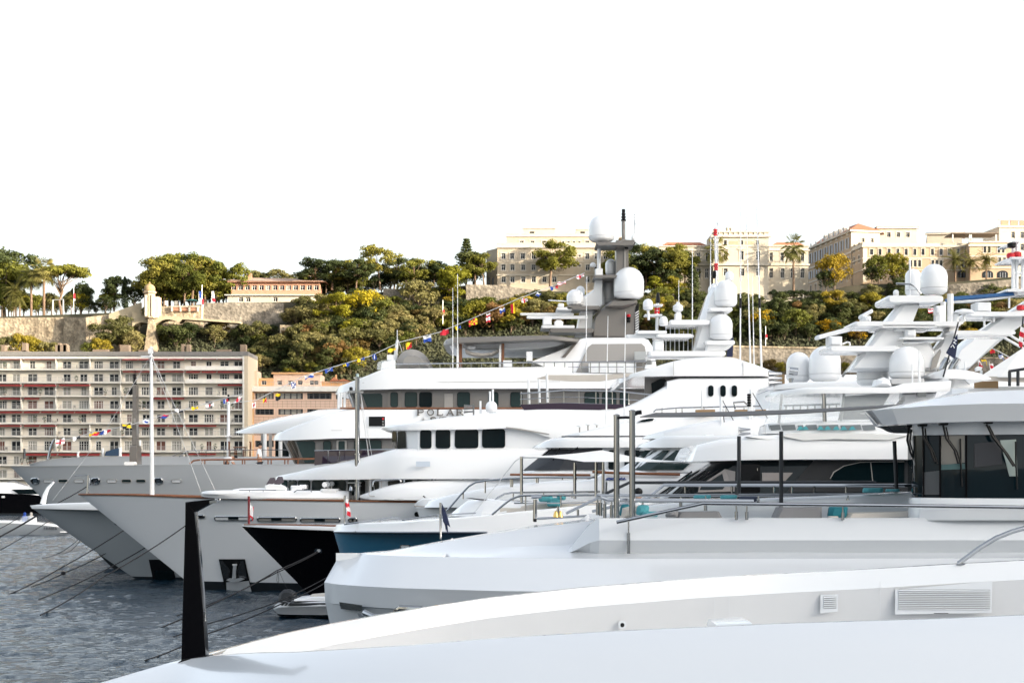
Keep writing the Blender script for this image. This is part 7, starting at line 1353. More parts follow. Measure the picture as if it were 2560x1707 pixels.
    for k in (0, 1): mb = MB(); x = 2352 + 25 * k; mb.tube([W(x, 936, ym - 1), W(x + 2, 922, ym - 1), W(x + 8, 910, ym - 1), W(x + 17, 897, ym - 1)], .11, 14); o = mb.build('exhaust_pipe', m_chrome, r); mb = MB(); mb.lathe(W(x, 938, ym - 1), [(.17, 0), (.17, .16), (.14, .18)], 16); mb.build('exhaust_collar', m_chrome, o); mb = MB(); mb.tube([W(x + 16.6, 897.8, ym - 1), W(x + 17.6, 896.2, ym - 1)], .10, 14); mb.build('exhaust_mouth', m_blk, o)
    st = [(2320, 938, 2.4, 2330, 946, 2.4), (2360, 922, 2.8, 2360, 946, 2.8), (2410, 924, 2.8, 2410, 947, 2.8), (2450, 932, 2.6, 2450, 948, 2.6), (2478, 945, 2.2, 2478, 948, 2.2)]; body(r, 'aft_wing', yc + .8, st, gel, rt=.2, sub=2); plate(r, 'wing_support', [(2385, 946), (2410, 946), (2436, 970), (2380, 970)], yc - 1.6, yc - 1., gel, .05)
    return r
c_root = yacht_c()
# ---------------------------------------------------------------- second mast group at the right edge (large yacht beyond)
def yacht_k():
    yc = 64.; r = thing('large_white_yacht', 'large white yacht with raked mast arm and blue covered radar at the frame edge', 'yacht', W(2480, 1500, yc).xy.to_3d()); ym = yc
    plate(r, 'mast_arm', [(2385, 905), (2393, 880), (2430, 845), (2512, 790), (2600, 735), (2600, 780), (2500, 855), (2420, 925), (2390, 930)], ym, ym + 1.6, gel, .15)
    for (x0, y0, x1, y1) in ((2422, 779, 2640, 790), (2516, 722, 2600, 729), (2525, 642, 2600, 647), (2532, 602, 2552, 606)): plate(r, 'platform', slab(x0, y0, x1, y1), ym - .5, ym + 1.6, gel, .06)
    o = plate(r, 'radar_pedestal', rr(2440, 755, 2479, 779, 3), ym - .4, ym + .4, gel2, .08); plate(o, 'radar_scanner', [(2378, 748), (2378, 756), (2440, 754), (2540, 741), (2548, 738), (2546, 731), (2530, 731)], ym - .25, ym + .25, gel2, .06)
    plate(o, 'blue_scanner_cover', [(2372, 752), (2372, 744), (2380, 741), (2535, 730), (2538, 738), (2440, 748)], ym - .32, ym + .32, mat('blue_cover', (.02, .10, .26), .6), .06)
    for px in (2533, 2542, 2557): tp(r, 'lattice_post', [(px, 722), (px, 604 if px < 2550 else 640)], ym, .07, gel2)
    tp(r, 'lattice_bar', [(2531, 683), (2562, 683)], ym, .06, gel2)
    for px, py, m in ((2529, 620, m_blk), (2543, 643, m_red), (2527, 646, m_red), (2552, 776, m_red)): mb = MB(); mb.lathe(W(px, py, ym - .3), [(.10, 0), (.16, .03), (.16, .16), (.10, .2)], 12); mb.build('signal_lamp', m, r)
    for px, b, t in ((2461, 820, 788), (2485, 805, 788), (2413, 960, 905), (2523, 770, 742)): tp(r, 'whip_antenna', [(px, b), (px, t)], ym - .3, .04, gel2, 6)
    for a, b in (((2500, 838), (2560, 872)), ((2520, 835), (2575, 868))): tp(r, 'strut', [a, b], ym, .05, gel2)
    o = panel(r, 'flood_lamp', [(2438, 921), (2444, 916), (2454, 918), (2452, 926), (2440, 928)], ym - 1, gel2, .1, .2); tp(o, 'lamp_stem', [(2453, 926), (2453, 940)], ym - 1, .05, gel2)
    # tented awning
    mb = MB(); a = W(2557, 870, ym - 1); ring_ = [W(2455, 938, ym - 3.), W(2500, 943, ym - 3.5), W(2640, 945, ym - 3.5), W(2640, 930, ym + 2), W(2470, 930, ym + 2)]; mb.add([a] + ring_, [(0, 2, 1), (0, 3, 2), (0, 4, 3), (0, 5, 4), (0, 1, 5)]); mb.build('tent_awning', m_sail, r, 0); panel(r, 'awning_valance', [(2440, 940), (2600, 943), (2600, 958), (2450, 950)], ym - 3.4, m_sail_b, 0, .03)
    for px in (2524, 2545): tp(r, 'gazebo_post', [(px, 965), (px, 928)], ym - 3.8, .06, m_dkgrey)
    tp(r, 'gazebo_rail', [(2522, 928), (2575, 920)], ym - 3.8, .05, m_dkgrey); panel(r, 'wooden_bulkhead', [(2437, 953), (2496, 952), (2496, 970), (2437, 970)], ym - 2.5, mat('tan_panel'), 0, .1)
    st = [(2380, 968, 2.5, 2380, 1300, 3.), (2420, 966, 3., 2420, 1300, 3.4), (3050, 966, 3., 3050, 1300, 3.4)]; body(r, 'superstructure', yc + 1, st, gel, rt=.1); H = Hull(r, yc + 1, 3.6, [(1600, 1275), (2000, 1275), (2600, 1275)], 1640, 2900, gel, ent=.2)
yacht_k()
# ---------------------------------------------------------------- faceted white yacht with glazed wheelhouse
def loft(root, name, rings, m, smooth=12, closed=False):
    n = len(rings[0]); V = [p for r_ in rings for p in r_]; k = n if closed else n - 1
    F = [(i * n + j, (i + 1) * n + j, (i + 1) * n + (j + 1) % n, i * n + (j + 1) % n) for i in range(len(rings) - 1) for j in range(k)]
    return MB().add(V, F).build(name, m, root, smooth)
def sym(near, yc): return near + [Vector((p.x, 2 * yc - p.y, p.z)) for p in reversed(near)]
def yacht_b():
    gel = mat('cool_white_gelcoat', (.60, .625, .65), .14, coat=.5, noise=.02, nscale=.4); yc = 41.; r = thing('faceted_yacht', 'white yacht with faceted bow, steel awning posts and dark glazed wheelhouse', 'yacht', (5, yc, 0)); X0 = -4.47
    ch = [(0, .35), (.25, .95), (.5, 1.35), (1, 1.95), (2, 2.8), (4, 3.8), (6.5, 4.55), (10, 4.8), (40, 4.9)]; ed = [(.75, .02), (1., .45), (1.5, 1.15), (2, 1.6), (4, 2.55), (6.5, 3.2), (10, 3.4), (40, 3.4)]
    rings = []
    for dx in (0, .1, .25, .5, .75, 1, 1.5, 2, 3, 4, 5, 6.5, 8, 10, 14, 20, 40):
        x = X0 + dx; hc = interp(ch, dx); e = max(dx, .75) if dx < .75 else dx; he = interp(ed, max(dx, .75)); xe = X0 + max(dx, .05 + .78 * min(1, dx / .78 + .25)) if dx < .78 else x
        zc = 2.67 + min(dx, 10) * .003; zr = np.interp(dx, [.75, 1.5, 6, 40], [3.345, 3.385, 3.64, 3.75]); zm = np.interp(dx, [.75, 1.5, 3, 6, 40], [3.35, 3.40, 3.66, 4.16, 4.2]); ze = np.interp(dx, [0, .78, 1, 40], [3.15, 3.3, 3.34, 3.43])
        near = [Vector((x + .55, yc - hc * .35, -.6)), Vector((x + .35, yc - hc * .62, .9)), Vector((x + .12, yc - hc * .80, 1.7)), Vector((x + .02, yc - hc * .93, 2.18)), Vector((x + .02, yc - hc * .96, 2.2)), Vector((x, yc - hc, zc)), Vector((xe, yc - he, ze)), Vector((xe, yc - he * .98, ze + .002)), Vector((xe, yc - he * .62, zr)), Vector((xe, yc - he * .36, zm)), Vector((xe, yc, zm + .02))]
        rings.append(sym(near[:-1], yc))
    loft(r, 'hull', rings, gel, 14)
    P = [v for v in rings[0]]; MB().add(P, [tuple(reversed(range(len(P))))]).build('stem_face', gel, r, 0)
    # dark recess with rails under the bow shoulder
    o = panel(r, 'mooring_recess', [(848, 1504), (905, 1512), (905, 1527), (852, 1521)], lambda x, y: yc - np.interp(x, [815, 850, 905], [.4, 1.15, 2.0]) - .12, m_glass, .02, .05)
    mb = MB(); mb.tube([W(911, 1530, 38.3), W(935, 1541, 38.1), W(985, 1543, 38.0), W(990, 1526, 38.0), W(1000, 1519, 37.9), W(1052, 1521, 37.8), W(1066, 1538, 37.7)], .07, 10); mb.build('bow_rail', m_chrome, r)
    mb = MB(); mb.tube([W(990, 1526, 38.), W(988, 1548, 38.)], .07, 10); mb.tube([W(1010, 1534, 37.8), W(1060, 1530, 37.8)], .06, 8); mb.build('bow_rail', m_chrome, r); panel(r, 'pulpit_plate', [(893, 1531), (902, 1532), (924, 1558), (905, 1553)], 37.9, m_chrome, .05, .04); panel(r, 'teak_post', [(1089, 1521), (1098, 1521), (1104, 1533), (1092, 1533)], 37.6, m_wood, .05, .2)
    # raised coaming
    rings = []
    for x, zt in ((1.25, 3.5), (1.35, 3.6), (1.75, 4.1), (1.95, 4.24), (8.5, 4.25), (30, 4.3)):
        f = min(1, max(0, (x - 1.25) / .7)); k = 2.35 + .6 * min(1, (x - 1.25) / .9) if x < 9 else 3.0
        rings.append(sym([Vector((x, yc - k + .12, 3.40)), Vector((x, yc - k - .12, 3.40 + (zt - 3.4) * .42)), Vector((x, yc - k + .03, zt)), Vector((x, yc - k + .30, zt + .005)), Vector((x, yc - k + .32, zt - .06))], yc))
    loft(r, 'coaming', rings, gel, 14)
    for k in range(3): px = 1470 + 12 * k; panel(r, 'polished_facet', [(px, 1352), (px + 26, 1302), (px + 35, 1302), (px + 12, 1358)], 38.35, gel, .05, .1)
    # steel awning posts and long dark awning
    for px, t in ((1541.5, 1040), (1580.5, 1029)): o = tp(r, 'awning_post', [(px, 1297), (px, t)], 39.2 - (px - 1541) * .02, .068, m_chrome, 18); mb = MB(); mb.lathe(W(px, t, 39.2 - (px - 1541) * .02), [(.075, 0), (.075, .03), (.03, .05)], 16); mb.build('post_cap', m_chrome, o)
    for (px, b, t, x2, Y) in ((1847.5, 1222, 1090, 1847.5, 43.5), (1953, 1257, 1078, 1953, 42.), (2243, 1226, 1102, 2236, 43.5)): tp(r, 'black_pole', [(px, b + 30), (x2, t)], Y, .05, m_dkgrey, 14)
    mb = MB(); N = [(1640, 1031), (1700, 1031), (1850, 1028), (2000, 1023), (2150, 1016), (2300, 1007), (2460, 996)]; S = [(1600, 1041), (1700, 1040.5), (1850, 1038), (2000, 1032), (2150, 1022), (2300, 1010), (2460, 998)]
    A_ = [W(*p, 40.5) for p in N]; B_ = [W(*p, 38.8) for p in S]; n = len(N); mb.add(A_ + B_ + [v + Vector((0, 0, -.02)) for v in A_] + [v + Vector((0, 0, -.02)) for v in B_], [(i, n + i, n + i + 1, i + 1) for i in range(n - 1)] + [(2 * n + i, 2 * n + i + 1, 3 * n + i + 1, 3 * n + i) for i in range(n - 1)] + [(n + i, 3 * n + i, 3 * n + i + 1, n + i + 1) for i in range(n - 1)]); mb.build('charcoal_awning', m_dksail, r, 60)
    tp(r, 'awning_lashing', [(1582, 1036), (1594, 1031), (1604, 1030)], 39, .05, m_blk); tp(r, 'awning_lashing', [(1545, 1044), (1565, 1043), (1582, 1044)], 39.1, .03, m_blk); tp(r, 'awning_lashing', [(2460, 997), (2466, 996)], 39.2, .04, m_blk)
    # rails
    rails(r, [(1541, 1305), (1757, 1258), (1900, 1259.5), (2300, 1264), (3000, 1273)], [], 37.6, .04)
    for px, t, b in ((1571.5, 1304, 1383), (1841, 1266, 1299), (2107, 1270, 1299), (2429, 1272, 1298), (1867, 1268, 1299)):
        o = tp(r, 'rail_post', [(px, b), (px, t + (b - t) * .35)], 38.05, .037, m_chrome, 12); tp(o, 'post_pin', [(px, t + (b - t) * .35), (px, t - 4)], 38.05, .018, m_chrome)
    tp(r, 'guard_rail', [(1520, 1249), (1600, 1250), (1884, 1252.5)], 39.3, .045, m_chrome); tp(r, 'guard_rail', [(1490, 1239), (1520, 1249)], 40.2, .045, m_chrome); tp(r, 'guard_rail', [(1490, 1238), (1780, 1237.5), (2285, 1236)], 42.5, .035, m_chrome); tp(r, 'guard_rail', [(1415, 1283), (1500, 1242)], 41.5, .035, m_chrome); tp(r, 'guard_rail', [(1480, 1278), (1620, 1245), (1660, 1212), (2290, 1213)], 43.6, .04, m_chrome); tp(r, 'guard_rail', [(1513, 1234), (1573, 1206), (2180, 1205), (2190, 1207)], 44.2, .04, m_dkgrey)
    for px, t, b in ((1494, 1250, 1287), (1502, 1250, 1289), (1512, 1253, 1294), (1529, 1255, 1298), (1607, 1254, 1300), (1702, 1242, 1266), (1764, 1241, 1276), (1896, 1241, 1256), (2120, 1240, 1250)):
        o = tp(r, 'rail_post', [(px, b), (px, t + 6)], 39.6, .04, m_chrome, 12); tp(o, 'post_pin', [(px, t + 6), (px, t - 2)], 39.6, .018, m_chrome)
    for px in (1713, 1830, 1845, 1935, 1980, 2036, 2115): tp(r, 'rail_post', [(px, 1216 if px != 1845 else 1250), (px, 1232 if px != 1845 else 1216)], 43.6, .03, m_chrome)
    # seating on the raised deck
    yd = 40.
    plate(r, 'sofa_back', [(1690, 1297), (1698, 1279), (1798, 1278), (1808, 1296)], 39.4, 40.2, m_greypad, .06); plate(r, 'sofa_back', [(1938, 1299), (1952, 1268), (2056, 1267), (2056, 1299)], 39.0, 39.8, m_greypad, .06); plate(r, 'sofa_seat', [(2115, 1298), (2122, 1283), (2360, 1277), (2370, 1284), (2300, 1290)], 38.9, 40.2, m_beigepad, .08); plate(r, 'sofa_end', [(1554, 1297), (1558, 1270), (1590, 1262), (1602, 1275), (1580, 1297)], 39.5, 40.3, m_beigepad, .1)
    body(r, 'side_house', 43.2, [(1570, 1268, .9, 1600, 1298, .9), (1720, 1254, 1.1, 1720, 1298, 1.1), (1900, 1246, 1.1, 1900, 1298, 1.1), (2200, 1234, 1.1, 2200, 1298, 1.1), (2300, 1228, 1.1, 2300, 1298, 1.1)], gel, rt=.1)
    for i, (px, py, wd, h, m, Y, lb) in enumerate(((1560, 1290, 22, 30, m_teal, 39.9, 'teal cushion wedged against the steel awning posts'), (1606, 1288, 30, 26, m_aqua, 39.3, 'patterned aqua cushion beside the sofa end'), (1625, 1292, 40, 14, m_aqua, 39.2, 'flat aqua cushion lying on the sofa end'), (1680, 1293, 30, 18, m_greypad, 39.3, 'grey cushion leaning on the low sofa'), (2095, 1296, 46, 34, m_teal, 39.0, 'large teal cushion propped on the grey sofa'), (2085, 1299, 24, 9, m_beigepad, 38.6, 'small beige cushion in front of the teal cushion'), (1757, 1246, 42, 9, m_aqua, 41.8, 'aqua bolster near the deck rail'), (1823, 1247, 40, 10, m_aqua, 41.8, 'second aqua bolster beside the navy bolster'), (1872, 1254, 44, 14, mat('navy_pad', (.03, .04, .07), .9), 41.6, 'navy bolster at the end of the deck seat'), (2185, 1231, 48, 12, m_aqua, 42.1, 'aqua cushion by the wheelhouse rail'), (2235, 1229, 32, 7, m_aqua, 42.1, 'thin aqua cushion next to the black pole'))):
        c = thing('seat_cushion', lb, 'cushion', W(px, py, Y)); plate(c, 'cushion_body', rr(px - wd / 2, py - h, px + wd / 2, py, min(h, wd) * .3, sh=.15), Y - .15, Y + .2, m, .09)
    for i, (px, py, wd, h, lb) in enumerate(((1365, 1254, 36, 14, 'flat aqua cushion on the blue yacht sun pad'), (1385, 1266, 34, 22, 'aqua headrest folded over the blue yacht sun pad'), (1404, 1250, 22, 16, 'small pointed aqua cushion behind the sun pad'))):
        c = thing('seat_cushion', lb, 'cushion', W(px, py, 50.2)); plate(c, 'cushion_body', rr(px - wd / 2, py - h, px + wd / 2, py, 5), 50.0, 50.5, m_aqua, .1)
    # wheelhouse
    yw = 2.9
    prof = [(2278, 2.0), (2288, 2.5), (2308, 2.75), (2350, 2.9), (2415, 3.0), (3050, 3.1)]
    st = [(a, 1088 - min(a - 2278, 400) * .01, b, a + 1, 1248, b) for a, b in prof]; body(r, 'wheelhouse_glass', yc, st, mat('wheelhouse_dark_glass', (.002, .008, .012), .02, spec=.2), rt=.01, skew=.3); hw = lambda x: np.interp(x, *zip(*prof))
    st = [(a - 6, 1243 + min(a - 2278, 400) * .012, b + .1, a - 10, 1300, b + .12) for a, b in prof]; body(r, 'wheelhouse_plinth', yc, st, gel, rt=.05, skew=.3)
    for px in (2308, 2350, 2415.5): panel(r, 'mullion', [(px - 1.6, 1088), (px + 1.6, 1088), (px + 2, 1246), (px - 1.2, 1246)], lambda x, y: yc - hw(x) - .02, m_black, .03, .06)
    # things seen through the glass
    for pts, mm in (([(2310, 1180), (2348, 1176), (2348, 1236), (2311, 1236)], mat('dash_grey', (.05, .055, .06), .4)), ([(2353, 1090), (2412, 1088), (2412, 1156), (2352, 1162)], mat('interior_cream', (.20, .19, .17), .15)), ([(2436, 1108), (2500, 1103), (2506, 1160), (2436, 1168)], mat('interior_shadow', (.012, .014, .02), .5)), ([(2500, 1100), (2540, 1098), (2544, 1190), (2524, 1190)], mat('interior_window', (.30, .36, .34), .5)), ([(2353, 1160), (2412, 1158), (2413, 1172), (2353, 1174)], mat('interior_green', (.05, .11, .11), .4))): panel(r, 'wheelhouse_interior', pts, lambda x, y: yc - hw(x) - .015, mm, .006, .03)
    for (x, y, pts) in ((2275, 1068, [(2272, 1068), (2268, 1100), (2276, 1130), (2290, 1160)]), (2306, 1065, [(2306, 1066), (2309, 1095), (2326, 1124), (2337, 1155)]), (2358, 1062, [(2358, 1063), (2366, 1096), (2386, 1124), (2396, 1158)]), (2470, 1058, [(2466, 1060), (2482, 1092), (2512, 1130), (2534, 1165)])):
        a0 = 38.05 - .0; o = tp(r, 'wiper_arm', pts, yc - hw(pts[0][0]) - .25, .025, m_blk); tp(o, 'wiper_arm_twin', [(p[0] + 7, p[1] + 4) for p in pts], yc - hw(pts[0][0]) - .25, .018, m_blk); tp(o, 'wiper_blade', [(pts[-1][0] + 5, pts[-1][1] - 62), (pts[-1][0] + 6, pts[-1][1] - 5), (pts[-1][0] + 9, pts[-1][1] + 58)], yc - hw(pts[0][0]) - .12, .02, m_blk); panel(o, 'wiper_motor', rr(x - 10, y - 8, x + 10, y + 1, 3), yc - hw(pts[0][0]) - .2, m_blk, .1, .2)
    # roof: bright lower band, faceted brow, upper deck
    st = [(a - 2, 1058 - min(a - 2278, 330) * .03, b + .15, a, 1088 - min(a - 2278, 400) * .012, b + .05) for a, b in prof]; body(r, 'window_header', yc, st, gel, rt=.02, skew=.3)
    rings = []
    for (xt, yt, hb_, xb, yb, hb2) in ((2160, 1029, 1.2, 2192, 1062, 1.1), (2165, 1028, 2.4, 2195, 1063, 2.2), (2180, 1026, 3.1, 2208, 1062, 2.9), (2230, 1021, 3.35, 2245, 1060, 3.2), (2330, 1014, 3.5, 2335, 1056, 3.35), (2460, 1009, 3.6, 2460, 1053, 3.45), (3050, 1004, 3.7, 3050, 1048, 3.55)):
        a, b = W(xt, yt, yc - hb_), W(xb, yb, yc - hb2); t = np.interp(xt, [2160, 2330, 2560], [.01, .16, .42]); rings.append(sym([Vector((b.x, yc - hb2 + .25, b.z - .02)), b, a, Vector((a.x + .1, yc - hb_ * .82, a.z + t)), Vector((a.x + .2, yc - hb_ * .3, a.z + t * 1.25))], yc)); rings[-1] = [Vector((p.x + (.26 * (p.y - a.y) if p.y > yc else 0), p.y, p.z)) for p in rings[-1]]
    loft(r, 'wheelhouse_roof', rings, gel, 14); P = rings[0]; MB().add(P, [tuple(reversed(range(len(P))))]).build('roof_nose', gel, r, 0)
    body(r, 'aft_house', yc, [(2420, 1062, 2.9, 2420, 1300, 2.9), (3050, 1062, 2.9, 3050, 1300, 2.9)], m_glass, rt=.02)
    # bow fittings on the far side: flag staff, search light, bells
    o = tp(r, 'flag_staff', [(1102, 1347), (1101, 1256)], 42.2, .028, m_chrome); p = W(1105, 1258, 42.2); flag_mesh(o, 'pennant', p, Vector((.14, .02, -.42)), Vector((-.0, .0, -.34)) + Vector((.02, .05, -.1)), lambda u, v: 'n' if v < 1 - u * .5 + .2 else None, 8, 5, .05)
    q = MB(); P = [W(1105, 1258, 42.15), W(1107, 1302, 42.15), W(1126, 1318, 42.2), W(1117, 1285, 42.2)]; q.prism(P, [v + Vector((0, .02, 0)) for v in P]); q.build('pennant_fold', FC['n'], o, 0)
    o = tp(r, 'searchlight_post', [(1337, 1303), (1338, 1248)], 43.5, .05, m_chrome); mb = MB(); p = W(1341, 1244, 43.5); mb.tube([p + Vector((-.13, 0, .02)), p + Vector((.13, 0, .03))], .045, 10); mb.build('searchlight', m_chrome, o); panel(o, 'post_foot', [(1334, 1296), (1341, 1296), (1341, 1304), (1334, 1304)], 43.4, m_blk, .05, .15)
    tp(r, 'bell_shelf', [(1340, 1296), (1480, 1288)], 43.6, .03, m_chrome); o = tp(r, 'bell_stem', [(1395, 1292), (1395, 1265)], 43.5, .035, m_chrome)
    for s in (-1, 1): mb = MB(); mb.lathe(W(1395 + 5.5 * s, 1292, 43.5), [(.075, 0), (.06, .05), (.045, .12), (.02, .16)], 14); mb.build('brass_bell', m_brass, o)
    tp(r, 'rail_post', [(1445, 1288), (1445, 1273)], 43.4, .03, m_chrome); panel(r, 'deck_hatch', [(1124, 1350), (1130, 1344), (1138, 1350)], 40.5, gel2, .02, .1)
    return r
b_root = yacht_b()
# ---------------------------------------------------------------- nearest yacht
def yacht_a():
    gel = mat('cool_white_gelcoat', (.60, .625, .65), .14, coat=.5, noise=.02, nscale=.4); m_inner = mat('pale_grey_inner', (.56, .57, .58), .3, coat=.2, noise=.03, nscale=2); yc = 20.; r = thing('white_bow_yacht', 'nearest white yacht bow with louvred bulwark and tall black bow post', 'yacht', (3, yc, 0))
    zt = [(-7., 1.75), (-6.3, 2.14), (-4.9, 2.64), (-3.8, 2.96), (-2.9, 3.14), (-1.7, 3.30), (-.3, 3.47), (.9, 3.58), (2.6, 3.69), (4.8, 3.79), (7.2, 3.93), (16, 4.3)]; hb = [(-7., .03), (-4.2, .06), (-3.75, .16), (-3.4, .55), (-2.8, 1.35), (-2.3, 1.95), (-1.7, 2.45), (-1, 2.9), (-.3, 3.2), (1, 3.6), (2.6, 3.95), (4, 4.2), (8, 4.35), (16, 4.4)]
    outw = [(-7., .5), (-5.5, 1.3), (-4.2, 1.5), (-2, 1.3), (1, 1.05), (8, .95)]
    xs = [-7., -6.6, -6., -5.4, -4.9, -4.5, -4.2, -3.95, -3.75, -3.55, -3.4, -3.1, -2.8, -2.55, -2.3, -2, -1.7, -1.35, -1, -.65, -.3, .3, 1, 1.8, 2.6, 3.3, 4, 5, 6.2, 8, 11, 16]
    ro, ri = [], []
    for x in xs:
        h, z, o = interp(hb, x), interp(zt, x), interp(outw, x); d = .62 + .25 * min(1, max(0, (-3 - x) / 2))
        ro.append(sym([Vector((x + .5, yc - max(.05, (h + o) * .55), -.5)), Vector((x + .15, yc - (h + o) * .93, z - d - .5)), Vector((x, yc - (h + o), z - d)), Vector((x, yc - (h + o * .42), z - d * .36)), Vector((x, yc - h - .02, z - .012)), Vector((x, yc - h + .03, z))], yc)[:6])
        ri.append([Vector((x, yc - h + .03, z)), Vector((x, yc - max(0, h - .15), z - .004)), Vector((x, yc - max(0, h - .2), z - .24)), Vector((x, yc - max(0, h - .21), z - .27)), Vector((x, yc - max(0, h - .04), z - .95)), Vector((x, yc, z - .93))])
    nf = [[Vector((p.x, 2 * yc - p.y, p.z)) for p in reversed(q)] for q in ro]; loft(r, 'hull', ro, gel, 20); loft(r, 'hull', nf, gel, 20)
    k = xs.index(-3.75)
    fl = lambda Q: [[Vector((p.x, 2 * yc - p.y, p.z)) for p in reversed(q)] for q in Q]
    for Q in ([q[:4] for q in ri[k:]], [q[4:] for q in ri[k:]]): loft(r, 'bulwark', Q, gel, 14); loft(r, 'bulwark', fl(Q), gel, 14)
    Q = [q[3:5] for q in ri[k:]]; loft(r, 'bulwark_inner_face', Q, m_inner, 14); loft(r, 'bulwark_inner_face', fl(Q), m_inner, 14)  # lower inner bulwark face, coloured greyer than the gelcoat above it
    ctr = [[q[0], Vector((q[0].x, yc, q[0].z + .015)), Vector((q[0].x, 2 * yc - q[0].y, q[0].z))] for q in ri[:k + 1]]; loft(r, 'nose_cap', ctr, gel, 30)
    # bow deck web closing the vee just aft of the post
    ctr = [[q[1], Vector((q[1].x, yc, q[1].z - .02)), Vector((q[1].x, 2 * yc - q[1].y, q[1].z))] for q in ri[k:k + 3]]; loft(r, 'nose_deck', ctr, gel, 30)
    # black bow post
    o = plate(r, 'bow_post', [(453, 1650), (455, 1560), (460, 1380), (462.5, 1300), (463, 1256), (467, 1254), (486, 1280), (492, 1340), (500, 1430), (507, 1520), (514.5, 1642)], 19.9, 20.12, m_black, .012)
    plate(o, 'post_head', [(463, 1257), (463.5, 1254), (535, 1246), (541, 1251), (528, 1257), (486, 1280), (480, 1284)], 19.92, 20.1, m_black, .01); plate(o, 'head_plate', [(523, 1251.5), (541, 1249), (541, 1256), (523, 1258.5)], 19.88, 19.93, m_chrome, .004)
    mb = MB(); c = W(546, 1249, 20); mb.tube([c + Vector((.02 * math.cos(a), 0, .02 * math.sin(a))) for a in np.linspace(0, 6.283, 13)], .005, 6); mb.build('shackle_ring', m_chrome, o)
    tp(o, 'edge_trim', [(487, 1285), (501, 1430), (508.5, 1540), (516, 1642)], 19.99, .006, m_chrome); c_ = tp(o, 'cleat', [(513, 1522), (513, 1552)], 19.95, .008, m_chrome)
    for y in (1528, 1546): tp(c_, 'cleat_foot', [(508, y), (513, y)], 19.95, .008, m_chrome)
    panel(o, 'post_base', [(444, 1656), (455, 1648), (516, 1640), (524, 1640), (516, 1645), (455, 1655)], 19.85, m_blk, .0, .25)
    # far bulwark fittings: louvres, rail, deck eye
    yb = lambda x, y: yc + interp(hb, (x - 1280) * 24. / FPX) - .2
    def far(x): return 2 * 0 + yc + interp(hb, (x - 1280) * (yc + 3.9) / FPX) - .215
    for (x0, y0, x1, y1, n, sk) in ((2247, 1473, 2475, 1523, 11, .006), (2060, 1490, 2090, 1520, 6, -.04)):
        o = panel(r, 'louvre_frame', [(x0 - 9, y0 - 4 + (4 if x0 > 2200 else 0)), (x1 + 6, y0 - (22 if x0 > 2200 else 6)), (x1 + 4, y1 + 8), (x0 - 9, y1 + 12)], lambda x, y: far(x) - .006, gel, .003, .006); panel(o, 'louvre_back', [(x0 - .6, y0 - .6), (x1 + .6, y0 - .6 + (x1 - x0) * sk * .4), (x1 + .6, y1), (x0 - .6, y1)], lambda x, y: far(x) - .008, mat('louvre_dark', (.25, .26, .27), .5), .004, .005)
        for k in range(n):
            ya = y0 + (y1 - y0) * k / n; h_ = (y1 - y0) / n; e = (x1 - x0) * sk; a, b = W(x0, ya + h_ * .15, far(x0) - .012), W(x1, ya + h_ * .15 + e, far(x1) - .012); c, d = W(x1, ya + h_ * .8 + e, far(x1) - .03), W(x0, ya + h_ * .8, far(x0) - .03)
            MB().prism([d, c, b, a], [v + Vector((0, .008, 0)) for v in (d, c, b, a)]).build('louvre_slat', gel, o, 0)
    for px, t, b_ in ((1786, 1494, 1550), (1822, 1490, 1546), (1180, 1546, 1600), (2200, 1452, 1540)): panel(r, 'panel_joint', [(px, t), (px + .9, t), (px + .9, b_), (px, b_)], lambda x, y: far(x) - .004, gel, .002, .004)
    panel(r, 'latch', [(2335, 1531.5), (2371, 1531.5), (2371, 1533), (2335, 1533)], lambda x, y: far(x) - .01, m_blk, .003, .005)
    o = panel(r, 'drain_eye', rr(1546, 1550, 1566, 1572, 9), lambda x, y: far(x) - .01, gel, .004, .01); panel(o, 'drain_hole', rr(1551, 1556, 1561, 1567, 4.5), lambda x, y: far(x) - .016, m_blk, .004, .01)
    mb = MB(); mb.tube([W(2396, 1408, 24.2), W(2420, 1390, 24.2), W(2450, 1368, 24.2), W(2490, 1344, 24.2), (W(2530, 1328, 24.2)), W(2600, 1308, 24.2)], .034, 14); mb.build('grab_rail', m_chrome, r)
    panel(r, 'rail_foot', [(2392, 1410), (2412, 1408), (2414, 1410.5), (2392, 1412)], 24.1, m_chrome, 0, .2)
    body(r, 'foredeck_hatch', 20.5, [(1790, 1560, .4, 1785, 1576, .4), (1880, 1557, .5, 1885, 1574, .5)], gel, rt=.02)
    return r
a_root = yacht_a()
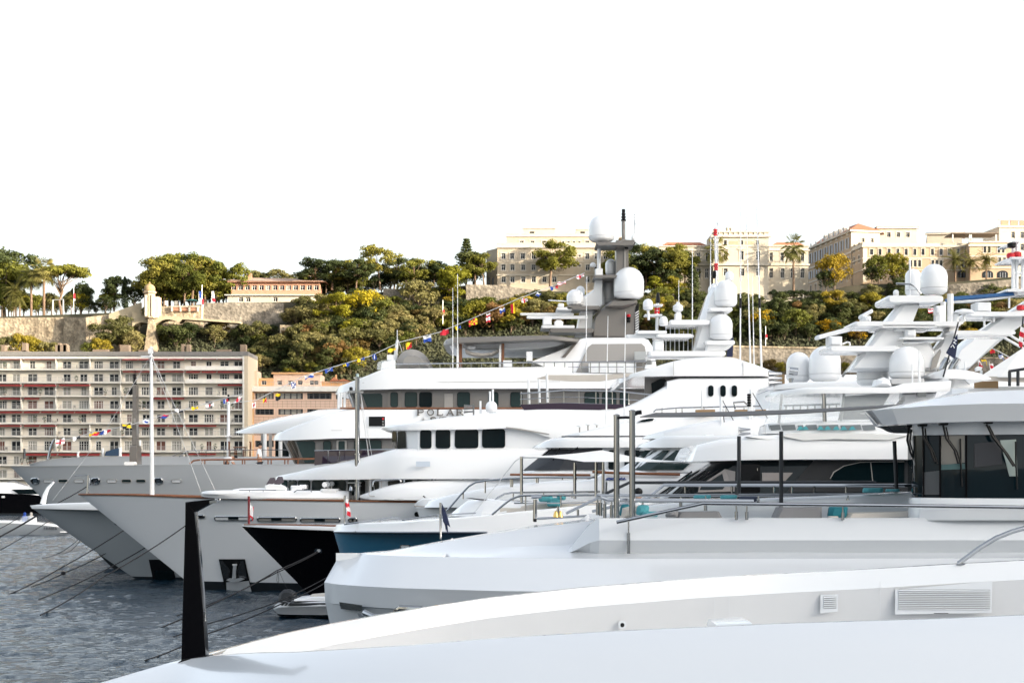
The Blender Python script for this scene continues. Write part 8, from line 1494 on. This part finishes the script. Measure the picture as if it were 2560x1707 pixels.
# ---------------------------------------------------------------- boats on the left and the small inflatable
def black_cruiser():
    yc = 285.; r = thing('black_cruiser', 'black and white motor cruiser moored by the far quay', 'yacht', W(30, 1290, yc).xy.to_3d()); k = FPX / yc
    H = Hull(r, yc, 3.2, [(125, 1236), (80, 1232), (0, 1228), (-200, 1228)][::1] and [(-260, 1230), (-100, 1230), (60, 1234), (112, 1240)], -250, 120, m_black, boot=.2, ent=.15, fn=.5)
    st = [(-240, 1205, 2.6, -240, 1236, 3.), (-20, 1205, 2.6, -20, 1236, 3.0), (30, 1206, 2.5, 30, 1236, 3.), (70, 1218, 2.2, 80, 1236, 2.8), (108, 1236, 1.5, 112, 1241, 2.)]; body(r, 'deckhouse', yc, st, gel, rt=.3); panel(r, 'window', [(28, 1223), (90, 1222), (98, 1235), (46, 1234)], yc - 3.15, m_glass, .1, .1)
    st = [(-240, 1208, 2., -240, 1214, 2.), (0, 1206, 2., 0, 1214, 2.), (60, 1213, 1.8, 66, 1218, 1.8)]; body(r, 'flying_bridge', yc, st, gel, rt=.2); rails(r, [(10, 1208), (35, 1201), (62, 1213)], [(20, 1205, 1213), (45, 1204, 1215)], yc - 2, .05)
    panel(r, 'port_light', rr(4, 1239, 12, 1244, 2), yc - 3.4, gel2, .1, .1)
    t = thing('quay_tent', 'white peaked tent standing on the far quay', 'tent', W(18, 1212, 374)); a = W(20, 1193, 374); q = [W(-5, 1209, 371), W(42, 1209, 371), W(42, 1209, 377), W(-5, 1209, 377)]; mb = MB(); mb.add([a] + q, [(0, 2, 1), (0, 3, 2), (0, 4, 3), (0, 1, 4)]); mb.build('tent_roof', m_sail, t, 0)
    for v in q: mb = MB(); mb.tube([v, Vector((v.x, v.y, 1.6))], .06, 6); mb.build('tent_pole', m_rail, t)
black_cruiser()
def launch():
    yc = 168.; r = thing('silver_launch', 'silver launch lettered FRASER running across the open water', 'boat', W(100, 1338, yc).xy.to_3d())
    st = [(-60, 1304, 1.3, -60, 1341, 1.1), (20, 1305, 1.35, 20, 1341, 1.1), (100, 1310, 1.3, 100, 1340, 1.), (150, 1315, 1.0, 145, 1338, .7), (178, 1320, .5, 172, 1335, .3), (192, 1325, .06, 186, 1333, .04)]; body(r, 'hull', yc, st, mat('silver_paint', (.40, .43, .46), .15, metal=.5), rt=.1, sub=2); h = hbf(st); yl = lambda x, y: yc - h(x) - .02
    body(r, 'white_sheer', yc, [(-60, 1300, 1.36, -60, 1306, 1.37), (20, 1301, 1.4, 20, 1307, 1.41), (100, 1307, 1.34, 100, 1312, 1.36), (150, 1313, 1.03, 150, 1317, 1.05), (180, 1319, .5, 180, 1322, .5)], gel, rt=.05)
    letters(r, 'FRASER', 110, 1323, 6, yl, m_dkgrey, 4.6, .22, .03); panel(r, 'stem_band', [(150, 1330), (185, 1331), (188, 1327), (150, 1328)], yl, gel2, .02, .04)
    panel(r, 'windscreen', [(45, 1304), (58, 1290), (76, 1288), (72, 1304)], yc - .9, m_clear, 0, .05); plate(r, 'console', [(70, 1306), (74, 1292), (84, 1290), (86, 1306)], yc - .5, yc + .5, gel2, .05)
    for i, (px, c_) in enumerate(((62, 'b'), (78, 'r'))): q = MB(); q.lathe(W(px, 1306, yc), [(.22, 0), (.25, .3), (.28, .6), (.12, .72), (.13, .8), (.14, .95), (.05, 1.02)], 12); o = q.build('person', FC[c_] if i == 0 else mat('shirt_pale', (.5, .45, .4), .8), None); tag(o, ('person in blue seated at the helm of the silver launch', 'person in pale top seated in the silver launch')[i], 'person')
launch()
def inflatable():
    yc = 64.; r = thing('inflatable_tender', 'grey and black inflatable tender with outboard motor by the black hull', 'boat', W(800, 1530, yc).xy.to_3d())
    st = [(682, 1519, .5, 690, 1530, .35), (692, 1508, 1., 695, 1534, .8), (720, 1505, 1.15, 720, 1536, .9), (800, 1503, 1.15, 800, 1537, .9), (870, 1503, 1.0, 870, 1536, .7), (920, 1504, .4, 915, 1530, .2)]; body(r, 'tube', yc, st, mat('tube_grey', (.52, .54, .56), .45), rt=.17, rb=.05, sub=2); h = hbf(st); yl = lambda x, y: yc - h(x) - .02
    panel(r, 'navy_band', [(688, 1505), (720, 1502), (900, 1501), (900, 1504), (720, 1505)], yl, m_blk, .03, .1); panel(r, 'black_stripe', [(724, 1507), (840, 1506), (840, 1513), (724, 1514)], yl, m_dkgrey, .02, .05)
    for k in range(3): panel(r, 'slant_stripe', [(702 + 9 * k, 1513), (707 + 9 * k, 1506), (712 + 9 * k, 1506), (707 + 9 * k, 1513)], yl, m_dkgrey, .02, .05)
    body(r, 'keel', yc, [(684, 1522, .4, 696, 1538, .3), (720, 1524, .8, 720, 1540, .5), (900, 1524, .6, 890, 1540, .3)], m_blk, rt=.05); body(r, 'inner_hull', yc, [(735, 1497, .8, 735, 1506, .8), (780, 1492, .8, 780, 1506, .8), (880, 1490, .7, 880, 1506, .7)], gel2, rt=.06); plate(r, 'console', [(770, 1497), (776, 1487), (810, 1484), (830, 1486), (845, 1497)], yc - .4, yc + .4, m_beigepad, .06)
    plate(r, 'outboard_motor', [(695, 1500), (697, 1484), (706, 1475), (722, 1474), (736, 1481), (740, 1492), (728, 1496), (722, 1506), (704, 1507)], yc - .3, yc + .3, m_dkgrey, .1)
inflatable()
# ---------------------------------------------------------------- mooring lines
def rope(label, pts, Ys, rad=.03, group='mooring lines from the bows'):
    mb = MB(); P = []
    for i in range(len(pts) - 1):
        a, b = W(*pts[i], Ys[i]), W(*pts[i + 1], Ys[i + 1]); L = (b - a).length
        for k in range(8): t = k / 8; P.append(a.lerp(b, t) + Vector((0, 0, -L * .012 * 4 * t * (1 - t))))
    P.append(W(*pts[-1], Ys[-1])); mb.tube(P, rad * .6, 6); o = mb.build('mooring_rope', m_rope, None); tag(o, label, 'rope', group)
def wy(py): return CZ * FPX / (py - HY) * .995      # depth where the water shows at a row
rope('mooring rope from the aft fairlead of the grey bow down to the water', [(241, 1200), (142, 1258), (-20, 1352)], (97.3, 93, 88), .045)
rope('mooring rope from the forward fairlead of the grey bow', [(97, 1284), (-10, 1345)], (99.5, 100), .04); rope('short mooring rope low on the grey stem', [(125, 1300), (-10, 1380)], (98, 95), .04); rope('thin rope from the grey stem to the left', [(50, 1290), (-10, 1325)], (100, 104), .035)
rope('mooring rope from the slate bow crossing to the frame edge', [(314, 1322), (150, 1420), (-10, 1498)], (86, 83, 76), .045)
rope('thin twin rope between the slate and grey stems', [(203, 1341), (103, 1394)], (93, wy(1394)), .03); rope('second thin rope beside the twin rope', [(205, 1345), (141, 1380)], (93, wy(1380)), .025)
rope('knotted mooring rope from the slate stem to the water', [(264, 1383), (162, 1431), (78, 1467)], (88, 85, wy(1467)), .04); rope('mooring rope from the slate anchor pocket down to the water', [(367, 1366), (97, 1498)], (85, wy(1498)), .045)
rope('mooring rope from the silver bow fairlead to the water', [(498, 1291), (463, 1314), (260, 1440), (101, 1537)], (79.3, 79, 72, wy(1537)), .045)
rope('upper mooring rope from the black bow fairlead behind the bow post', [(794, 1378), (693, 1425), (560, 1495), (390, 1573)], (68.2, 66, 62, wy(1573)), .04); rope('lower mooring rope from the black bow fairlead', [(796, 1380), (693, 1430), (540, 1503), (436, 1540)], (68.2, 66.5, 65, wy(1540)), .035)
rope('mooring rope crossing above the inflatable tender', [(840, 1430), (690, 1505), (513, 1560), (430, 1592)], (62, 59, 57, wy(1592)), .035); rope('lowest mooring rope reaching the water left of the bow post', [(815, 1455), (700, 1510), (514, 1585), (362, 1650)], (60, 56, 53, wy(1650)), .035)
rope('dangling loop of cord on the black bow rope', [(694, 1425), (692, 1450), (695, 1461), (697, 1450), (695, 1426)], (66, 66, 66, 66, 66), .015); rope('thin painter from the knot to the inflatable tender', [(698, 1428), (720, 1475)], (66, 64.3), .012)
mb = MB(); p = W(158, 1432, 85); mb.lathe(p, [(.03, -.1), (.12, -.05), (.12, .05), (.03, .1)], 8); tag(mb.build('rope_knot', m_rope, None), 'knot bulging on the rope below the slate stem', 'knot')
# ---------------------------------------------------------------- flags
bunting('signal flag line rising from the grey bow past its fore mast', [(140, 1105), (187, 1093), (240, 1079), (320, 1064), (380, 1045), (460, 1024), (560, 995), (605, 985)], 99.5, [(140, 1101, 22, 14, 'cross_rw', .35), (182, 1094, 18, 8, 'wk', .3), (223, 1084, 24, 8, 'diag_yr', .25), (250, 1080, 28, 9, 'bwr', .35), (306, 1061, 20, 11, 'checker_yk', .15), (356, 1049, 18, 10, 'bordb', .1), (400, 1041, 22, 7, 'rb', .3), (436, 1021, 20, 8, 'wk', -.2), (478, 1018, 16, 6, 'y', .1), (514, 1012, 20, 7, 'wrw', .25), (558, 1000, 12, 9, 'bwr', .4), (583, 1003, 24, 8, 'cross_rw', .6)])
bunting('signal flag line strung from the grey yacht sun deck to its radar mast', [(560, 1010), (640, 1000), (760, 940), (840, 915), (925, 890), (1000, 855), (1100, 830), (1200, 788), (1300, 745), (1390, 712), (1462, 682)], 98., [(630, 1007, 9, 14, 'dot', .3), (657, 997, 9, 10, 'diag_yr', .3), (688, 985, 12, 17, 'ybk', .2), (727, 955, 11, 15, 'saltb', 0), (762, 941, 22, 8, 'wb', .35), (812, 925, 20, 8, 'bdot', .35), (857, 911, 16, 7, 'yb', .3), (893, 899, 18, 7, 'yb', .35), (931, 886, 9, 14, 'bdot', .1), (969, 874, 20, 8, 'y', .3), (1014, 858, 15, 16, 'diag_yr', .3), (1058, 842, 20, 15, 'wb', .2), (1100, 828, 22, 13, 'r', .3), (1138, 818, 14, 7, 'yb', .3), (1172, 802, 22, 15, 'check_ro', .35), (1215, 785, 11, 22, 'rwr', .25), (1248, 773, 14, 11, 'wb', .35), (1277, 760, 10, 24, 'ry', .1), (1302, 748, 16, 10, 'cross_rw', .25), (1338, 735, 14, 7, 'wb', .3), (1375, 719, 20, 7, 'bwr', .3), (1392, 707, 22, 8, 'rwr', .25), (1440, 690, 20, 9, 'cross_rw', .35)])
bunting('signal flag line hanging under the raked mast arm', [(2425, 880), (2440, 885), (2462, 862), (2500, 880), (2530, 897), (2560, 915)], 66., [(2438, 880, 11, 34, 'rwr', -.7), (2450, 892, 20, 9, 'y', -.6), (2466, 865, 18, 14, 'diag_yr', -.4), (2495, 882, 16, 14, 'saltb', -.5), (2470, 905, 13, 18, 'dot', -.4), (2517, 893, 8, 6, 'r', -.5)])
bunting('short signal flag line behind the top radomes', [(2300, 748), (2330, 775), (2360, 800)], 57., [(2312, 760, 24, 18, 'rwr', -.5), (2332, 785, 16, 8, 'y', -.2)])
def staff_flag(nm, label, px, b, t, Y, pole_m, flags, r_=.035):
    root = thing(nm, label, 'flag', W(px, b, Y)); tp(root, 'flag_pole', [(px, b), (px, t)], Y, r_, pole_m); k = Y / FPX
    for (x, y, w_, h, pat) in flags: flag_mesh(root, 'flag', W(x, y, Y - .03), Vector((w_ * k, .1, -h * k * .35)), Vector((.01, -.03, -h * k)), pat if callable(pat) else PATS[pat], 8, 6, .05)
    return root
staff_flag('bow_flag', 'white flag with red edge on a dark red staff at the black bow', 622, 1313, 1240, 70.9, mat('dark_red_staff', (.16, .01, .015), .4), [(624, 1256, 8, 34, lambda u, v: 'r' if u > .8 or v > .85 else 'w')], .05); staff_flag('bow_flag', 'red and white striped flag on the blue yacht bow', 862, 1311, 1238, 52.8, m_chrome, [(864, 1242, 9, 38, lambda u, v: 'r' if (int(v * 9) + int(u * 2)) % 2 else 'w')], .03)
o = thing('house_flag', 'navy flag with pale markings hung from the radar mast', 'flag', W(2392, 838, 51)); tp(o, 'flag_pole', [(2396, 805), (2358, 942)], 51., .025, m_dkgrey)
Pq = [W(2394, 835, 50.9), W(2394, 860, 50.85), W(2388, 898, 50.8), (W(2365, 882, 50.8)), W(2380, 855, 50.9)]; q = MB(); q.prism(Pq, [v + Vector((0, .02, 0)) for v in Pq]); q.build('flag_cloth', FC['n'], o, 0); tp(o, 'flag_mark', [(2384, 848), (2391, 851), (2384, 856), (2390, 860)], 50.75, .02, gel2, 5); tp(o, 'flag_mark', [(2377, 868), (2382, 862), (2386, 870)], 50.75, .015, gel2, 5)
o = thing('hanging_flag', 'dark house flag drooping behind the white mast shroud', 'flag', W(1820, 890, 82)); Pq = [W(1822, 848, 81.8), W(1834, 842, 81.8), W(1832, 892, 81.7), W(1816, 892, 81.7)]; q = MB(); q.prism(Pq, [v + Vector((0, .03, 0)) for v in Pq]); q.build('flag_cloth', FC['n'], o, 0)
o = thing('hanging_flag', 'red and white ensign at the frame edge beside the mast strut', 'flag', W(2553, 870, 60)); tp(o, 'flag_pole', [(2552, 872), (2558, 790)], 60, .03, m_dkgrey); flag_mesh(o, 'flag', W(2550, 812, 59.9), Vector((.14, .05, -.1)), Vector((-.02, 0, -.75)), PATS['rwr'], 6, 8, .04)
# ---------------------------------------------------------------- people
def person(label, px, py_feet, Y, h, shirt, pants, pose='stand', face=1):
    """one continuous skinned body with clothing as children"""
    p = W(px, py_feet, Y); root = thing('person', label, 'person', p); s = h / 1.78; bm_ = mat('skin', (.42, .24, .16), .6)
    if pose == 'stand': J = {'pel': (0, 0, .95), 'spine': (.01, 0, 1.15), 'chest': (.02, 0, 1.35), 'neck': (.03, 0, 1.50), 'head0': (.05, 0, 1.58), 'head': (.06, 0, 1.72), 'sl': (.02, -.2, 1.43), 'el': (-.03, -.27, 1.16), 'hl': (.05, -.27, .92), 'sr': (.02, .2, 1.43), 'er': (-.03, .27, 1.16), 'hr': (.05, .27, .92), 'kl': (.02, -.1, .5), 'fl': (-.02, -.1, .08), 'tl': (.12, -.1, .03), 'kr': (.08, .1, .5), 'fr': (.1, .1, .08), 'tr': (.24, .1, .03)}
    else: J = {'pel': (-.15, 0, .55), 'spine': (.05, 0, .66), 'chest': (.25, 0, .74), 'neck': (.38, 0, .78), 'head0': (.44, 0, .78), 'head': (.56, 0, .76), 'sl': (.27, -.2, .72), 'el': (.38, -.24, .48), 'hl': (.52, -.2, .28), 'sr': (.27, .2, .72), 'er': (.38, .24, .48), 'hr': (.52, .2, .28), 'kl': (.1, -.12, .42), 'fl': (-.1, -.12, .06), 'tl': (.04, -.12, .03), 'kr': (.1, .12, .42), 'fr': (-.1, .12, .06), 'tr': (.04, .12, .03)}
    J = {k: Vector((v[0] * face, v[1], v[2])) * s for k, v in J.items()}; RD = {'pel': .15, 'spine': .14, 'chest': .155, 'neck': .06, 'head0': .08, 'head': .095, 'sl': .075, 'el': .05, 'hl': .035, 'sr': .075, 'er': .05, 'hr': .035, 'kl': .065, 'fl': .045, 'tl': .04, 'kr': .065, 'fr': .045, 'tr': .04}
    E = [('pel', 'spine'), ('spine', 'chest'), ('chest', 'neck'), ('neck', 'head0'), ('head0', 'head'), ('chest', 'sl'), ('sl', 'el'), ('el', 'hl'), ('chest', 'sr'), ('sr', 'er'), ('er', 'hr'), ('pel', 'kl'), ('kl', 'fl'), ('fl', 'tl'), ('pel', 'kr'), ('kr', 'fr'), ('fr', 'tr')]
    def skin(name, keys, m, grow=1.):
        ks = [k for k in J if k in keys]; me = bpy.data.meshes.new(name); me.from_pydata([J[k] for k in ks], [(ks.index(a), ks.index(b)) for a, b in E if a in ks and b in ks], []); me.materials.append(m); ob = bpy.data.objects.new(name, me); col.objects.link(ob); ob.parent = root
        md = ob.modifiers.new('skin', 'SKIN'); md.use_smooth_shade = True; ob.modifiers.new('sub', 'SUBSURF').levels = 1
        for i, k in enumerate(ks): v = me.skin_vertices[0].data[i]; v.radius = (RD[k] * s * grow * 1.15, RD[k] * s * grow * 1.15); v.use_root = (i == 0)
        return ob
    skin('body', J.keys(), bm_); skin('shirt', ('pel', 'spine', 'chest', 'sl', 'sr', 'el', 'er'), shirt, 1.13); skin('trousers', ('pel', 'kl', 'kr', 'fl', 'fr'), pants, 1.13)
    mb = MB(); hd = J['head'] + p + Vector((-.015 * face, 0, .03)) * s; mb.lathe(hd, [(.11 * s, -.05 * s), (.122 * s, .0), (.115 * s, .05 * s), (.08 * s, .10 * s), (.02 * s, .125 * s)], 12); mb.build('hair', m_blk, root)
    return root
pw = mat('polo_white', (.78, .78, .78), .8); pn = mat('shorts_navy', (.015, .018, .03), .8)
person('person in a white polo shirt and dark shorts standing by the grey yacht teak rail', 648, 1189, 96.2, 1.8, pw, pn); person('person bending over on the grey yacht foredeck in dark trousers', 566, 1176, 96.5, 1.7, pw, pn, 'bend'); person('person in a dark cap looking down beside the steel awning posts', 1592, 1384, 46.2, 1.7, pw, pn, 'stand')
# ---------------------------------------------------------------- small things on the hill
def lamp(px, b, t, Y, label):
    r = thing('flag_mast', label, 'mast', W(px, b, Y)); tp(r, 'pole', [(px, b), (px, t)], Y, .09, gel2, 6); flag_mesh(r, 'banner', W(px, t + (b - t) * .42, Y - .15), Vector((.4, 0, 0)), Vector((0, 0, -(b - t) * .22 * Y / FPX)), lambda u, v: 'r' if v < .75 else 'w', 3, 4, .05)
lamp(505, 797, 712, 433, 'white pole with red banner on the rampart terrace'); lamp(184, 780, 700, 439, 'pole with red banner beside the small date palm'); lamp(1107, 810, 750, 425, 'pole with red and white banner on the slope path'); lamp(1914, 865, 815, 412, 'pole with red banner below the yellow tree')
for i, (px, c1, c2) in enumerate(((497, 'b', 'w'), (529, 'w', 'r'))):
    r = thing('feather_banner', ('blue and white feather banner by the terrace', 'white and red feather banner by the terrace')[i], 'banner', W(px, 757, 436)); tp(r, 'pole', [(px, 760), (px, 728)], 438.5, .05, gel2, 5); flag_mesh(r, 'banner_cloth', W(px, 728, 438.4), Vector((.6, 0, 0)), Vector((.35, 0, -2.7)), lambda u, v: c1 if v < .6 else c2, 3, 6, .03)
r = thing('terrace_parasol', 'green parasol on the terrace beside the restaurant', 'parasol', W(480, 760, 441)); mb = MB(); a = W(480, 748, 441); mb.lathe(a, [(2., -.5), (1.2, -.2), (.05, .15)], 8); mb.build('canopy', mat('parasol_green', (.03, .12, .12), .8), r, 0); tp(r, 'parasol_pole', [(480, 760), (480, 748)], 441, .05, m_rail)
for i, px in enumerate((416, 440)): r = thing('terrace_sign', ('white board standing under the pines', 'printed board standing next to the white board')[i], 'sign', W(px, 764, 438)); panel(r, 'board', [(px - 4, 752), (px + 4, 752), (px + 4, 762), (px - 4, 762)], 438.8, m_sail if i == 0 else m_pane2, 0, .1); tp(r, 'post', [(px, 766), (px, 752)], 439, .05, m_rail, 5)
r = thing('steel_frame', 'plain steel portal frame among the rampart palms', 'frame', W(145, 788, 440.)); mb = MB(); mb.tube([W(132, 790, 440), W(132, 750, 440), W(158, 749, 440), W(158, 790, 440)], .25, 6); mb.build('portal', m_rail, r)
for i, (px, Y) in enumerate(((1945, 440), (2008, 440), (2046, 440))): r = thing('garden_statue', 'small pale statue on the villa garden wall', 'statue', W(px, 752, 437.6), 'statues on the villa wall'); mb = MB(); mb.lathe(W(px, 753, 437.6), [(.35, -.2), (.35, .3), (.2, .35), (.28, .8), (.2, 1.2), (.1, 1.35), (.16, 1.5), (.08, 1.68)], 10); mb.build('figure', m_trim, r)
